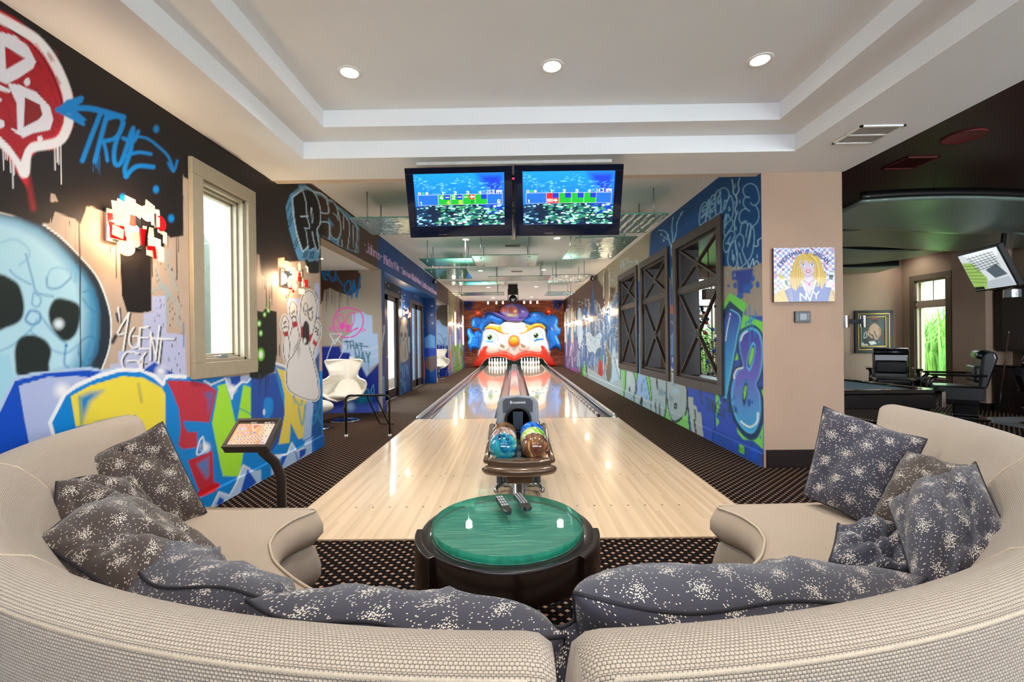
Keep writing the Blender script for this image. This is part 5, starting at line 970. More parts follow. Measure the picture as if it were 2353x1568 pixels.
# ------------------------------------------------------------ hanging glass panels
def glass_mat(name, tint, nsc, stretch, strength, opac=.45):
    m = bpy.data.materials.new(name); m.use_nodes = True; n = m.node_tree.nodes; L = m.node_tree.links; n.remove(n['Principled BSDF'])
    out = n['Material Output']; tr = n.new('ShaderNodeBsdfTransparent'); tr.inputs[0].default_value = rgba(tint); gl = n.new('ShaderNodeBsdfGlossy'); gl.inputs['Roughness'].default_value = .06; gl.inputs['Color'].default_value = (1, 1, 1, 1)
    df = n.new('ShaderNodeBsdfTranslucent'); df.inputs[0].default_value = rgba(tint)
    tc = n.new('ShaderNodeTexCoord'); mp = n.new('ShaderNodeMapping'); mp.inputs['Scale'].default_value = stretch; L.new(tc.outputs['Object'], mp.inputs[0])
    nz = n.new('ShaderNodeTexNoise'); nz.inputs['Scale'].default_value = nsc; nz.inputs['Detail'].default_value = 2; L.new(mp.outputs[0], nz.inputs['Vector'])
    bp = n.new('ShaderNodeBump'); bp.inputs['Strength'].default_value = strength; bp.inputs['Distance'].default_value = .03; L.new(nz.outputs['Fac'], bp.inputs['Height'])
    for q in (gl, df): L.new(bp.outputs[0], q.inputs['Normal'])
    m1 = n.new('ShaderNodeMixShader'); m1.inputs[0].default_value = .25; L.new(tr.outputs[0], m1.inputs[1]); L.new(df.outputs[0], m1.inputs[2])
    m2 = n.new('ShaderNodeMixShader'); m2.inputs[0].default_value = opac; L.new(m1.outputs[0], m2.inputs[1]); L.new(gl.outputs[0], m2.inputs[2]); L.new(m2.outputs[0], out.inputs[0]); return m
G_rip = glass_mat('rippled_glass', '#b4dccf', 9, (1, 3, 1), .6); G_rib = glass_mat('ribbed_glass', '#a8d4c8', 1, (30, 4, 1), .5, .4); G_plain = glass_mat('green_glass', '#9fd4c4', 3, (1, 1, 1), .1, .3)
M_gedge = mat('glass_edge', '#4f9a88', .15, noise=.05, coat=.4)
def panel(x0, x1, y0, y1, g, lab, z=2.96, rods=None, rib=False):
    t = thing('hanging_glass_panel', lab, 'glass ceiling panel', ((x0 + x1) / 2, (y0 + y1) / 2, ZF), group='glass panels hung over the lanes')
    if rib:
        N = int((x1 - x0) / .05); mb = MB().grid(lambda u, v: (x0 + (x1 - x0) * u, y0 + (y1 - y0) * v, z + .012 * math.cos(u * N * math.pi)), N * 3, 1)
        build('glass_sheet', mb, g, t, smooth=True)
    else: build('glass_sheet', MB().box(x0, x1, y0, y1, z, z + .012), g, t)
    e = MB(); w_ = .006
    e.box(x0 - w_, x1 + w_, y0 - w_, y0, z - .001, z + .013).box(x0 - w_, x1 + w_, y1, y1 + w_, z - .001, z + .013).box(x0 - w_, x0, y0, y1, z - .001, z + .013).box(x1, x1 + w_, y0, y1, z - .001, z + .013); build('polished_edge', e, M_gedge, t)
    for (a, b) in ((.13, .16), (.87, .16), (.13, .84), (.87, .84)):
        xx, yy = x0 + (x1 - x0) * a, y0 + (y1 - y0) * b
        r_ = build('rod', MB().tube([(xx, yy, ZF), (xx, yy, z - .01)], .009, 8), M_steel, t, smooth=True)
        build('bolt', MB().lathe([(0, -.025), (.014, -.025), (.016, -.008), (.016, 0), (0, 0)], (xx, yy, z - .002), 12), M_chrome, r_, smooth=True)
panel(-2.10, -.75, 5.75, 6.65, G_rip, 'rippled glass panel hung nearest the screens beside the lettered wall')
panel(.95, 2.02, 5.75, 6.75, G_rib, 'finely ribbed glass panel hung nearest the screens by the blue wall', rib=True)
panel(1.0, 1.98, 7.05, 8.9, G_rip, 'largest rippled glass panel, hung over the framed openings')
panel(-.78, .49, 8.4, 9.7, G_rip, 'pale wavy glass panel hung over the middle of the lanes')
panel(-1.82, -.80, 8.65, 9.55, G_plain, 'smooth green glass panel next to the middle wavy one')
panel(-1.98, -1.05, 9.9, 11.5, G_plain, 'smooth green glass panel reflecting a warm lamp')
panel(-1.72, -.25, 12.1, 12.8, G_plain, 'narrow green glass panel behind the middle group')
panel(-.62, .95, 11.2, 12.05, G_rip, 'streaky bright glass panel in front of the hanging stage light')
panel(.98, 1.95, 11.1, 12.5, G_rib, 'ribbed glass panel striped like a zebra near the ball speaker', rib=True)
panel(-2.05, -.3, 14.9, 15.9, G_rip, 'farthest streaky glass panel on the glass door side')
panel(1.15, 2.1, 15.0, 16.2, G_rib, 'farthest ribbed glass panel on the framed opening side', rib=True)

# stage light, ball speakers, track spots
t = thing('stage_light', 'black motorised stage light hanging from the ceiling above the lanes', 'stage light', (.0, 16.0, ZF))
build('housing', MB().box(-.17, .17, 15.88, 16.12, 2.98, ZF - .0), M_blackm, t, bevel=.02); build('yoke', MB().box(-.19, -.165, 15.95, 16.05, 2.7, 3.2).box(.165, .19, 15.95, 16.05, 2.7, 3.2), M_blackm, t)
build('lamp_head', MB().ball((0, 16, 2.83), .15, 20, 12), M_blackm, t, smooth=True); build('lens', MB().lathe([(0, 0), (.07, 0), (.08, .02), (.08, .04)], (0, 15.86, 2.8), 20, M=Matrix.Rotation(R(60), 3, 'X')), M_chrome, t, smooth=True)
build('cable', MB().tube(arc((0, 15.9, 2.74), .07, 180, 360, 10), .006, 6), M_blackm, t)
def ballspk(p, lab):
    t = thing('ball_speaker', lab, 'speaker', p, group='ball speakers under the ceiling'); p = Vector(p)
    build('speaker_ball', MB().ball(p, .075, 18, 12), M_blackm, t, smooth=True); build('speaker_cone', MB().lathe([(0, 0), (.04, .004), (.045, .0)], p + Vector((.02, -.073, -.01)), 16, M=Matrix.Rotation(R(90), 3, 'X')), M_chrome, t, smooth=True)
    build('bracket', MB().box(p.x - .05, p.x + .05, p.y - .03, p.y + .03, p.z + .075, p.z + .09).bar(p + Vector((0, 0, .07)), p + Vector((0, 0, .16)), .02, .02).box(p.x - .05, p.x + .05, p.y - .04, p.y + .04, p.z + .15, p.z + .165), M_blackm, t)
p1 = at_x(999, 648, XL + .1); ballspk(p1, 'black ball speaker at the end of the lettered header'); p2 = at_x(1361, 641, XR - .09); ballspk(p2, 'black ball speaker above the painted wall by the zebra panel')
tr0 = None
for tx, g in (((513, 611, 686), 'cap brim side'), ((932, 1007, 1086), 'double curl side')):
    for j, kx in enumerate(tx):
        xx = kpt(kx, 245, 21.6)[0]; lab = ('first', 'second', 'third')[j] + f' small white track spotlight on the {g}, counted from the glass doors'
        if tr0 is None:
            tr0 = thing('track_spotlight', lab, 'spotlight', (xx, 21.6, ZF), group='track spotlights before the clown'); 
            build('stem', MB().tube([(0, 0, 0), (0, 0, -.1)], .012, 8), M_steel, tr0, local=True); build('lamp_can', MB().lathe([(.02, .05), (.045, 0), (.05, -.08), (.035, -.1), (0, -.1)], (0, 0, -.14), 16), mat('spot_white', '#f2ead8', .4, emit=1.0, ecol='#fff0d0'), tr0, smooth=True, local=True)
        else: dup(tr0, (xx, 21.6, ZF), 0, lab)
for xx in (-.6, .65):
    d = bpy.data.lights.new('spot', 'SPOT'); d.energy = 60; d.color = (1, .93, .84); d.spot_size = R(70); d.spot_blend = .6; d.shadow_soft_size = .08; o = bpy.data.objects.new('spot', d); C.objects.link(o); o.location = (xx * 1.6, 20.9, 3.2)
    o.rotation_euler = (Vector((xx, 22.3, 1.7)) - Vector(o.location)).to_track_quat('-Z', 'Y').to_euler()
for c0 in (-.85, .885): area((c0, 23.0, 1.03), .5, 26, (1, .97, .92))     # lights inside the pin decks

# ------------------------------------------------------------ wall sconces of coloured glass tiles
M_tileC = mat('clear_tile', '#fbe8cc', .15, noise=.03, emit=.8, ecol='#ffcf94'); M_tileR = mat('red_tile', '#c01018', .15, noise=.1, emit=.35, ecol='#e01818'); M_bulb = mat('bulb_glow', '#fff4e0', .5, emit=22, ecol='#ffe4b8')
def sconce(X, Y, Z, sgn, size, lab, nt=18, watts=SCONCE_W):
    t = thing('wall_sconce', lab, 'wall lamp', (X, Y, Z), group='tile sconces'); rs = random.Random(int(Y * 100)); s_ = size
    build('back_plate', MB().box(X, X + sgn * .02, Y - .11 * s_, Y + .11 * s_, Z - .09 * s_, Z + .09 * s_), M_chrome, t, bevel=.004)
    build('bulb', MB().ball((X + sgn * .07, Y, Z), .028 * s_, 12, 8), M_bulb, t, smooth=True)
    for k in range(nt):
        y_ = Y + rs.uniform(-.17, .17) * s_; z_ = Z + rs.uniform(-.14, .14) * s_; x_ = X + sgn * rs.uniform(.09, .17); a_, b_ = rs.uniform(.025, .05) * s_, rs.uniform(.025, .05) * s_; tl = rs.uniform(-.3, .3)
        M = Matrix.Translation((x_, y_, z_)) @ Matrix.Rotation(tl, 4, 'Z') @ Matrix.Rotation(rs.uniform(-.15, .15), 4, 'X'); red = k % 5 == 1
        if k % 6 == 3: mb = MB().lathe([(0, -.004), (.045 * s_, -.004), (.045 * s_, .004), (0, .004)], (0, 0, 0), 20, M=Matrix.Rotation(R(90), 3, 'Y')); mb.v = [tuple(M @ Vector(v)) for v in mb.v]
        elif k % 6 == 5: mb = MB().box(-.004, .004, -a_, a_, b_ * .3, b_, M).box(-.004, .004, a_ * .3, a_, -b_, b_ * .3, M)
        else: mb = MB().box(-.004, .004, -a_, a_, -b_, b_, M)
        q = build('glass_tile', mb, M_tileR if red else M_tileC, t, bevel=.002, seg=1)
        if red: q['label'] = 'red glass tile'
    build('clips', MB().bar((X + sgn * .17, Y - .02 * s_, Z - .1 * s_), (X + sgn * .17, Y, Z + .02), .004, .012).bar((X + sgn * .17, Y + .05 * s_, Z + .02), (X + sgn * .17, Y + .05 * s_, Z + .1 * s_), .004, .01), M_blackm, t)
    point((X + sgn * .055, Y, Z), watts, (1, .74, .46), .07)
q = at_x(300, 522, XL + .10); sconce(XL, q[1] + .05, q[2], 1, 1.15, 'nearest tile sconce, large, above the painted skull', 24)
q = at_x(676, 640, XL + .10); sconce(XL, q[1], q[2], 1, 1.05, 'tile sconce above the painted bowling pins', 20)
for X, Y, Z, sg, lab in ((XD, 11.55, 2.1, 1, 'tile sconce between the two glass doors'), (XL, 18.3, 2.05, 1, 'tile sconce before the first slot window on the glass door side'), (XL, 20.6, 2.05, 1, 'last tile sconce before the brick wall, glass door side'),
                         (XR, 12.0, 2.08, -1, 'tile sconce on the tall painted ellipse'), (XR, 15.4, 2.05, -1, 'tile sconce among the blue painted drips'), (XR, 18.6, 2.05, -1, 'tile sconce before the slot windows beyond the painted bear'), (XR, 21.1, 2.05, -1, 'last tile sconce before the brick wall, framed opening side')): sconce(X, Y, Z, sg, 1.0, lab, 12, SCONCE_W)

# ------------------------------------------------------------ the two screens
scr = {}
M_scr = paint_mat('screen_picture', .3, emit=1.25); M_bez = mat('gloss_black_bezel', '#0a1226', .08, coat=.6, noise=.05)
def tv(x0, x1, y0, y1, xb0, xb1, lab, which):
    Yt, Yb = 4.10, 4.36; TL, TR, BL_, BR = [Vector(at_y(*q)) for q in ((x0, y0[0], Yt), (x1, y0[1], Yt), (xb0, y1[0], Yb), (xb1, y1[1], Yb))]
    t = thing('television', lab, 'television', (TL + TR) / 2, group='score screens')
    W_ = ((TR - TL).length + (BR - BL_).length) / 2; o = (TL + BL_) / 2; ex = (TR - TL).normalized(); dn = ((BL_ + BR) - (TL + TR)); Hh = dn.length / 2; dn.normalize(); nr = ex.cross(dn).normalized()
    if nr.y > 0: nr = -nr
    o = (TL + TR) / 2 - ex * W_ / 2
    def P(u, v, d=0): return o + ex * (u * W_) + dn * (v * Hh) + nr * d
    def slab(u0, u1, v0, v1, d0, d1):
        mb = MB(); vs = [P(u, v, d) for d in (d0, d1) for v in (v0, v1) for u in (u0, u1)]; return mb.add(vs, [(0, 2, 3, 1), (4, 5, 7, 6), (0, 1, 5, 4), (2, 6, 7, 3), (0, 4, 6, 2), (1, 3, 7, 5)])
    build('casing', slab(0, 1, 0, 1, -.09, -.012), M_blackm, t, bevel=.012)
    m = MB()
    for r_ in ((0, 1, 0, .085), (0, 1, .83, 1), (0, .075, .085, .83), (.925, 1, .085, .83)): b_ = slab(*r_, -.012, .006); m.add(b_.v, b_.f)
    build('bezel', m, M_bez, t, bevel=.003)
    build('logo_strip', slab(.28, .36, .955, .965, .0062, .0075), M_chrome, t)
    nu, nv = 260, 150; U, V = np.meshgrid(np.linspace(0, 1, nu), np.linspace(0, 1, nv), indexing='xy')
    PP = np.array(o)[None, None] + ((.075 + .85 * U) * W_)[..., None] * np.array(ex) + ((.085 + .745 * V) * Hh)[..., None] * np.array(dn) + np.array(nr) * .001
    c = Canvas(PP); c.x = U.ravel() * 870; c.y = V.ravel() * 530
    f = V.ravel(); c.col[:] = np.array(lin('#0f8ce4')) * (1 - f)[:, None] + np.array(lin('#0a46c0')) * f[:, None]
    c.view(0, 0, 1)
    c.fill([(600, 0), (870, 0), (870, 330), (760, 330), (700, 200)], '#1238c4', 60, .7)
    rs = random.Random(5)
    for _ in range(260):
        x_ = rs.uniform(0, 860); yb = 60 + 90 * abs(math.sin(x_ / 150)) + rs.uniform(-50, 60); c.line([(x_, yb), (x_ + rs.uniform(8, 30), yb - rs.uniform(0, 8))], rs.uniform(3, 6), rs.choice(['#5cc4f4', '#2a9cec', '#0a5cc8', '#8adcf8']), 2, .6, sm=False)
    c.fill([(0, 330), (200, 310), (500, 310), (700, 320), (870, 330), (870, 530), (0, 530)], '#041a34', 8); c.fill([(640, 320), (870, 320), (870, 400), (700, 420)], '#0a30b8', 20, .8)
    for _ in range(420):
        x_ = rs.uniform(0, 870); y_ = rs.uniform(320, 525); 
        if 130 < x_ < 230 and 360 < y_ < 470: continue
        c.dot((x_, y_), rs.uniform(8, 30), rs.choice(['#e4f6f0', '#9fe0cc', '#2a8a70', '#1c6a5c', '#0c4a58', '#6ac0a8', '#143c50', '#3a9a5a'] if x_ > 200 else ['#0e3a5c', '#2a6a8c', '#8cc4dc', '#0a2444']), rs.uniform(4, 11), soft=2.5, a=.9)
    X0, X1, Y0, Y1 = 30, 850, 210, 312
    c.fill([(X0, Y0), (X1, Y0), (X1, Y1), (X0, Y1)], '#1a64d8', 2, .55)
    GR, RD, BB, WW, YL = '#14a82c', '#e01c20', '#1032b4', '#f4f6f4', '#f0e84a'
    cx0 = [225, 345, 465, 585]
    for i, q in enumerate(cx0):
        colr = RD if (which and i == 0) else GR
        c.fill([(q, Y0), (q + 118, Y0), (q + 118, Y1), (q, Y1)], colr, 2); c.fill([(q + 60, Y0), (q + 118, Y0), (q + 118, Y0 + 50), (q + 60, Y0 + 50)], RD if (not which and i == 2) else BB, 2)
        c.text('1234'[i], (q + 36, Y0 - 4), (q + 64, Y0 - 4), 26, 26, 7, WW, soft=2)
    for q in (X0, 225, 345, 465, 585, 703, X1): c.line([(q, Y0), (q, Y1)], 3, '#c8ccd8', 2, sm=False)
    c.line([(X0, Y0), (X1, Y0)], 3, '#c8ccd8', 2, sm=False); c.line([(X0, Y1), (X1, Y1)], 3, '#c8ccd8', 2, sm=False)
    c.text('1', (X0 + 14, Y1 - 8), (X0 + 42, Y1 - 8), 26, 26, 7, WW, soft=2)
    c.text('14.3 MPH' if which else '15.8 MPH', (700, Y0 - 6), (848, Y0 - 6), 30, 30, 4.5, WW, soft=1.5)
    for k, cc in enumerate(('#e0e4e8', '#2ac040', '#e8c0b0')): c.dot((X0 + 18 + k * 36, Y0 - 18), 14, cc, 13, soft=2)
    c.dot((X0 + 18, Y0 - 18), 8, '#8a1c24', 7, soft=2)
    if not which:
        for t_, q in (('4', 238), ('2', 358)): c.text(t_, (q, Y0 + 44), (q + 36, Y0 + 44), 32, 32, 7, WW, soft=2)
        for q in (300, 420, 480): c.line([(q, Y0 + 27), (q + 30, Y0 + 27)], 8, WW, 2, sm=False)
        for t_, q in (('4', 305), ('6', 425), ('6', 800)): c.text(t_, (q, Y1 - 6), (q + 34, Y1 - 6), 34, 34, 7, YL, soft=2)
        c.text('6', (545, Y1 - 6), (579, Y1 - 6), 34, 34, 5, '#0a5a1c', soft=2); c.fill([(534, Y0 + 25), (556, Y0 + 6), (556, Y0 + 17), (578, Y0 + 17), (578, Y0 + 34), (556, Y0 + 34), (556, Y0 + 45)], WW, 2)
    else:
        for k in range(4): c.line([(238 + k * 14, 270), (238 + k * 14, 298)], 7, WW, 2, sm=False)
        c.fill([(292, 276), (312, 276), (312, 264), (336, 284), (312, 304), (312, 292), (292, 292)], WW, 2)
    c.done('screen', M_scr, parent=t)
    return t
tv(929, 1177, (387, 381), (545, 543), 944, 1177, 'ceiling hung score screen showing 15.8 MPH and three filled frames', 0)
tv(1183, 1432, (380, 377), (543, 540), 1184, 1424, 'ceiling hung score screen showing 14.3 MPH and one red frame', 1)
t = thing('screen_mount', 'black ceiling bracket and silver pole holding the two score screens', 'bracket', (0.02, 4.4, ZN))
build('pole', MB().tube([(.02, 4.52, ZN), (.02, 4.52, 2.38)], .022, 14), M_steel, t, smooth=True); build('coupler', MB().box(-.02, .06, 4.28, 4.5, 2.62, 2.95), M_blackm, t, bevel=.015); build('ceiling_plate', MB().box(-.9, .95, 4.2, 4.55, ZN - .03, ZN), mat('plate_white', '#dcd8d2', .5), t, bevel=.004)
build('status_light', MB().box(-.0, .035, 4.272, 4.28, 2.9, 2.915), mat('red_led', '#ff2a50', .4, emit=2), t)
# ------------------------------------------------------------ curved sofa in two halves
SC = Vector((0, 3.0, 0))
def pol(r, phi, z): a = R(phi); return Vector((SC.x + r * math.sin(a), SC.y - r * math.cos(a), z))
def uv_build(name, P, UV, m, parent, closeu=False, mods=()):
    """P[j][i] grid of points with uv in metres"""
    nv, nu = len(P), len(P[0]); inv = world_of(parent).inverted() if parent else Matrix()
    me = bpy.data.meshes.new(name); vs = [tuple(inv @ Vector(p)) for row in P for p in row]; fs = []; uvs = []
    for j in range(nv - 1):
        for i in range(nu - 1):
            q = [(j, i), (j, i + 1), (j + 1, i + 1), (j + 1, i)]; fs.append(tuple(a * nu + b for a, b in q)); uvs += [UV[a][b] for a, b in q]
    me.from_pydata(vs, [], fs); me.update(); l = me.uv_layers.new(name='uv'); l.data.foreach_set('uv', np.array(uvs, 'f').ravel()); me.shade_smooth(); me.materials.append(m)
    o = bpy.data.objects.new(name, me); C.objects.link(o)
    if parent: o.parent = parent
    w_ = o.modifiers.new('weld', 'WELD'); w_.merge_threshold = .0004
    return o
def weave_mat(name, c0, c1, cell=.0066, rough=.5, sheen=.3):
    m = mat(name, c1, rough, noise=0, spec=.35); n, L, b = NT(m); b.inputs['Sheen Weight'].default_value = sheen
    uv = n.new('ShaderNodeUVMap'); uv.uv_map = 'uv'; sp = n.new('ShaderNodeSeparateXYZ'); L.new(uv.outputs[0], sp.inputs[0])
    v = math_node(n, L, 'DIVIDE', sp.outputs[1], cell * .8); row = math_node(n, L, 'FLOOR', v); fv = math_node(n, L, 'FRACT', v)
    u = math_node(n, L, 'ADD', math_node(n, L, 'DIVIDE', sp.outputs[0], cell), math_node(n, L, 'MULTIPLY', math_node(n, L, 'MODULO', row, 2), .5)); fu = math_node(n, L, 'FRACT', u)
    def hump(f): q = math_node(n, L, 'SUBTRACT', math_node(n, L, 'MULTIPLY', f, 2), 1); return math_node(n, L, 'SUBTRACT', 1, math_node(n, L, 'POWER', math_node(n, L, 'ABSOLUTE', q), 2.2))
    h = math_node(n, L, 'MULTIPLY', hump(fu), hump(fv)); L.new(mixc(n, L, math_node(n, L, 'SMOOTH_MIN', math_node(n, L, 'MULTIPLY', h, 2.2), 1.0, .2), c0, c1), b.inputs['Base Color'])
    bp = n.new('ShaderNodeBump'); bp.inputs['Strength'].default_value = .7; bp.inputs['Distance'].default_value = .0025; L.new(h, bp.inputs['Height']); L.new(bp.outputs[0], b.inputs['Normal']); return m
M_weave = weave_mat('woven_beige', '#5c4f42', '#c6b5a1'); M_seatf = weave_mat('seat_beige', '#b39a80', '#d2bca4', .004, .6, .2); M_welt = mat('welt_cord', '#c9b79f', .6, noise=.15, nscale=300)
def sweep(name, sec, f0, f1, n, m, parent, endcap=True, rnd=.045):
    """sec: closed list of (r,z); f0,f1: functions r->phi at the two ends (degrees); rounded ends"""
    K = len(sec); cr = sum(p[0] for p in sec) / K; cz = sum(p[1] for p in sec) / K; cl = [0]
    for i in range(1, K + 1): cl.append(cl[-1] + math.hypot(sec[i % K][0] - sec[i - 1][0], sec[i % K][1] - sec[i - 1][1]))
    ts = [(0, 0.0), (0, .35), (0, .7)] + [(None, k / n) for k in range(n + 1)] + [(1, .7), (1, .35), (1, 0.0)]
    P = []; UV = []; step = 0
    for (e, t) in ts:
        row = []; uvr = []
        for i in range(K + 1):
            r_, z_ = sec[i % K]
            if e is None: s_ = 1; ph = f0(r_) + (f1(r_) - f0(r_)) * t; 
            else:
                q = 1 - t; s_ = math.cos(math.asin(min(1, q)) * .98) if q < 1 else .0; d = math.degrees(rnd * math.sin(q * math.pi / 2) / r_); sg = 1 if f1(r_) > f0(r_) else -1
                ph = (f0(r_) - d * sg) if e == 0 else (f1(r_) + d * sg); s_ = max(0, 1 - (1 - math.sqrt(max(0, 1 - q * q))) * (1.0 if q == 1 else .25)) if q < 1 else 0
            rr = cr + (r_ - cr) * s_; zz = cz + (z_ - cz) * s_
            row.append(pol(rr, ph, zz)); uvr.append((R(ph) * 2.3, cl[i]))
        P.append(row); UV.append(uvr)
    return uv_build(name, P, UV, m, parent)
def rsec(pts, k=3):
    q = smooth_pts(pts, k, True); return [tuple(p) for p in q]
BACK = rsec([(2.06, .30), (2.08, .50), (2.16, .70), (2.265, .855), (2.31, .90), (2.35, .918), (2.385, .921), (2.412, .912), (2.425, .88), (2.43, .6), (2.42, .3), (2.40, .07), (2.2, .05), (2.06, .08)], 4)
def yend(r, sgn): return 2.38 + max(0, min(1, (r - 1.9) / .43)) * (.42 if sgn > 0 else .30)
def fend(sgn): return lambda r: sgn * math.degrees(math.acos((3.0 - yend(r, sgn)) / r))
def sofa(sgn, g, lab):
    t = thing('curved_sofa', lab, 'sofa', (sgn * 1.4, 1.6, 0), group='two halves of the curved sofa')
    f0 = lambda r: math.degrees(g / r); f1 = fend(sgn)
    sweep('backrest', BACK, f0, f1, 60, M_weave, t, rnd=.05)
    def rin(ph): a = abs(ph); return float(np.interp(a, [0, 20, 40, 47, 52, 58, 64], [1.62, 1.60, 1.54, 1.50, 1.45, 1.36, 1.24]))
    # seat cushion and base follow a front edge that flares at the end
    for nm, z0, z1, ins, m in (('seat_cushion', .275, .455, 0, M_seatf), ('base', .03, .27, .012, M_weave)):
        P = []; UV = []; n_ = 44
        for j in range(n_ + 5):
            if j < 2: tt = 0; sh = (0, .75)[j]
            elif j > n_ + 2: tt = 1; sh = (.75, 0)[j - n_ - 3]
            else: tt = (j - 2) / n_; sh = 1
            row = []; uvr = []; 
            phs = f0(1.5) + (f1(1.5) - f0(1.5)) * tt; ri = rin(phs) + ins
            sec = [(ri + .02, z0), (ri - .028, z0 + .35 * (z1 - z0)), (ri - .028, z0 + .6 * (z1 - z0)), (ri - .006, z1 - .02), (ri + .012, z1 - .004), (ri + .05, z1 + .002), (1.75, z1 + .012), (2.06, z1), (2.06, z0)]
            cz_ = (z0 + z1) / 2; acc = 0
            for i in range(len(sec) + 1):
                r_, z_ = sec[i % len(sec)]; ph = f0(r_) + (f1(r_) - f0(r_)) * tt
                if sh < 1: ph += math.degrees(.02 * (1 - sh) / r_) * (sgn if j > 5 else -sgn)
                zz = cz_ + (z_ - cz_) * (sh if sh > 0 else 0)
                if i: acc += math.hypot(r_ - pr_[0], z_ - pr_[1])
                pr_ = (r_, z_); row.append(pol(r_, ph, zz)); uvr.append((R(ph) * 1.8, acc))
            P.append(row); UV.append(uvr)
        uv_build(nm, P, UV, m, t)
    edge = []
    for k in range(61):
        tt = k / 60; ph = f0(1.5) + (f1(1.5) - f0(1.5)) * tt; r_ = rin(ph); edge.append(pol(r_ + .006, f0(r_) + (f1(r_) - f0(r_)) * tt, .455))
    edge += [pol(r_, f1(r_) + sgn * .4, .452) for r_ in (1.3, 1.5, 1.7, 1.9, 2.03)]
    build('seat_piping', MB().tube(edge, .0055, 8), M_welt, t, smooth=True)
    w_ = [pol(2.418, f0(2.42) + (f1(2.42) - f0(2.42)) * k / 60, .905) for k in range(61)]
    build('back_welt', MB().tube([pol(2.425, f0(2.4) - sgn * .8, .5), pol(2.423, f0(2.4) - sgn * .6, .86)] + w_ + [pol(2.40, f1(2.42) + sgn * 1.0, .86), pol(2.40, f1(2.42) + sgn * 1.0, .5)], .0055, 8), M_welt, t, smooth=True)
    sp_ = [(2.09, .52), (2.15, .68), (2.252, .84), (2.305, .898), (2.35, .9195), (2.385, .9225)]
    for a in (27, 54): build('back_seam', MB().tube([pol(r_, sgn * a, z_ + .001) for r_, z_ in sp_], .003, 6), M_welt, t, smooth=True)
    return t
sofa(-1, .01, 'woven beige half of the curved sofa, beside the skull graffiti wall')
sofa(1, .13, 'woven beige half of the curved sofa, beside the games room')

# ------------------------------------------------------------ scattered cushions
def star_mat(name, c0, c1, dot=.0048, shift=(0, 0)):
    m = mat(name, c0, .62, noise=0, spec=.35); n, L, b = NT(m); b.inputs['Sheen Weight'].default_value = .25
    uv = n.new('ShaderNodeUVMap'); uv.uv_map = 'uv'; sp = n.new('ShaderNodeSeparateXYZ'); L.new(uv.outputs[0], sp.inputs[0])
    cu, cv = .16, .072
    v = math_node(n, L, 'DIVIDE', sp.outputs[1], cv); row = math_node(n, L, 'FLOOR', v)
    u = math_node(n, L, 'ADD', math_node(n, L, 'DIVIDE', sp.outputs[0], cu), math_node(n, L, 'MULTIPLY', math_node(n, L, 'MODULO', math_node(n, L, 'ABSOLUTE', row), 2), .5))
    du = math_node(n, L, 'MULTIPLY', math_node(n, L, 'SUBTRACT', math_node(n, L, 'FRACT', u), .5), cu); dv = math_node(n, L, 'MULTIPLY', math_node(n, L, 'SUBTRACT', math_node(n, L, 'FRACT', v), .5), cv)
    r2 = math_node(n, L, 'ADD', math_node(n, L, 'MULTIPLY', du, du), math_node(n, L, 'MULTIPLY', dv, dv))
    dens = math_node(n, L, 'ADD', math_node(n, L, 'EXPONENT', math_node(n, L, 'MULTIPLY', r2, -2100)), .075)
    vo = n.new('ShaderNodeTexVoronoi'); vo.voronoi_dimensions = '2D'; vo.inputs['Scale'].default_value = 1 / dot; L.new(uv.outputs[0], vo.inputs['Vector'])
    sc2 = n.new('ShaderNodeSeparateColor'); L.new(vo.outputs['Color'], sc2.inputs[0])
    on = math_node(n, L, 'MULTIPLY', math_node(n, L, 'LESS_THAN', vo.outputs['Distance'], .37), math_node(n, L, 'LESS_THAN', sc2.outputs[0], dens))
    nz = n.new('ShaderNodeTexNoise'); nz.inputs['Scale'].default_value = 3; L.new(uv.outputs[0], nz.inputs['Vector'])
    L.new(mixc(n, L, on, mixc(n, L, nz.outputs['Fac'], c0, c1), '#efe6d6'), b.inputs['Base Color']); return m
M_star = star_mat('starburst_fabric', '#33323e', '#413f4c'); M_starb = star_mat('starburst_brown', '#3a302c', '#4e4038'); M_cord = mat('cushion_cord', '#26242c', .7, noise=.1)
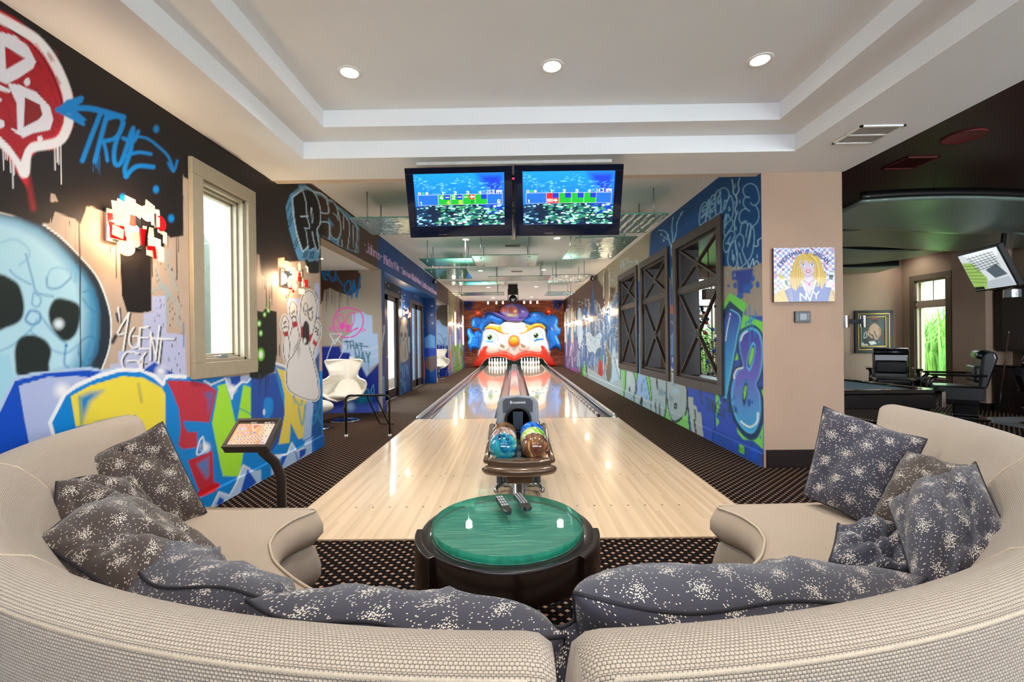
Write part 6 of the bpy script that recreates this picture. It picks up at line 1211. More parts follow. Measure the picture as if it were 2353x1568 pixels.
def cushion(lab, TL, TR, BR, BL, th, seed, m=M_star, N=44, fold=0, wr=.012, bow=None, curve=None, group='starburst cushions on the sofa'):
    TL, TR, BR, BL = map(Vector, (TL, TR, BR, BL)); rs = np.random.default_rng(seed); ctr = (TL + TR + BR + BL) / 4; n_ = ((TR - BL).cross(TL - BR)).normalized()
    if n_.dot(Vector((0, 0, CAMH)) - ctr) < 0: n_ = -n_
    W_, H_ = (TR - TL).length, (BL - TL).length; t = thing('cushion', lab, 'cushion', ctr - Vector((0, 0, H_ * .3)), group=group)
    ks = [(rs.uniform(-9, 9), rs.uniform(-9, 9), rs.uniform(0, 6.3), rs.uniform(.4, 1)) for _ in range(7)] + [(rs.uniform(-26, 26), rs.uniform(-20, 20), rs.uniform(0, 6.3), .3) for _ in range(4)]
    def surf(u, v, s):
        pin = 1 - .035 * (1 - abs(2 * v - 1) ** 2) ; piv = 1 - .045 * (1 - abs(2 * u - 1) ** 2)
        uu = .5 + (u - .5) * pin; vv = .5 + (v - .5) * piv
        p = TL.lerp(TR, uu).lerp(BL.lerp(BR, uu), vv)
        e = max(0, 1 - abs(2 * u - 1) ** 3.4) ** .5 * max(0, 1 - abs(2 * v - 1) ** 3.0) ** .5
        wv = -sum(1.3 * (1 - abs(math.sin(kx * .5 * u + ky * .4 * v + ph))) ** 5 for kx, ky, ph, a_ in ks[:6]) + sum(a_ * math.sin(kx * u + ky * v + ph) for kx, ky, ph, a_ in ks) / 3
        edge = max(0, 1 - 1.25 * e); rad = math.sin(9 * math.atan2(v - .5, u - .5) * 2 + seed) * .35 * edge * e
        h = th / 2 * e * s + wr * wv * e + (wr * 1.3 * rad * s)
        p = p + n_ * (h + wr * 1.1 * math.sin(11 * u + seed) * (1 - e) * .8)
        if bow: p = p + bow * (1 - (2 * u - 1) ** 2)
        if fold: p = p + n_ * (fold * max(0, abs(2 * v - 1) - .2) ** 1.5)
        return curve(p) if curve else p
    P = []; UV = []; 
    for j in range(N + 1):
        v = .5 - .5 * math.cos(math.pi * j / N); row = []; uvr = []
        for i in range(2 * N + 1):
            if i <= N: u = .5 - .5 * math.cos(math.pi * i / N); s = 1; uo = u * W_
            else: u = .5 + .5 * math.cos(math.pi * (i - N) / N) * 1; s = -1; uo = (2 - u) * W_
            if i > N: u = .5 - .5 * math.cos(math.pi * (2 * N - i) / N); uo = (2 - u) * W_
            row.append(surf(u, v, s)); uvr.append((uo + seed * .137, v * H_ + seed * .071))
        P.append(row); UV.append(uvr)
    A = np.array([[tuple(q) for q in row] for row in P]); dl = np.linalg.norm(np.diff(A, axis=0), axis=2); cvl = np.vstack([np.zeros((1, A.shape[1])), np.cumsum(dl, 0)]); cvl -= cvl[N // 2]
    du_ = np.linalg.norm(np.diff(A, axis=1), axis=2); cul = np.hstack([np.zeros((A.shape[0], 1)), np.cumsum(du_, 1)]); mid_ = cul[:, N // 2][:, None]; cul = cul - mid_
    UV = [[(cul[j, i] + 5 + seed * .137, cvl[j, i] + 5 + seed * .071) for i in range(2 * N + 1)] for j in range(N + 1)]
    uv_build('cover', P, UV, m, t)
    per = [surf(k / 24, 0, 0) for k in range(24)] + [surf(1, k / 24, 0) for k in range(24)] + [surf(1 - k / 24, 1, 0) for k in range(24)] + [surf(0, 1 - k / 24, 0) for k in range(24)]
    build('piping', MB().tube(per, .0048, 6, closed=True), M_cord, t, smooth=True); return t
def py(x, y, d): return at_y(x, y, d)
cushion('square cushion standing upright at the end of the sofa nearest the touch screen stand', py(158, 1072, 2.12), py(373, 972, 2.36), py(474, 1180, 2.3), py(318, 1262, 2.02), .17, 3, M_starb)
cushion('brown folded cushion leaning on the square one below the yellow letter', py(140, 1100, 1.72), py(300, 1102, 2.02), py(392, 1250, 1.93), py(120, 1320, 1.45), .17, 11, M_starb, wr=.022)
cushion('crumpled cushion lying in front of the brown folded one', py(92, 1225, 1.34), py(262, 1136, 1.76), py(508, 1292, 1.66), py(330, 1385, 1.13), .19, 17, M_starb, wr=.026)
def polcush(lab, p0, p1, rt, zt, rb, zb, th, seed, **k):
    zt, zt1 = zt if isinstance(zt, tuple) else (zt, zt); a, b = pol(rt, p0, zt), pol(rt, p1, zt1); c_, d_ = pol(rb, p1, zb), pol(rb, p0, zb)
    chord = (a + b) / 2; sag = rt - (chord - Vector((SC.x, SC.y, chord.z))).length; o = pol(1, (p0 + p1) / 2, 0) - SC
    return cushion(lab, a, b, c_, d_, th, seed, bow=o * sag, **k)
polcush('blue-grey cushion against the sofa back below the seat end by the green letter', -38.5, -15.8, 2.07, (.70, .77), 1.93, .43, .30, 21, wr=.016)
polcush('low cushion whose rounded corner ends at the gap between the sofa halves', -16.5, 2.6, 2.11, (.78, .74), 1.95, .43, .29, 25, wr=.016)
polcush('long plump cushion with wavy piping on the games room half', 3.2, 33.5, 2.10, (.83, .66), 1.94, .44, .33, 31, wr=.018)
cushion('small cushion pushed down into the gap between the sofa halves', pol(2.06, .3, .74), pol(2.06, 4.4, .76), pol(2.12, 4.6, .46), pol(2.12, .2, .46), .1, 33)
cushion('pointed square cushion standing at the end of the games room half', py(1893, 934, 2.45), py(2130, 1012, 2.18), py(2040, 1235, 2.0), py(1846, 1138, 2.36), .16, 41)
cushion('cushion tucked behind the pointed square one', py(2085, 1035, 2.12), py(2225, 1075, 1.92), py(2200, 1270, 1.7), py(1995, 1205, 1.98), .16, 47, M_starb)
cushion('big crumpled cushion slumped against the curve beside the games room', py(2040, 1160, 1.72), py(2245, 1075, 1.72), py(2345, 1290, 1.28), py(2110, 1375, 1.22), .22, 53, wr=.026)
cushion('dark cushion flopped on the seat under the big crumpled one', py(1925, 1212, 1.62), py(2110, 1225, 1.66), py(2200, 1345, 1.3), py(1905, 1300, 1.42), .14, 59, wr=.022)

# ------------------------------------------------------------ round table with glass top, two remote controls
TC = Vector((-.038, 2.01, 0)); ZT = .50
M_paintw = mat('teal_brushed_top', '#7cc4b4', .55, noise=0); n, L, b = NT(M_paintw); tc = n.new('ShaderNodeTexCoord'); mp = n.new('ShaderNodeMapping'); mp.inputs['Scale'].default_value = (3, 70, 1); mp.inputs['Rotation'].default_value = (0, 0, R(3)); L.new(tc.outputs['Object'], mp.inputs[0])
nz = n.new('ShaderNodeTexNoise'); nz.inputs['Scale'].default_value = 3; nz.inputs['Detail'].default_value = 6; L.new(mp.outputs[0], nz.inputs['Vector']); cr = n.new('ShaderNodeValToRGB'); L.new(nz.outputs['Fac'], cr.inputs['Fac'])
for i_, (p_, c_) in enumerate(((.3, '#1f7468'), (.48, '#358678'), (.6, '#569e8c'), (.72, '#b4d0ae'))):
    e = cr.color_ramp.elements[i_] if i_ < 2 else cr.color_ramp.elements.new(p_); e.position = p_; e.color = rgba(c_)
L.new(cr.outputs[0], b.inputs['Base Color'])
t = thing('coffee_table', 'round dark wood table with a thick glass top over green brushed paint', 'coffee table', TC)
build('apron', MB().lathe([(.33, .36), (.385, .36), (.39, .37), (.39, ZT - .012), (.386, ZT), (.33, ZT), (.33, .36)], TC, 72, cap=False), M_espresso, t, smooth=True, bevel=.003)
build('painted_top', MB().lathe([(0, ZT - .01), (.335, ZT - .01), (.335, ZT + .002), (0, ZT + .002)], TC, 72), M_paintw, t)
M_glass = clear_glass('table_glass', '#f2fbf8', .04, .45); M_gem = mat('glass_rim_green', '#28a486', .08, noise=.25, nscale=30, trans=.4, coat=.5)
g = build('glass_top', MB().lathe([(0, ZT + .006), (.338, ZT + .006), (.338, ZT + .036), (0, ZT + .036)], TC, 96), M_glass, t, bevel=.002)
build('glass_edge', MB().lathe([(.3383, ZT + .006), (.3395, ZT + .01), (.3395, ZT + .033), (.3383, ZT + .036)], TC, 96, cap=False), M_gem, g, smooth=True)
for a in (92, 201, -21): build('leg', MB().lathe([(.375, 0), (.412, 0), (.412, ZT - .006), (.408, ZT - .001), (.375, ZT - .001)], TC, 14, R(a - 21), R(a + 21)), M_espresso, t, bevel=.003)
ZG = ZT + .036
M_rem = mat('remote_black', '#141012', .25, noise=.1, coat=.3); M_key = mat('remote_keys', '#a4a8ae', .4, noise=.1)
def remote(p0, p1, w_, lab, style):
    a, b_ = at_z(*p0, ZG), at_z(*p1, ZG); d = (b_ - a); Ln = min(d.length, .215); d.normalize(); s_ = Vector((-d.y, d.x, 0)); c = (a + b_) / 2
    t = thing('remote_control', lab, 'remote control', c, group='remote controls'); o = c - d * Ln / 2
    prof = [(0, .8), (.1, .95), (.45, .85 if style else 1), (.7, 1.05 if style else .95), (.85, 1.0 if style else .9), (.95, .8 if style else .6), (1, .45)]
    poly = [(x_ * Ln, w_ / 2 * k) for x_, k in prof] + [(x_ * Ln, -w_ / 2 * k) for x_, k in prof[::-1]]
    build('body', MB().prism(poly, o + Vector((0, 0, .001)), d, s_, (0, 0, 1), .017), M_rem, t, bevel=.005, seg=3)
    k = 0
    for r_ in range(9 if style else 4):
        for q in range(3):
            if style: cc = o + d * (.012 + r_ * .0165) * 1 + s_ * (q - 1) * w_ * .27; hx, hy = .0045, w_ * .085
            else: cc = o + d * (.018 + r_ * .036) + s_ * (q - 1) * w_ * .27; hx, hy = .0125, w_ * .105
            build('button', MB().prism([(-hx, -hy), (hx, -hy), (hx, hy), (-hx, hy)], cc + Vector((0, 0, .018)), d, s_, (0, 0, 1), .002), M_key, t, bevel=.001, seg=1)
    return t
remote((1143, 1143), (1174, 1191), .045, 'black remote with broad silver buttons on the glass table', 0); remote((1187, 1141), (1214, 1176), .05, 'rounder black remote with many small buttons on the glass table', 1)
# ------------------------------------------------------------ ball return rack with bowling balls
M_brz = mat('bronze_plastic', '#6a5442', .22, metal=.35, noise=.06, coat=.5); M_hood = mat('hood_grey', '#8e949c', .35, noise=.05, coat=.2); M_hoodd = mat('hood_dark_grey', '#4a4e56', .4, noise=.05)
BX = .032
t = thing('ball_return', 'grey ball return hood with bronze ball rack in front of the lanes', 'ball return', (BX, 3.8, 0))
def Bx(u): return BX + u
mb = MB().prism([(-.19, .55), (.19, .55), (.185, .80), (.15, .845), (0, .862), (-.15, .845), (-.185, .80)], (BX, 4.0, 0), (1, 0, 0), (0, 0, 1), (0, 1, 0), .75); 
for i, v in enumerate(mb.v):
    if v[1] > 4.5: mb.v[i] = (BX + (v[0] - BX) * .92, v[1], .3 + (v[2] - .3) * .55)
hood = build('hood', mb, M_hood, t, bevel=.02, seg=3)
build('name_panel', MB().prism([(-.135, .70), (-.085, .705), (-.05, .735), (0, .745), (.05, .735), (.085, .705), (.135, .70), (.135, .80), (.11, .825), (0, .838), (-.11, .825), (-.135, .80)], (BX, 3.995, 0), (1, 0, 0), (0, 0, 1), (0, 1, 0), .01), M_hoodd, hood, bevel=.003)
fc = bpy.data.curves.new('lettering', 'FONT'); fc.body = 'Brunswick'; fc.size = .034; fc.extrude = .001; fc.align_x = 'CENTER'; fo = bpy.data.objects.new('lettering_curve', fc)
C.objects.link(fo); dg = bpy.context.evaluated_depsgraph_get(); tm = bpy.data.meshes.new_from_object(fo.evaluated_get(dg)); bpy.data.objects.remove(fo)
tm.materials.clear(); tm.materials.append(mat('letter_white', '#e8e8ea', .4, noise=0, emit=.2)); fo = bpy.data.objects.new('lettering', tm); C.objects.link(fo); fo.parent = hood
fo.matrix_basis = world_of(t).inverted() @ Matrix.Translation((BX, 3.993, .78)) @ Matrix.Rotation(R(90), 4, 'X')
MO = Matrix.Rotation(R(90), 3, 'X')
build('ball_opening', MB().lathe([(.095, -.03), (.118, -.006), (.122, .012), (.112, .02), (.098, .016)], (BX, 3.99, .635), 40, M=MO, cap=False), M_blackm, t, smooth=True)
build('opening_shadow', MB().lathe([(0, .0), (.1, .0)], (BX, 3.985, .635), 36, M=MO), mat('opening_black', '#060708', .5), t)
build('door_flap', MB().prism([(-.045, -.07), (0, -.095), (.045, -.07), (.045, .075), (-.045, .075)], (BX, 3.978, .635), (1, 0, 0), (0, 0, 1), (0, 1, 0), .005), mat('flap_slate', '#2a3440', .4), t, bevel=.002)
build('lower_body', MB().box(Bx(-.15), Bx(.15), 4.03, 4.7, .014, .58).box(Bx(-.205), Bx(-.15), 4.1, 4.6, .014, .6).box(Bx(.15), Bx(.205), 4.1, 4.6, .014, .6), M_hoodd, t, bevel=.015)
for s_ in (-1, 1):
    for u in (.055, .185): build('rail', MB().tube([(Bx(s_ * u), 4.08, .455), (Bx(s_ * u), 3.4, .425), (Bx(s_ * u), 3.26, .43)], .016, 10), M_blackm, t, smooth=True)
    build('side_bumper', MB().tube([(Bx(s_ * .235), 4.08, .56), (Bx(s_ * .238), 3.7, .50), (Bx(s_ * .245), 3.28, .46)], [.03, .024, .022], 12), M_brz, t, smooth=True)
build('rack_floor', MB().box(Bx(-.22), Bx(.22), 3.26, 4.1, .385, .405).box(Bx(-.02), Bx(.02), 3.3, 4.08, .40, .45), M_hoodd, t, bevel=.006)
cres = [(-.245, .03), (-.235, -.03), (-.15, -.075), (0, -.095), (.15, -.075), (.235, -.03), (.245, .03), (.16, .0), (0, -.012), (-.16, .0)]
cres2 = [(-.242, .045), (-.235, -.01), (-.15, -.05), (0, -.07), (.15, -.05), (.235, -.01), (.242, .045), (.12, .035), (0, .05), (-.12, .035)]
build('front_tray', MB().prism(cres2, (BX, 3.27, .425), (1, 0, 0), (0, 1, 0), (0, 0, 1), .05), M_brz, t, bevel=.012, seg=3)
build('front_bumper', MB().tube([(Bx(q * .262), 3.17 + .085 * q * q, .405) for q in [k / 10 - 1 for k in range(21)]], [.022] + [.034] * 19 + [.022], 14), M_brz, t, smooth=True)
build('control_panel', MB().prism([(-.055, -.02), (.055, -.02), (.05, .035), (-.05, .035)], (BX, 3.235, .476), (1, 0, 0), (0, 1, 0), (0, 0, 1), .008), M_brz, t, bevel=.006, seg=3)
build('display', MB().box(Bx(-.03), Bx(.03), 3.245, 3.262, .4845, .487), mat('display_grey', '#5a5a54', .3), t)
build('service_box', MB().box(Bx(-.095), Bx(.095), 3.24, 3.6, .30, .38), M_brz, t, bevel=.006)
build('pedestal', MB().lathe([(.075, .014), (.075, .03), (.045, .04), (.045, .31)], (BX, 3.55, 0), 24), M_steel, t, smooth=True)
for s_ in (-1, 1): build('foot_loop', MB().tube([(Bx(s_ * (.115 + .085 * math.cos(R(a)))), 3.80 + .14 * math.sin(R(a)), .075) for a in range(-20, 201, 20)] + [(Bx(s_ * .03), 3.70, .03)], .02, 12), M_steel, t, smooth=True)
def ballmat(name, cs, sc_=6, dist=2.5):
    m = mat(name, cs[0], .1, noise=0, coat=1, spec=.6); n, L, b = NT(m); tc = n.new('ShaderNodeTexCoord'); nz = n.new('ShaderNodeTexNoise'); nz.inputs['Scale'].default_value = sc_; nz.inputs['Detail'].default_value = 5; nz.inputs['Distortion'].default_value = dist; L.new(tc.outputs['Object'], nz.inputs['Vector'])
    cr = n.new('ShaderNodeValToRGB'); L.new(nz.outputs['Fac'], cr.inputs['Fac'])
    for i_, c_ in enumerate(cs):
        p_ = .3 + .42 * i_ / (len(cs) - 1); e = cr.color_ramp.elements[i_] if i_ < 2 else cr.color_ramp.elements.new(p_); e.position = p_; e.color = rgba(c_)
    L.new(cr.outputs[0], b.inputs['Base Color']); return m
M_hole = mat('finger_hole', '#050505', .6)
def bball(x_, y_, lab, cs, sc_, holes, dist=2.5):
    c = Vector((x_, y_, .532)); t = thing('bowling_ball', lab, 'bowling ball', c, group='bowling balls on the rack')
    build('shell', MB().ball(c, .108, 40, 24), ballmat('ball_' + lab.split()[0], cs, sc_, dist), t, smooth=True)
    for (a, e) in holes:
        d = Vector((math.sin(R(a)) * math.cos(R(e)), -math.cos(R(a)) * math.cos(R(e)), math.sin(R(e)))); build('finger_hole', MB().lathe([(0, .0), (.0125, .0)], c + d * .1077, 16, M=d.to_track_quat('Z', 'Y').to_matrix()), M_hole, t)
bball(BX - .121, 3.40, 'turquoise marbled bowling ball in the front of the rack', ['#06344a', '#0c6c94', '#1c94b8', '#2fb4a8', '#d8e4cc'], 5, [(28, 45), (8, 62), (-25, 58)])
bball(BX + .121, 3.40, 'copper and olive marbled bowling ball in the front of the rack', ['#4a1a18', '#7a3c34', '#6a5c3c', '#9a5a34', '#f0bc84'], 6, [], 3.5)
bball(BX - .121, 3.63, 'silvery pink bowling ball in the middle of the rack', ['#5a4a48', '#a08478', '#d8c8c0', '#8a6a5c'], 5, [])
bball(BX + .121, 3.63, 'lime green and cream bowling ball in the middle of the rack', ['#3a6a1c', '#8ccc3c', '#e4dcae', '#5a8a34'], 8, [])
bball(BX - .121, 3.86, 'golden brown bowling ball at the back of the rack', ['#4a3018', '#7c5a34', '#a8845c'], 3, [(20, 50)])
bball(BX + .121, 3.86, 'bright blue bowling ball with pale flecks at the back of the rack', ['#0a2a8c', '#1464d4', '#1c84e4', '#cfe4f4'], 7, [(0, 52)])

# ------------------------------------------------------------ touch screen stand
BLc, BRc, TLc, TRc = py(508, 1030, 2.45), py(614, 1029, 2.45), py(548, 963, 2.64), py(641, 962, 2.64)
t = thing('touch_screen_stand', 'touch screen scoring pad on a bent brown post beside the sofa', 'touch screen stand', (-1.44, 2.60, 0))
ex = (BRc - BLc); ey = (TLc - BLc); nn = ex.cross(ey).normalized()
if nn.z < 0: nn = -nn
def pad(u, v, d=0): return BLc + ex * u + ey * v + nn * d
def padslab(u0, u1, v0, v1, d0, d1): return MB().add([pad(u, v, d) for d in (d0, d1) for v in (v0, v1) for u in (u0, u1)], [(0, 2, 3, 1), (4, 5, 7, 6), (0, 1, 5, 4), (2, 6, 7, 3), (0, 4, 6, 2), (1, 3, 7, 5)])
M_padb = mat('pad_brown', '#2c2320', .4, noise=.08)
build('housing', padslab(0, 1, 0, 1, -.045, -.006), M_padb, t, bevel=.008, seg=3)
m = MB()
for q in ((0, 1, 0, .09), (0, 1, .9, 1), (0, .07, .09, .9), (.93, 1, .09, .9)): b_ = padslab(*q, -.006, .006); m.add(b_.v, b_.f)
build('frame', m, M_padb, t, bevel=.002)
U, V = np.meshgrid(np.linspace(0, 1, 170), np.linspace(0, 1, 120), indexing='xy')
PP = np.array(BLc)[None, None] + (.07 + .86 * U)[..., None] * np.array(ex) + (.9 - .81 * V)[..., None] * np.array(ey) + np.array(nn) * -.002
c = Canvas(PP); c.x = U.ravel() * 100; c.y = V.ravel() * 70; c.col[:] = lin('#e8a070'); c.noise(.25, 8, 9)
c.fill([(0, 0), (100, 0), (100, 7), (0, 7)], '#2a1c18', .6); c.text('OK  SET', (30, 5), (95, 5), 3, 3, .8, '#f0ece8', soft=.5); c.fill([(70, 7), (100, 7), (100, 70), (88, 70)], '#e8d0c4', 3, .6)
c.fill([(36, 8), (66, 8), (49, 30)], '#f8ece0', 1); c.fill([(40, 10), (62, 10), (49, 26)], '#e85a34', 1)
for r_ in range(4):
    for q in range(r_ + 1): c.dot((50 + (q - r_ / 2) * 4.5, 24 - r_ * 4), .9, '#f8e8d8', soft=.5)
def key(x_, y_, w_, h_, cc, rim='#f6f0ea'): c.fill([(x_, y_), (x_ + w_, y_), (x_ + w_, y_ + h_), (x_, y_ + h_)], rim, .8); c.fill([(x_ + .8, y_ + .8), (x_ + w_ - .8, y_ + .8), (x_ + w_ - .8, y_ + h_ - .8), (x_ + .8, y_ + h_ - .8)], cc, .6)
for (x_, y_, cc) in ((6, 9, '#f08070'), (19, 9, '#f08070'), (6, 19, '#8090c8'), (18, 19, '#b0b4cc'), (6, 31, '#f09070'), (18, 31, '#f08068'), (31, 31, '#a8acc8'), (50, 31, '#8a8ea8')): key(x_, y_, 10, 7, cc)
for r_ in range(4):
    for q in range(3): key(68 + q * 10 - r_ * .5, 9 + r_ * 8, 7, 6, '#e8c870', '#fdfaf0'); c.text('123456789<0>'[r_ * 3 + q], (70 + q * 10 - r_ * .5, 13.6 + r_ * 8), (73 + q * 10 - r_ * .5, 13.6 + r_ * 8), 3.4, 3.4, .8, '#2a2420', soft=.4)
for r_, row in enumerate(('QWERTYUIOP', 'ASDFGHJKL', 'ZXCVBNM')):
    for q, ch in enumerate(row): x_ = 9 + q * 9 + r_ * 3; c.dot((x_, 45 + r_ * 9), 3.6, '#fbf7f2', soft=.6); c.dot((x_, 45 + r_ * 9), 2.6, '#c8a890', soft=.5); c.text(ch, (x_ - 1.5, 46.6 + r_ * 9), (x_ + 1.5, 46.6 + r_ * 9), 3.2, 3.2, .8, '#2a2420', soft=.4)
key(82, 60, 13, 6, '#a8a8c4'); key(1, 60, 8, 6, '#a8a8c4')
c.done('screen', paint_mat('pad_screen', .35, emit=.75), parent=t)
pc_ = pad(.72, .25, -.045)
build('post', MB().tube([pc_, pc_ + Vector((.0, .02, -.04)), pc_ + Vector((.03, .09, -.12)), pc_ + Vector((.045, .13, -.22)), (pc_.x + .05, pc_.y + .14, .03)], .027, 16), M_padb, t, smooth=True)
build('base_plate', MB().lathe([(0, 0), (.11, 0), (.11, .012), (.03, .02), (.03, .04)], (pc_.x + .05, pc_.y + .14, 0), 28), M_padb, t, smooth=True)

# ------------------------------------------------------------ egg chairs, footstool, ramp frame
M_leather = mat('cream_leather', '#ece7da', .38, noise=.03, coat=.15)
def egg_chair(X, Y, lab, rz=0):
    t = thing('egg_chair', lab, 'chair', (X, Y, 0), rz, group='cream egg chairs')
    zs = [.36, .40, .47, .56, .64, .69, .73, .78, .85, .95, 1.03, 1.045]; ws = [.06, .22, .33, .385, .40, .375, .27, .225, .235, .285, .31, .27]; dp = [.0, .10, .17, .24, .30, .33, .34, .35, .37, .40, .42, .42]
    def shell(u, v, off=0):
        k = v * (len(zs) - 1); i = min(int(k), len(zs) - 2); f = k - i; f = f * f * (3 - 2 * f); z = zs[i] + (zs[i + 1] - zs[i]) * f; w_ = ws[i] + (ws[i + 1] - ws[i]) * f; d = dp[i] + (dp[i + 1] - dp[i]) * f
        a = (2 * u - 1) * R(78); fw = .50 if z < .70 else .50 - .28 * min(1, (z - .70) / .08)
        return (w_ * math.sin(a) / math.sin(R(78)), -fw * .5 * (1 - math.cos(a)) + d * math.cos(a) * .75 - .05 * abs(math.sin(a)), z)
    o = build('shell', MB().grid(shell, 30, 44), M_leather, t, smooth=True, local=True); s_ = o.modifiers.new('solid', 'SOLIDIFY'); s_.thickness = .035; s_.offset = 0; q = o.modifiers.new('sub', 'SUBSURF'); q.render_levels = 1; q.levels = 1
    build('seat_pad', MB().ball((0, .0, .44), .27, 28, 14, (1, .95, .25)), M_leather, t, smooth=True, local=True)
    build('stem', MB().tube([(0, .02, .03), (0, .02, .40)], .022, 14), M_chrome, t, smooth=True, local=True)
    build('base_disc', MB().lathe([(0, .0), (.25, .0), (.25, .006), (.2, .016), (.04, .03), (0, .03)], (0, .02, 0), 36), M_chrome, t, smooth=True, local=True)
    return t
egg_chair(-2.92, 7.62, 'cream leather egg chair under the pink painted face', R(8)); egg_chair(-2.73, 16.1, 'far cream leather egg chair half hidden in the second alcove', R(5))
t = thing('footstool', 'cream leather footstool beside the near egg chair, mostly behind the wall corner', 'footstool', (-3.12, 6.95, 0)); build('pad', MB().ball((-3.12, 6.95, .34), .27, 28, 16, (1, .8, .42)), M_leather, t, smooth=True)
build('stem', MB().tube([(-3.12, 6.95, .02), (-3.12, 6.95, .25)], .018, 12), M_chrome, t, smooth=True); build('base_disc', MB().lathe([(0, 0), (.2, 0), (.2, .006), (.03, .02)], (-3.12, 6.95, 0), 30), M_chrome, t, smooth=True)
t = thing('ramp_frame', 'black tubular ball ramp frame with white feet on the carpet by the alcove', 'ramp frame', (-2.1, 6.4, 0)); xa, xb, ya = -2.40, -1.775, 6.30
build('front_frame', MB().tube([(xa, ya, .03), (xa, ya, .52)] + [(xa + .07 - .07 * math.cos(R(a)), ya, .52 + .07 * math.sin(R(a))) for a in range(15, 91, 15)] + [(xb - .07 + .07 * math.sin(R(a)), ya, .52 + .07 * math.cos(R(a))) for a in range(0, 91, 15)] + [(xb, ya, .03)], .016, 12), M_blackm, t, smooth=True)
def brace(u): return (xa + (xb - xa) * u, ya, .585)
for tx_, bx_ in ((-2.10, -2.15), (-1.97, -2.01)): build('rear_brace', MB().tube([(tx_, ya, .585), (bx_, ya + .74, .06), (bx_, ya + .8, .035)], .011, 10), M_blackm, t, smooth=True)
build('cross_bar', MB().tube([(-2.128, ya + .42, .285), (-1.992, ya + .42, .285)], .009, 8), M_blackm, t, smooth=True); build('floor_bar', MB().tube([(-2.15, ya + .8, .03), (-1.93, ya + .8, .03)], .011, 8), M_blackm, t, smooth=True)
for xx in (xa, xb): build('rubber_foot', MB().lathe([(0, 0), (.026, 0), (.024, .035), (0, .035)], (xx, ya, 0), 14), mat('white_rubber', '#e8e6e0', .5), t, smooth=True)
# wall plates
p = at_y(808, 828, 8.42); o = thing('light_switch', 'small white light switch on the alcove wall above the egg chair', 'light switch', p); p = Vector(p)
build('plate', MB().box(p.x - .045, p.x + .045, 8.41, 8.43, p.z - .065, p.z + .065), mat('switch_white', '#ecebe6', .4), o, bevel=.004); build('rocker', MB().box(p.x - .017, p.x + .017, 8.404, 8.41, p.z - .033, p.z + .033), mat('rocker_white', '#f6f5f2', .3), o, bevel=.002)
p = Vector(at_x(1705, 1033, XR - .02)); o = thing('wall_outlet', 'green painted power outlet low on the wall below the blue letter', 'power outlet', p)
build('plate', MB().box(XR - .03, XR - .016, p.y - .05, p.y + .05, p.z - .045, p.z + .045), mat('outlet_green', '#74cf4c', .45), o, bevel=.004); build('sockets', MB().box(XR - .032, XR - .03, p.y - .035, p.y - .01, p.z - .025, p.z + .025).box(XR - .032, XR - .03, p.y + .01, p.y + .035, p.z - .025, p.z + .025), mat('outlet_green_dark', '#54ac38', .5), o)

# ------------------------------------------------------------ windows and doors of the long walls
M_pane = clear_glass('window_glass', '#f2f8f6', .03, .5)
def casing(X, sg, y0, y1, z0, z1, w_, d, m, parent, name='casing'):
    mb = MB(); a, b_ = (X, X + sg * d) if sg > 0 else (X + sg * d, X)
    mb.box(a, b_, y0 - w_, y1 + w_, z1, z1 + w_).box(a, b_, y0 - w_, y1 + w_, z0 - w_, z0).box(a, b_, y0 - w_, y0, z0, z1).box(a, b_, y1, y1 + w_, z0, z1); return build(name, mb, m, parent, bevel=.004)
t = thing('window_1', 'tall sage framed casement window between skull and night city graffiti', 'window', (XL, 3.83, 1.2)); t['kind'] = 'structure'
casing(XL + .001, 1, 3.53, 4.13, 1.2, 2.68, .125, .035, M_sage, t)
mb = MB(); 
for i, (xx, q) in enumerate(((XL, 0), (XL - .05, .018), (XL - .09, .036))): y0, y1, z0, z1 = 3.53 + q, 4.13 - q, 1.2 + q, 2.68 - q; a, b_ = xx - .05, xx; s_ = .03; mb.box(a, b_, y0, y0 + s_, z0, z1).box(a, b_, y1 - s_, y1, z0, z1).box(a, b_, y0, y1, z0, z0 + s_).box(a, b_, y0, y1, z1 - s_, z1)
build('sash', mb, M_sage, t, bevel=.003); build('pane', MB().box(XL - .125, XL - .118, 3.57, 4.09, 1.24, 2.64), M_pane, t)
build('latch', MB().box(XL - .07, XL - .01, 3.78, 3.88, 1.232, 1.25).bar((XL - .03, 3.8, 1.25), (XL - .0, 3.9, 1.262), .012, .008), M_chrome, t, bevel=.002)
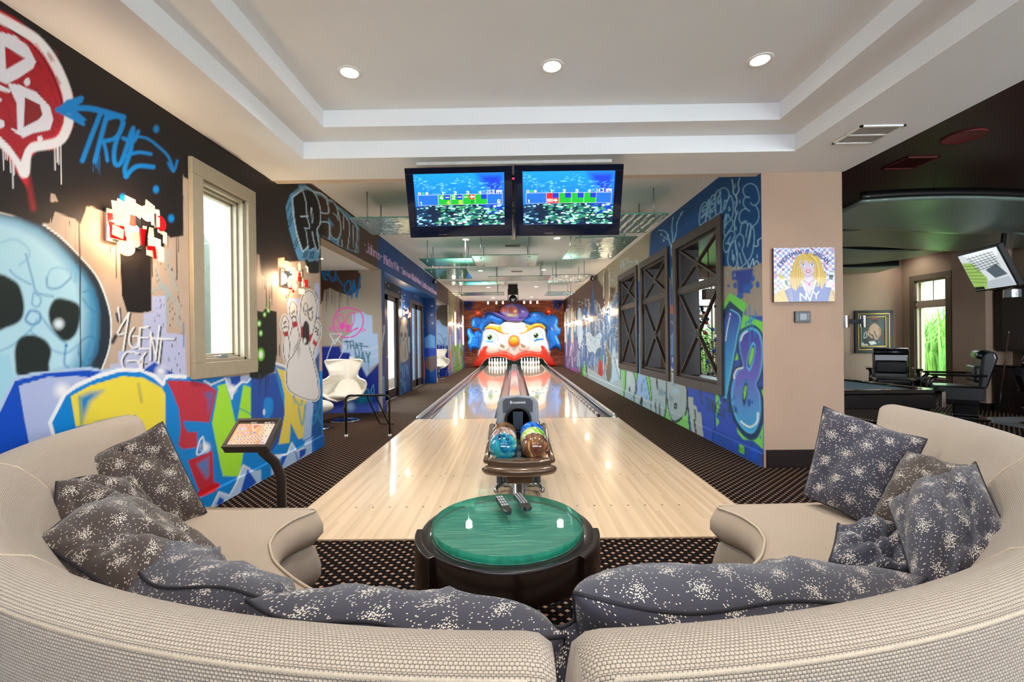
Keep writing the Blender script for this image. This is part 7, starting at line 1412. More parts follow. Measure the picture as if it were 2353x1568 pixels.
# what stands outside that window
o = build('drain_pipe', MB().tube([(-3.79, 5.3, 0), (-3.79, 5.3, 2.55)] + [(-3.79 - .1 * math.sin(R(a)), 5.3, 2.55 + .18 * math.sin(R(a))) for a in (30, 60, 90)], .13, 20), mat('pipe_grey', '#5f6a6a', .5), smooth=True); tag(o, 'thick grey pipe outside the sage framed window', 'pipe')
M_dfr = mat('door_dark_wood', '#33241d', .4, noise=.2, nscale=6)
def glass_door(nm, X, y0, y1, zt, lab, leaves=2, w_=.1):
    t = thing(nm, lab, 'door', (X, (y0 + y1) / 2, 0)); t['kind'] = 'structure'
    build('door_frame', MB().box(X - .1, X + .03, y0 - w_, y0, 0, zt + w_).box(X - .1, X + .03, y1, y1 + w_, 0, zt + w_).box(X - .1, X + .03, y0, y1, zt, zt + w_), M_frame, t, bevel=.004)
    for k in range(leaves):
        a = y0 + (y1 - y0) * k / leaves; b_ = y0 + (y1 - y0) * (k + 1) / leaves; s_ = .12; x0_, x1_ = X - .06, X - .015
        lf = build('door_leaf', MB().box(x0_, x1_, a, a + s_, .02, zt).box(x0_, x1_, b_ - s_, b_, .02, zt).box(x0_, x1_, a, b_, .02, .24).box(x0_, x1_, a, b_, zt - .12, zt), M_dfr, t, bevel=.004)
        build('pane', MB().box(X - .04, X - .034, a + s_, b_ - s_, .24, zt - .12), M_pane, lf)
        yh = b_ - .05 if k == 0 else a + .05
        build('door_handle', MB().bar((X - .01, yh, 1.0), (X + .035, yh, 1.0), .014, .014).bar((X + .03, yh - .06, 1.0), (X + .03, yh + .06, 1.0), .014, .014), M_chrome, lf, bevel=.003)
glass_door('door_1', XD, 9.1, 10.9, 2.42, 'nearer dark framed glass double door in the blue recess'); glass_door('door_2', XD, 12.35, 13.85, 2.42, 'farther dark framed glass double door in the blue recess')
for i, (y0, y1, z0, z1, X, sg) in enumerate([(*HL[4], XL, 1), (*HL[5], XL, 1), (*HR[3], XR, -1), (*HR[4], XR, -1)]):
    t = thing(f'window_{i + 2}', ('first' if i % 2 == 0 else 'second') + ' narrow slot window among dripping paint, ' + ('glass door side' if i < 2 else 'framed opening side'), 'window', (X, (y0 + y1) / 2, z0)); t['kind'] = 'structure'
    casing(X, sg, y0 + .03, y1 - .03, z0 + .03, z1 - .03, .05, .012, mat('slot_frame', '#b8b49a', .5), t); build('pane', MB().box(X - sg * .1, X - sg * .095, y0, y1, z0, z1), M_pane, t)
# dark framed openings with crossed bars, looking into the games room
for i, (y0, y1, z0, z1) in enumerate(HR[:3]):
    t = thing(f'window_{i + 6}', ('nearest', 'middle', 'farthest')[i] + ' dark wood framed opening with crossed bars in the graffiti wall', 'window', (XR, (y0 + y1) / 2, z0)); t['kind'] = 'structure'
    casing(XR - .001, -1, y0, y1, z0, z1, .125, .035, M_frame, t)
    d = .33; mb = MB().box(XR, XR + d, y1 - .02, y1, z0, z1).box(XR, XR + d, y0, y0 + .02, z0, z1).box(XR, XR + d, y0, y1, z0, z0 + .02).box(XR, XR + d, y0, y1, z1 - .02, z1); build('jamb', mb, M_jamb, t)
    zm = 2.08; build('transom', MB().box(XR - .005, XR + .06, y0, y1, zm - .035, zm + .035), M_frame, t, bevel=.004)
    xx = XR + .03
    for (a, b_) in ((z0 + .02, zm - .035), (zm + .035, z1 - .02)):
        ym, zc = (y0 + y1) / 2, (a + b_) / 2; mb = MB()
        mb.bar((xx, y0 + .02, a), (xx, y1 - .02, b_), .03, .05, (1, 0, 0)).bar((xx, y0 + .02, b_), (xx, y1 - .02, a), .026, .05, (1, 0, 0)).prism([(-.07, -.03), (-.03, -.07), (.03, -.07), (.07, -.03), (.07, .03), (.03, .07), (-.03, .07), (-.07, .03)], (xx - .018, ym, zc), (0, 1, 0), (0, 0, 1), (1, 0, 0), .036)
        build('crossed_bars', mb, M_frame, t, bevel=.002)
        build('inner_stop', MB().box(XR + .01, XR + .04, y0 + .02, y0 + .045, a, b_).box(XR + .01, XR + .04, y1 - .045, y1 - .02, a, b_).box(XR + .01, XR + .04, y0, y1, a, a + .025).box(XR + .01, XR + .04, y0, y1, b_ - .025, b_), M_frame, t)

# ------------------------------------------------------------ mosaic and keypad on the pillar
TL_, TR_, BL_, BR_ = [Vector(at_y(*q, YB - .035)) for q in ((1777, 570), (1918, 569), (1779, 694), (1918, 693))]
t = thing('mosaic_picture', 'mosaic of a smiling blonde woman holding bottle and glass, lettered EVERYMAN\'S DREAM', 'picture', BL_)
xa, xb, za, zb = (TL_.x + BL_.x) / 2, (TR_.x + BR_.x) / 2, (BL_.z + BR_.z) / 2, (TL_.z + TR_.z) / 2
build('board', MB().box(xa, xb, YB - .035, YB - .002, za, zb), mat('board_edge', '#5a3a34', .6), t, bevel=.002)
P = plane_y(YB - .0365, np.linspace(xa, xb, 300), np.linspace(zb, za, 270)); c = Canvas(P); U, V = np.meshgrid(np.linspace(0, 1, 300), np.linspace(0, 1, 270), indexing='xy'); c.x = (105 + U * 1150).ravel(); c.y = (85 + V * 1015).ravel()
gx, gy = (c.x // 26).astype(int), (c.y // 26).astype(int); h_ = (gx * 7 + gy * 13 + gx * gy * 5) % 11; big = ((gx // 2 + gy // 2) % 2 == 0)
c.col[:] = lin('#e4e2e6'); c.col[big] = lin('#9aa4d4'); c.col[(h_ == 3) & big] = lin('#5866b4'); c.col[(h_ == 5) & big] = lin('#b4bce0')
pk = ((gx // 2 * 5 + gy // 2 * 3) % 13 == 4); c.col[pk] = lin('#dca0ac'); c.col[(c.x % 26 < 3) | (c.y % 26 < 3)] *= .8
for p in ((210, 150), (465, 285), (825, 110), (275, 495), (1115, 205), (1090, 480), (180, 790)): c.dot((p[0] - 8, p[1] - 6), 12, '#c01c24'); c.dot((p[0] + 8, p[1] - 6), 12, '#c01c24'); c.fill([(p[0] - 20, p[1] - 4), (p[0] + 20, p[1] - 4), (p[0], p[1] + 24)], '#c01c24')
HB = '#c8a43c'
c.fill([(105, 1000), (150, 940), (320, 810), (420, 900), (430, 1100), (105, 1100)], HB, 3); c.fill([(1130, 1100), (1180, 850), (1255, 930), (1255, 1100)], HB, 3)
c.fill([(390, 780), (420, 560), (480, 380), (520, 270), (620, 205), (760, 180), (900, 210), (980, 300), (1020, 430), (1070, 560), (1100, 620), (1080, 800), (1050, 920), (900, 840), (650, 840), (480, 900)], HB, 3)
c.fill([(300, 860), (420, 800), (480, 780), (640, 720), (770, 1000), (900, 700), (1010, 720), (1070, 760), (1090, 800), (1190, 830), (1130, 1100), (380, 1100)], '#3c4c94', 3)
for k in range(45): yy = 720 + k * 9; c.line([(330, yy), (1150, yy)], 1.6, '#7c8cc4', 1, .6, sm=False)
for k in range(60): xx = 320 + k * 15; c.line([(xx, 760), (xx + 60, 1100)], 1.6, '#7c8cc4', 1, .5, sm=False)
c.fill([(430, 830), (480, 700), (640, 560), (860, 540), (1040, 620), (1060, 760), (1010, 880), (960, 760), (880, 700), (660, 720), (560, 800), (520, 900)], HB, 3)
SKN = '#c8b4c4'
c.fill([(670, 600), (860, 600), (850, 680), (890, 700), (775, 960), (625, 710), (680, 690)], SKN, 2); c.fill([(590, 360), (620, 300), (760, 290), (880, 330), (905, 400), (890, 500), (840, 580), (770, 620), (700, 600), (620, 520), (585, 440)], SKN, 2, sm=True)
c.fill([(560, 420), (590, 330), (650, 300), (740, 330), (760, 400), (800, 330), (880, 340), (900, 400), (940, 380), (900, 250), (760, 200), (580, 240)], HB, 2)
for k in range(46):
    a_ = random.uniform(0, 1); s_ = -1 if k % 2 else 1; x0_ = 760 + s_ * (20 + 150 * a_); c.line([(x0_ - s_ * 60, 215 + 40 * a_), (x0_ + s_ * 40, 330), (x0_ + s_ * 90, 520), (x0_ + s_ * 80, 690), (x0_ + s_ * 60, 820)], 6, random.choice(['#e8d048', '#7a5a28', '#b08830', '#f0dc60']), 2, .9)
for k in range(14): c.line([(130 + k * 22, 960 - k * 8), (200 + k * 18, 1010 - k * 6), (300 + k * 12, 1090)], 4, random.choice(['#7a5a28', '#e8d048']), 2, .7); c.line([(1180 + k * 5, 880 + k * 12), (1250, 950 + k * 12)], 4, '#7a5a28', 2, .7)
for ex_ in (660, 828): c.fill([(ex_ - 42, 410), (ex_, 388), (ex_ + 40, 408), (ex_, 436)], '#f4f4f6', 2, sm=True); c.dot((ex_, 410), 20, '#5a7ab4'); c.dot((ex_, 410), 8, '#101830'); c.line([(ex_ - 44, 405), (ex_, 384), (ex_ + 44, 404)], 6, '#2a2434', 1.5); c.line([(ex_ - 44, 375), (ex_, 355), (ex_ + 44, 372)], 5, '#8a5030', 1.5)
c.line([(735, 485), (750, 492), (768, 482)], 4, '#7a4a58', 1.5); c.fill([(700, 512), (750, 502), (805, 510), (790, 545), (755, 562), (720, 548)], '#b41c24', 2); c.fill([(718, 518), (790, 516), (778, 535), (730, 536)], '#f6f4f2', 1.5)
c.line([(680, 595), (760, 625), (840, 590), (870, 540)], 4, '#3a2a34', 1.5); c.line([(640, 465), (610, 462)], 6, '#d88098', 2); c.line([(835, 460), (870, 452)], 6, '#d88098', 2)
c.line([(672, 700), (760, 755), (850, 690)], 9, '#3a2014', 1.5); c.dot((772, 782), 22, '#d81c1c')
c.line([(630, 720), (780, 1085)], 24, '#eef0f4', 2, sm=False); c.line([(898, 705), (780, 1085)], 24, '#eef0f4', 2, sm=False)
c.text('N', (590, 1085), (720, 1055), 140, 130, 22, '#f2f4f6', soft=2, gap=.15); c.text('Y', (840, 1045), (960, 1045), 130, 130, 20, '#f2f4f6', soft=2, gap=.15)
c.line([(185, 485), (250, 620)], 18, '#e8ecec', 2, sm=False); c.fill([(190, 560), (215, 545), (250, 600), (300, 630), (355, 690), (370, 790), (300, 800), (235, 680)], '#c4b430', 2); c.fill([(250, 680), (340, 650), (375, 760), (300, 800)], '#e6ecec', 2); c.fill([(300, 700), (350, 690), (375, 780), (330, 790)], '#3a6a4a', 2)
c.line([(270, 740), (310, 760)], 26, SKN, 3); c.fill([(300, 860), (400, 800), (415, 830), (315, 880)], '#eef0f4', 2)
c.fill([(1150, 525), (1250, 535), (1225, 720), (1130, 700)], '#d4dce0', 2); c.fill([(1150, 600), (1230, 605), (1215, 700), (1140, 690)], '#1c3a44', 2); c.line([(1160, 540), (1245, 548)], 10, '#1a2a2c', 1.5); c.fill([(1100, 720), (1220, 715), (1210, 795), (1095, 790)], '#d0c4cc', 2); c.fill([(1080, 795), (1195, 805), (1190, 840), (1075, 830)], '#eef0f4', 2)
word = "EVERYMAN'S DREAM"; cx_, cy_, rr = 690, 720, 560
for i, ch in enumerate(word):
    if ch == ' ': continue
    a_ = R(-57 + i * 6.85 + (2 if i > 9 else 0)); 
    for g_ in glyph(ch):
        q = [(cx_ + (rr + (gy - .5) * 66) * math.sin(a_) * 1.02 + (gx - .5) * 44 * math.cos(a_), cy_ - (rr + (gy - .5) * 66) * math.cos(a_) + (gx - .5) * 44 * math.sin(a_)) for gx, gy in g_]; c.line(q, 17, '#1c2478', 2, sm=False)
c.done('mosaic_face', paint_mat('mosaic_tiles', .3, spec=.5, coat=.3), parent=t)
p0, p1 = at_y(1824, 716, YB), at_y(1860, 741, YB); t = thing('wall_keypad', 'small black touch keypad on the tan pillar below the mosaic', 'keypad', p0)
build('housing', MB().box(p0.x, p1.x, YB - .02, YB - .001, p1.z, p0.z), M_blackm, t, bevel=.003); build('display', MB().box(p0.x + .05, p1.x - .04, YB - .0215, YB - .02, p1.z + .025, p0.z - .025), mat('keypad_display', '#142a34', .15), t)
for s_ in (p0.x + .02, p1.x - .03):
    for k in range(5): zz = p0.z - .028 - k * .0135; build('button', MB().box(s_, s_ + .014, YB - .0225, YB - .02, zz - .004, zz), mat('keypad_button', '#a8b0b4', .4) if k == 0 and s_ < p0.x + .03 else bpy.data.materials['keypad_button'], t)
# ------------------------------------------------------------ games room beyond the pillar
XS = 9.0; YN = 10.37
M_maroon = mat('maroon_ceiling', '#3a1c1e', .45, noise=.1, nscale=2); M_tanr = mat('games_tan', '#9d866f', .8, noise=.03, nscale=3); M_dark = mat('dark_upholstery', '#0e1014', .3, noise=.1, coat=.3)
struct('ceiling_games_room', MB().box(3.43, XS + .2, YF, 13, 3.3, 3.42).box(XR + .33, 3.43, YB + .1, 13, 3.3, 3.42), M_maroon)
WY0, WY1, WZ0, WZ1 = 9.30, 10.02, .42, 2.56
struct('wall_right_far', MB().box(XS, XS + .2, YF, WY0, 0, 3.3).box(XS, XS + .2, WY1, YN + .2, 0, 3.3).box(XS, XS + .2, WY0, WY1, 0, WZ0).box(XS, XS + .2, WY0, WY1, WZ1, 3.3), M_tanr)
struct('wall_games_room', MB().box(7.0, XS, YN, YN + .15, 0, 3.3).box(6.85, 7.0, YN, 12.5, 0, 3.3), M_tan)
struct('wall_games_rear', MB().box(3.43, XS, YF - .1, YF, 0, .6).box(3.43, XS, YF - .1, YF, 2.9, 3.42).box(3.43, 4.2, YF - .1, YF, .6, 2.9), M_tanr)  # unseen wall, opened wide to bring daylight to this room and the ceiling
struct('wall_games_window', MB().box(XR + .33, 4.9, 12.5, 12.65, 0, 3.3).box(6.35, 7.0, 12.5, 12.65, 0, 3.3).box(4.9, 6.35, 12.5, 12.65, 0, .3).box(4.9, 6.35, 12.5, 12.65, 3.05, 3.3), M_tanr)
struct('wall_column', MB().box(8.37, 8.84, 7.95, 8.55, 0, 3.3), M_tan); struct('baseboard_column', MB().box(8.355, 8.855, 7.93, 8.56, 0, .13), M_espresso)
struct('baseboard_games', MB().box(7.0, XS, YN - .015, YN, 0, .14).box(XS - .015, XS, 8.55, YN, 0, .14), M_espresso)
struct('ground_outside', MB().box(9.25, 40, -10, 40, -.12, -.1).box(-2, 9.25, 12.8, 40, -.12, -.1), mat('lawn', '#6f9a4a', .9, noise=.2, nscale=3)); struct('ground_patio', MB().box(-40, -4.52, -10, 40, -.12, -.06), mat('patio', '#d8d2c6', .8, noise=.06))
struct('trim_1', MB().box(7.0, 7.15, YN - .03, YN, 0, 2.78), M_espresso)
t = thing('window_9', 'tall trimmed window with transom beside the framed painting', 'window', (XS, 9.66, WZ0)); t['kind'] = 'structure'
M_trw = mat('games_trim', '#6a5c4c', .5, noise=.05); M_trl = mat('light_sash', '#b8a68e', .45, noise=.04)
casing(XS - .001, -1, WY0, WY1, WZ0, WZ1, .12, .03, M_trw, t)
mb = MB(); zt_ = 2.03
for q, xx in ((0, XS), (.03, XS + .06)):
    for a, b_ in ((WZ0, zt_ - .04), (zt_ + .04, WZ1)): y0, y1 = WY0 + q, WY1 - q; s_ = .04; mb.box(xx, xx + .05, y0, y0 + s_, a, b_).box(xx, xx + .05, y1 - s_, y1, a, b_).box(xx, xx + .05, y0, y1, a, a + s_).box(xx, xx + .05, y0, y1, b_ - s_, b_)
mb.box(XS, XS + .12, WY0, WY1, zt_ - .04, zt_ + .04).box(XS + .06, XS + .08, (WY0 + WY1) / 2 - .012, (WY0 + WY1) / 2 + .012, zt_, WZ1); build('sash', mb, M_trl, t, bevel=.003)
build('pane', MB().box(XS + .1, XS + .105, WY0, WY1, WZ0, WZ1), M_pane, t)
t = thing('window_10', 'large bright window of the games room seen through the framed openings', 'window', (5.62, 12.5, .3)); t['kind'] = 'structure'
mb = MB(); 
for a, b_ in ((4.9, 5.6), (5.65, 6.35)): mb.box(a, a + .05, 12.5, 12.56, .3, 3.05).box(b_ - .05, b_, 12.5, 12.56, .3, 3.05).box(a, b_, 12.5, 12.56, .3, .36).box(a, b_, 12.5, 12.56, 2.99, 3.05).box(a, b_, 12.5, 12.56, 2.2, 2.26)
build('sash', mb, M_trl, t); build('pane', MB().box(4.9, 6.35, 12.58, 12.585, .3, 3.05), M_pane, t)
def grass(name, lab, c, r_, h_, n_, cols, seed):
    rs = random.Random(seed); t = thing(name, lab, 'shrub', c)
    for k, cc in enumerate(cols):
        mb = MB()
        for _ in range(n_):
            a = rs.uniform(0, 6.28); q = r_ * math.sqrt(rs.random()); x_, y_ = c[0] + q * math.cos(a), c[1] + q * math.sin(a); L_ = h_ * rs.uniform(.5, 1); ln_ = rs.uniform(.1, .5) * L_; b = rs.uniform(0, 6.28); w_ = rs.uniform(.01, .025)
            d = Vector((math.cos(b), math.sin(b), 0)); s_ = Vector((-d.y, d.x, 0)) * w_; p0 = Vector((x_, y_, c[2])); p1 = p0 + d * ln_ * .3 + Vector((0, 0, L_ * .6)); p2 = p0 + d * ln_ + Vector((0, 0, L_ * rs.uniform(.7, 1)))
            mb.add([p0 - s_, p0 + s_, p1 + s_, p1 - s_, p2], [(0, 1, 2, 3), (3, 2, 4)])
        build('foliage', mb, mat(f'leaf_{seed}_{k}', cc, .6, noise=.2, nscale=4), t)
grass('ornamental_grass', 'feathery green grass clump outside the tall trimmed window', (11.3, 12.1, -.1), 1.3, 2.9, 520, ('#a4d474', '#cce8a4', '#74a854'), 3)
grass('garden_shrub', 'bright leafy shrub outside the large games room window', (6.8, 15.8, -.1), 1.5, 2.6, 600, ('#9ccc6c', '#d0e8b0', '#6ca048'), 4)
for loc, lab in (((8.6, 9.85, 3.3), 'added recessed light in the maroon ceiling by the tall trimmed window'), ((5.2, 8.1, 3.3), 'added recessed light in the maroon ceiling above the pool table end'), ((8.3, 6.9, 3.3), 'added recessed light in the maroon ceiling in front of the bar'), ((3.7, 3.2, 3.3), 'added recessed light in the maroon ceiling nearest the sofa')):  # lamps added out of view to lift the dark games room
    q = dup(dl0, loc, 0, lab); q['group'] = 'added downlights in the maroon ceiling'; down(loc, 30)
# wavy ceiling ribbons
M_rib = mat('satin_ribbon', '#8b9c92', .35, metal=.35, noise=.08, nscale=2); M_rim = mat('ribbon_rim', '#0a0a0c', .4, noise=.05)
def ribbon(lab, x0, x1, Y0, Y1, f0, f1):
    t = thing('ceiling_ribbon', lab, 'ceiling panel', ((x0 + x1) / 2, (Y0 + Y1) / 2, 3.3), group='wavy ribbon panels under the games room ceiling')
    def g(u, v): X = x0 + (x1 - x0) * u; a, b_ = f0(X), f1(X); s_ = v * v * (3 - 2 * v); return (X, Y0 + (Y1 - Y0) * v, a + (b_ - a) * s_)
    o = build('sheet', MB().grid(g, 40, 16), M_rib, t, smooth=True); q = o.modifiers.new('solid', 'SOLIDIFY'); q.thickness = .03; q.offset = 1
    mb = MB(); mb.grid(lambda u, v: tuple(Vector(g(u, 0)) + Vector((0, -.005 * (1 if v < .5 else 0), .10 * v))), 40, 1); o = build('rim', mb, M_rim, t, smooth=True); q = o.modifiers.new('solid', 'SOLIDIFY'); q.thickness = .03
    for u in (.3, .75): p = Vector(g(u, .3)); build('hanger', MB().tube([p, (p.x, p.y, 3.3)], .012, 8), M_blackm, t)
ribbon('broad green grey ribbon panel nearest the pillar, arched in the middle', 4.3, 8.4, 5.5, 6.7, lambda X: 3.06 - .035 * (X - 5.3) ** 2, lambda X: 2.93 + .05 * math.sin((X - 4) * 1.6))
ribbon('second ribbon panel, rising to a peak behind the broad one', 4.6, 8.9, 7.0, 8.3, lambda X: 3.12 - .09 * abs(X - 6.3) ** 1.4, lambda X: 2.98 + .06 * math.cos((X - 6.3) * 1.5))
ribbon('third ribbon panel, bowed downward in the middle', 5.2, 8.8, 8.5, 9.4, lambda X: 2.98 + .05 * (X - 7.2) ** 2, lambda X: 2.88 + .05 * (X - 6.8) ** 2)
ribbon('last ribbon panel by the wall with the framed painting', 6.6, 8.2, 9.5, 10.1, lambda X: 2.82 + .02 * (X - 7.2) ** 2, lambda X: 2.80)
p = at_z(2214, 314, 3.3); o = build('ceiling_speaker', MB().lathe([(0, -.006), (.15, -.006), (.165, -.012), (.17, 0)], p, 40), mat('red_grille', '#7a2630', .5, noise=.1), smooth=True); tag(o, 'round dark red speaker grille flush in the maroon ceiling', 'speaker')
p = at_z(2090, 374, 3.3); vent('ceiling_vent', (p.x, p.y), .36, .34, 'dark red louvred vent in the maroon ceiling', 12, m=mat('red_vent', '#6a1c22', .5), z=3.3, cols=1)
# pool table
t = thing('pool_table', 'black pool table behind the pillar, cloth coloured with a pale blue sky reflection', 'pool table', (4.13, 6.2, 0)); a0, a1, b0, b1, zt = 3.46, 4.81, 5.0, 7.5, .74
M_pt = mat('pool_black', '#0c0c0f', .15, noise=.1, coat=.6)
build('rail', MB().box(a0, a1, b0, b0 + .13, zt - .05, zt).box(a0, a1, b1 - .13, b1, zt - .05, zt).box(a0, a0 + .13, b0, b1, zt - .05, zt).box(a1 - .13, a1, b0, b1, zt - .05, zt), M_pt, t, bevel=.015, seg=3)
build('cloth', MB().box(a0 + .12, a1 - .12, b0 + .12, b1 - .12, zt - .06, zt - .022), mat('pool_cloth', '#7f98a8', .7, noise=.03), t); build('apron', MB().box(a0 + .05, a1 - .05, b0 + .05, b1 - .05, zt - .22, zt - .05), M_pt, t, bevel=.01)  # sky reflection put into the blue of the cloth
for xx in (a0 + .12, a1 - .12):
    for yy in (b0 + .15, b1 - .15): build('leg', MB().lathe([(.07, 0), (.075, .03), (.05, .06), (.06, .3), (.075, zt - .2)], (xx, yy, 0), 20), M_pt, t, smooth=True)
for xx in (a0 + .02, a1 - .02): build('corner_post', MB().box(xx - .022, xx + .022, b0 - .01, b0 + .035, zt - .2, zt - .02), M_chrome, t, bevel=.006)
build('leg_brace', MB().box(a0 + .2, a1 - .2, b0 + .2, b0 + .24, .18, .26).box(a0 + .2, a0 + .24, b0 + .2, b1 - .2, .18, .26).box(a1 - .24, a1 - .2, b0 + .2, b1 - .2, .18, .26), M_pt, t)
# pendant of chrome cylinders over the table
p = Vector((4.42, 5.8, 1.54)); t = thing('billiard_lamp', 'chrome cylinder pendant lamp hanging by a chain over the pool table', 'pendant lamp', (p.x, p.y, 3.3))
for dx in (-.13, .12): build('cylinder_shade', MB().lathe([(.0, -.075), (.055 if dx < 0 else .03, -.075), (.055 if dx < 0 else .03, .075), (0, .075)], p + Vector((dx, 0, 0)), 24), M_chrome, t, smooth=False)
build('cross_bar', MB().box(p.x - .1, p.x + .12, 5.78, 5.82, 1.51, 1.57), mat('lamp_bar', '#303438', .2, metal=.8), t, bevel=.004)
build('chain', MB().tube([(p.x - .16, 5.8, 1.6)] + [(p.x - .16 - .02 * k + .006 * (k % 2), 5.8 + .004 * (k % 2), 1.6 + .17 * k) for k in range(1, 11)], .007, 6), M_chrome, t)
# club chairs
def club_chair(X, Y, rz, lab):
    t = thing('club_chair', lab, 'armchair', (X, Y, 0), rz, group='black leather club chairs'); L_ = dict(local=True)
    build('seat', MB().box(-.27, .27, -.32, .25, .40, .54), M_dark, t, bevel=.05, seg=4, **L_); build('backrest', MB().prism([(.20, .5), (.30, .5), (.42, .98), (.40, 1.08), (.30, 1.1), (.24, 1.02)], (-.28, 0, 0), (0, 1, 0), (0, 0, 1), (1, 0, 0), .56), M_dark, t, bevel=.04, seg=4, **L_)
    build('head_roll', MB().tube([(-.26, .30, 1.02), (.26, .30, 1.02)], .085, 18), M_dark, t, smooth=True, **L_); build('lumbar_cushion', MB().box(-.25, .25, .15, .26, .60, .86), M_dark, t, bevel=.04, seg=3, **L_)
    for s_ in (-1, 1):
        build('armrest', MB().box(s_ * .36 - .05, s_ * .36 + .05, -.36, .28, .70, .735), M_pt, t, bevel=.012, **L_); build('arm_support', MB().tube([(s_ * .34, -.28, .70), (s_ * .34, -.36, .60), (s_ * .34, -.34, .42), (s_ * .33, -.2, .36)], .03, 12), M_dark, t, smooth=True, **L_)
        build('side_panel', MB().box(s_ * .31 - .02, s_ * .31 + .02, -.26, .26, .32, .52), M_dark, t, bevel=.01, **L_)
    build('base', MB().box(-.24, .24, -.22, .22, .24, .40).box(-.05, .05, -.05, .25, .03, .3), M_pt, t, bevel=.02, **L_); build('foot_plate', MB().box(-.28, .28, -.3, .34, 0, .035), M_pt, t, bevel=.01, **L_)
    return t
club_chair(7.35, 8.7, R(-36), 'black club chair with its back to the framed painting'); c2 = club_chair(7.2, 7.3, R(-125), 'black club chair seen from the side in front of the tall window')
pb = build('badge', MB().prism([(-.08, 0), (-.05, .035), (0, .045), (.05, .035), (.08, 0), (.05, -.035), (0, -.045), (-.05, -.035)], (-.335, -.05, .44), (0, 1, 0), (0, 0, 1), (-1, 0, 0), .006), mat('badge_gold', '#a8844a', .35, metal=.5), c2, local=True)
# framed painting
q = [Vector(at_y(*v, YN - .05)) for v in ((1965, 714), (2053, 811))]; x0, x1, z1, z0 = q[0].x, q[1].x, q[0].z, q[1].z
t = thing('framed_painting', 'dark painting of a seated figure at a table in black and gold frame', 'picture', (x0, YN - .05, z0))
def fr(nm, i0, i1, d, m): mb = MB(); a, b_, c_, e = x0 + i1, x1 - i1, z0 + i1, z1 - i1; mb.box(x0 + i0, x1 - i0, YN - d, YN - .002, b_ * 0 + e, z1 - i0).box(x0 + i0, x1 - i0, YN - d, YN - .002, z0 + i0, c_).box(x0 + i0, a, YN - d, YN - .002, c_, e).box(b_, x1 - i0, YN - d, YN - .002, c_, e); return build(nm, mb, m, t, bevel=.003)
M_gold = mat('gold_line', '#c8963c', .3, metal=.7, noise=.1)
fr('outer_frame', 0, .07, .05, M_blackm); fr('gold_band', .07, .088, .045, M_gold); fr('inner_frame', .088, .145, .035, M_blackm); fr('gold_fillet', .145, .158, .03, M_gold)
c = Canvas(plane_y(YN - .015, np.linspace(x0 + .155, x1 - .155, 110), np.linspace(z1 - .155, z0 + .155, 130))); U, V = np.meshgrid(np.linspace(0, 1, 110), np.linspace(0, 1, 130), indexing='xy'); c.x = U.ravel() * 200; c.y = V.ravel() * 245
c.col[:] = lin('#3a3c3a'); c.noise(.3, 40, 50); c.fill([(40, 245), (60, 110), (140, 70), (200, 130), (200, 245)], '#4c2428', 10); c.dot((118, 22), 26, '#2c1414', 24, soft=5); c.line([(95, 14), (140, 10)], 12, '#a02c24', 4)
c.fill([(70, 90), (110, 52), (150, 80), (165, 120), (140, 190), (120, 200), (100, 150), (78, 140)], '#c49880', 6, sm=True); c.line([(75, 100), (60, 140), (90, 170)], 16, '#b88a70', 5); c.line([(150, 95), (158, 140), (130, 185)], 16, '#a87c64', 5); c.line([(110, 120), (130, 170)], 8, '#3a2020', 4)
c.fill([(0, 205), (60, 185), (200, 200), (200, 245), (0, 245)], '#2a2c2e', 4); c.fill([(60, 205), (110, 200), (130, 225), (80, 235)], '#d8d0c8', 4); c.dot((150, 210), 9, '#3c6a9c', 8, soft=3); c.fill([(0, 215), (50, 210), (60, 240), (0, 240)], '#b4b0a8', 4); c.line([(38, 120), (50, 160), (25, 175), (30, 130)], 5, '#c8ccd0', 2); c.fill([(20, 180), (60, 180), (64, 225), (24, 225)], '#14161a', 4)
c.done('picture', paint_mat('picture_paint', .4), parent=t)
# cues and rack
y0c = 8.62; t = thing('cue_rack', 'dark wall rack holding five upright pool cues', 'rack', (XS, 8.8, 1.3)); build('rack_bar', MB().box(XS - .05, XS - .002, y0c, 8.98, 1.28, 1.34), M_espresso, t, bevel=.006); build('rack_base', MB().box(XS - .06, XS - .002, y0c, 8.98, .30, .36), M_espresso, t, bevel=.006)
cue0 = None
for k, nm in enumerate(('farthest from the window', 'second from the column', 'middle', 'second from the window', 'closest to the window')):
    lab = f'upright pool cue in the wall rack, {nm}' if k != 0 else 'upright pool cue in the wall rack, closest to the column'
    if cue0 is None:
        cue0 = thing('pool_cue', lab, 'pool cue', (XS - .075, y0c + .04, .36), group='pool cues in the rack'); build('shaft', MB().tube([(0, 0, .55), (0, 0, 1.36)], [.011, .007], 10), mat('cue_wood', '#5a3a28', .3), cue0, smooth=True, local=True); build('butt', MB().tube([(0, 0, 0), (0, 0, .55)], [.016, .012], 10), M_blackm, cue0, smooth=True, local=True); build('tip', MB().tube([(0, 0, 1.36), (0, 0, 1.39)], .007, 8), M_key, cue0, local=True)
    else: dup(cue0, (XS - .075, y0c + .04 + k * .07, .36), 0, lab)
q = dup(cue0, (8.2, 7.6, .02), 0, 'pool cue leaning against the wall beside the column'); q.rotation_euler = (R(0), R(8), 0); q['group'] = 'loose pool cue'
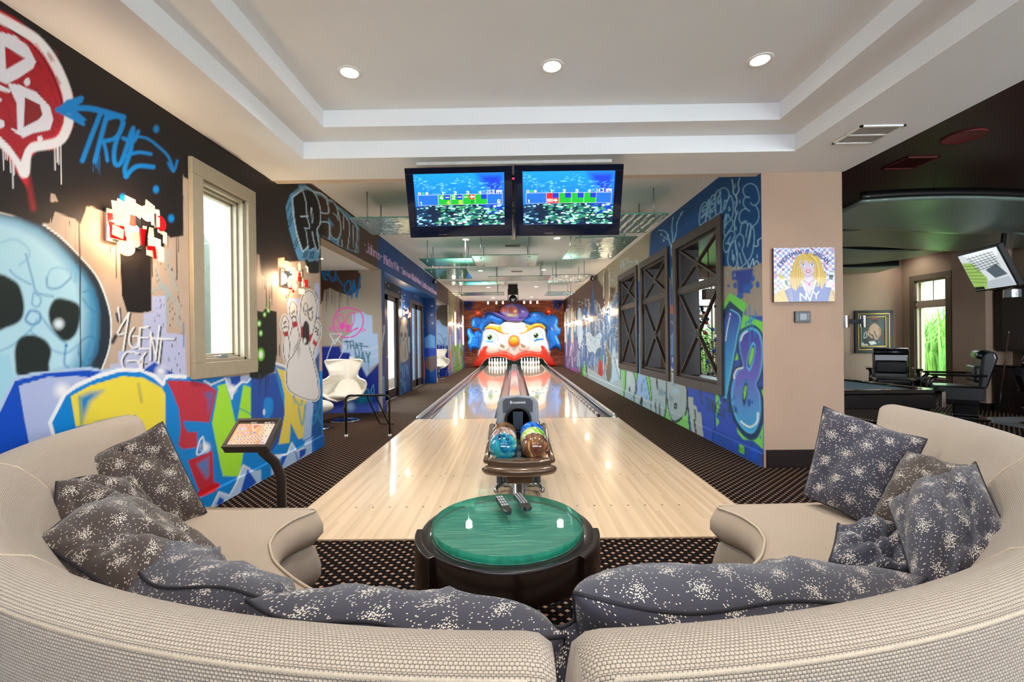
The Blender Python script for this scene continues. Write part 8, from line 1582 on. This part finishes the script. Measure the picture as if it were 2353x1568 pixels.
# tilted television
TLt, TRt, BRt, BLt = at_y(2201, 590, 7.3), at_y(2289, 567, 6.5), at_y(2336, 655, 6.5), at_y(2243, 668, 7.3)
t = thing('television', 'tilted television in the games room showing a pale modern building', 'television', (TLt + BRt) / 2); ex, ey = TRt - TLt, BLt - TLt; nn = ex.cross(ey).normalized(); nn = nn if nn.x < 0 else -nn
def P2(u, v, d): return TLt + ex * u + ey * v + nn * d
def slab2(u0, u1, v0, v1, d0, d1): return MB().add([P2(u, v, d) for d in (d0, d1) for v in (v0, v1) for u in (u0, u1)], [(0, 2, 3, 1), (4, 5, 7, 6), (0, 1, 5, 4), (2, 6, 7, 3), (0, 4, 6, 2), (1, 3, 7, 5)])
build('casing', slab2(-.03, 1.03, -.04, 1.05, -.08, -.004), M_blackm, t, bevel=.008)
U, V = np.meshgrid(np.linspace(0, 1, 120), np.linspace(0, 1, 90), indexing='xy'); PP = np.array(TLt)[None, None] + U[..., None] * np.array(ex) + V[..., None] * np.array(ey)
c = Canvas(PP); c.x = U.ravel() * 160; c.y = V.ravel() * 100; c.col[:] = lin('#c4ccd0'); c.fill([(0, 20), (40, 25), (70, 70), (60, 100), (0, 100)], '#8cae58', 5); c.fill([(20, 0), (160, 0), (150, 20), (60, 25)], '#dfe4e6', 4)
c.fill([(80, 50), (130, 40), (150, 70), (100, 75)], '#4c5860', 2); c.fill([(60, 80), (150, 75), (160, 100), (50, 100)], '#a8b0b8', 3)
for k in range(6): c.line([(40 + k * 16, 8), (60 + k * 16, 48)], 1.6, '#20282c', 1, sm=False); c.line([(30 + k * 3, 14 + k * 7), (140, 10 + k * 6)], 1.4, '#20282c', 1, sm=False); c.line([(2, 30 + k * 9), (60, 34 + k * 10)], 1.6, '#4a6a30', 1, sm=False)
c.fill([(0, 90), (40, 92), (40, 100), (0, 100)], '#0c1014', 2); c.done('screen', paint_mat('screen_games', .3, emit=.85), parent=t)
m_ = P2(.5, .5, -.08); build('mount_arm', MB().tube([m_, m_ - nn * .12, (m_.x + .25, m_.y, 3.3)], .03, 10), M_blackm, t)
# bar corner: dark cabinets, tiled splash, bottle, stool
t = thing('bar_cabinet', 'dark wood wall cabinet above the bar behind the tan column', 'cabinet', (8.7, 7.2, 1.5)); build('body', MB().box(8.5, 8.98, 6.0, 7.9, 1.06, 2.12), M_jamb, t, bevel=.004); build('crown', MB().box(8.46, 8.98, 6.0, 7.92, 2.12, 2.2), M_espresso, t, bevel=.01)
for a in (6.02, 6.66, 7.3): build('door', MB().box(8.48, 8.5, a, a + .6, 1.08, 2.1), M_jamb, t, bevel=.006)
t = thing('bar_counter', 'dark bar counter in the corner beside the column', 'counter', (8.6, 7.2, 0)); build('body', MB().box(8.45, 8.98, 6.0, 7.9, 0, .78), M_jamb, t, bevel=.004); build('worktop', MB().box(8.4, 8.98, 5.98, 7.92, .78, .82), mat('counter_black', '#1a1a1c', .15, coat=.4), t, bevel=.004); build('splash_tiles', MB().box(8.95, 8.98, 6.0, 7.9, .82, 1.06), mat('metallic_tile', '#8a9094', .2, metal=.7, noise=.4, nscale=60), t)
p = Vector((8.62, 7.55, .82)); t = thing('bottle', 'dark red flared bottle standing on the bar counter', 'bottle', p); build('glass_body', MB().lathe([(0, 0), (.06, 0), (.065, .04), (.045, .13), (.02, .2), (.018, .25), (.03, .28)], p, 24), mat('red_glass', '#3a0c14', .08, coat=.6), t, smooth=True)
t = thing('bar_stool', 'low backed black bar chair on chrome stem by the counter', 'stool', (7.75, 6.62, 0)); build('shell', MB().grid(lambda u, v: (7.75 + (.2 + .08 * v) * math.sin((2 * u - 1) * 1.6), 6.62 + (.2 + .08 * v) * -math.cos((2 * u - 1) * 1.6) * -1 * 1, .5 + .34 * v - .12 * v * abs(2 * u - 1)), 20, 8), M_dark, t, smooth=True)
build('seat', MB().lathe([(0, .46), (.2, .47), (.22, .5), (.2, .53), (0, .54)], (7.75, 6.62, 0), 28), M_dark, t, smooth=True); build('stem', MB().tube([(7.75, 6.62, .02), (7.75, 6.62, .46)], .025, 12), M_chrome, t, smooth=True); build('foot_ring', MB().tube([(7.75 + .17 * math.cos(R(a)), 6.62 + .17 * math.sin(R(a)), .25) for a in range(0, 360, 20)], .01, 8, closed=True).bar((7.58, 6.62, .25), (7.92, 6.62, .25), .015, .015), M_chrome, t, smooth=True); build('base_disc', MB().lathe([(0, 0), (.22, 0), (.2, .015), (.03, .025)], (7.75, 6.62, 0), 28), M_chrome, t, smooth=True)
struct('floor_bar_tile', MB().box(7.3, 8.4, 5.6, 7.3, 0, .006), mat('pale_tile', '#b8bcc2', .12, noise=.1))
p = Vector(at_y(2326, 675, 7.0)); t = thing('crystal_pendant', 'small crystal drum pendant lamp near the bar', 'pendant lamp', p + Vector((0, 0, .1))); build('shade', MB().lathe([(.09, -.06), (.1, -.06), (.1, .06), (.09, .06)], p, 18), mat('crystal', '#c4ccd8', .05, metal=.6, noise=.5, nscale=50), t); build('cord', MB().tube([p + Vector((0, 0, .05)), (p.x, p.y, 3.3)], .006, 6), M_blackm, t); build('cap', MB().lathe([(0, .06), (.1, .06), (.02, .09), (0, .09)], p, 18), M_chrome, t)
# decorated tree and lantern seen through the framed openings
rs = random.Random(9); tx, ty = 4.28, 10.25; t = thing('christmas_tree', 'decorated christmas tree with red and gold ornaments in the games room', 'christmas tree', (tx, ty, 0))
mb = MB()
for _ in range(2600):
    h = rs.random() ** 1.2; z = .35 + 1.75 * h; r_ = (.8 * (1 - h) + .03) * rs.uniform(.45, 1); a = rs.uniform(0, 6.283); p = Vector((tx + r_ * math.cos(a), ty + r_ * math.sin(a), z)); d = Vector((math.cos(a + rs.uniform(-.5, .5)), math.sin(a + rs.uniform(-.5, .5)), rs.uniform(-.5, .2))).normalized() * rs.uniform(.09, .16); s_ = Vector((-d.y, d.x, rs.uniform(-.03, .03))).normalized() * .018
    mb.add([p - s_, p + s_, p + d], [(0, 1, 2)])
build('branches', mb, mat('fir_green', '#1c3a20', .7, noise=.4, nscale=20), t); build('trunk', MB().tube([(tx, ty, 0), (tx, ty, 1.7)], [.05, .012], 10), M_jamb, t); build('pot', MB().lathe([(0, 0), (.2, 0), (.24, .26), (0, .26)], (tx, ty, 0), 24), mat('silver_pot', '#9a9da0', .3, metal=.6), t, smooth=True)
MO_ = [mat('ornament_red', '#a81c20', .12, coat=.6), mat('ornament_gold', '#c89a4c', .15, metal=.6), mat('ornament_white', '#f0ece6', .2, emit=.3), mat('ornament_blue', '#2c5ca8', .15)]
proto = {}
for k in range(56):
    h = (k + .5) / 56; z = .38 + 1.65 * h; r_ = .76 * (1 - h) + .06; a = k * 2.4; w_ = k % 4
    if w_ not in proto: proto[w_] = build('ornament', MB().ball((0, 0, 0), .04, 12, 8), MO_[w_], t, smooth=True, local=True); q = proto[w_]
    else: q = proto[w_].copy(); C.objects.link(q)
    q.location = (r_ * math.cos(a), r_ * math.sin(a), z)
p = Vector(at_y(1628, 672, 8.2)); t = thing('hanging_lantern', 'dark iron lantern on a rod seen through the nearest framed opening', 'pendant lamp', (p.x, p.y, 3.3)); build('shade', MB().box(p.x - .09, p.x + .09, p.y - .09, p.y + .09, p.z - .13, p.z + .06), mat('lantern_shade', '#5a4c3c', .5), t, bevel=.01); build('rod', MB().tube([(p.x, p.y, p.z + .06), (p.x, p.y, 3.3)], .01, 8), M_blackm, t)
for s_ in (-1, 1): build('arm', MB().tube([(p.x, p.y, p.z + .12), (p.x + s_ * .1, p.y, p.z + .16), (p.x + s_ * .2, p.y, p.z + .08), (p.x + s_ * .2, p.y, p.z + .02)], .009, 8), M_blackm, t)
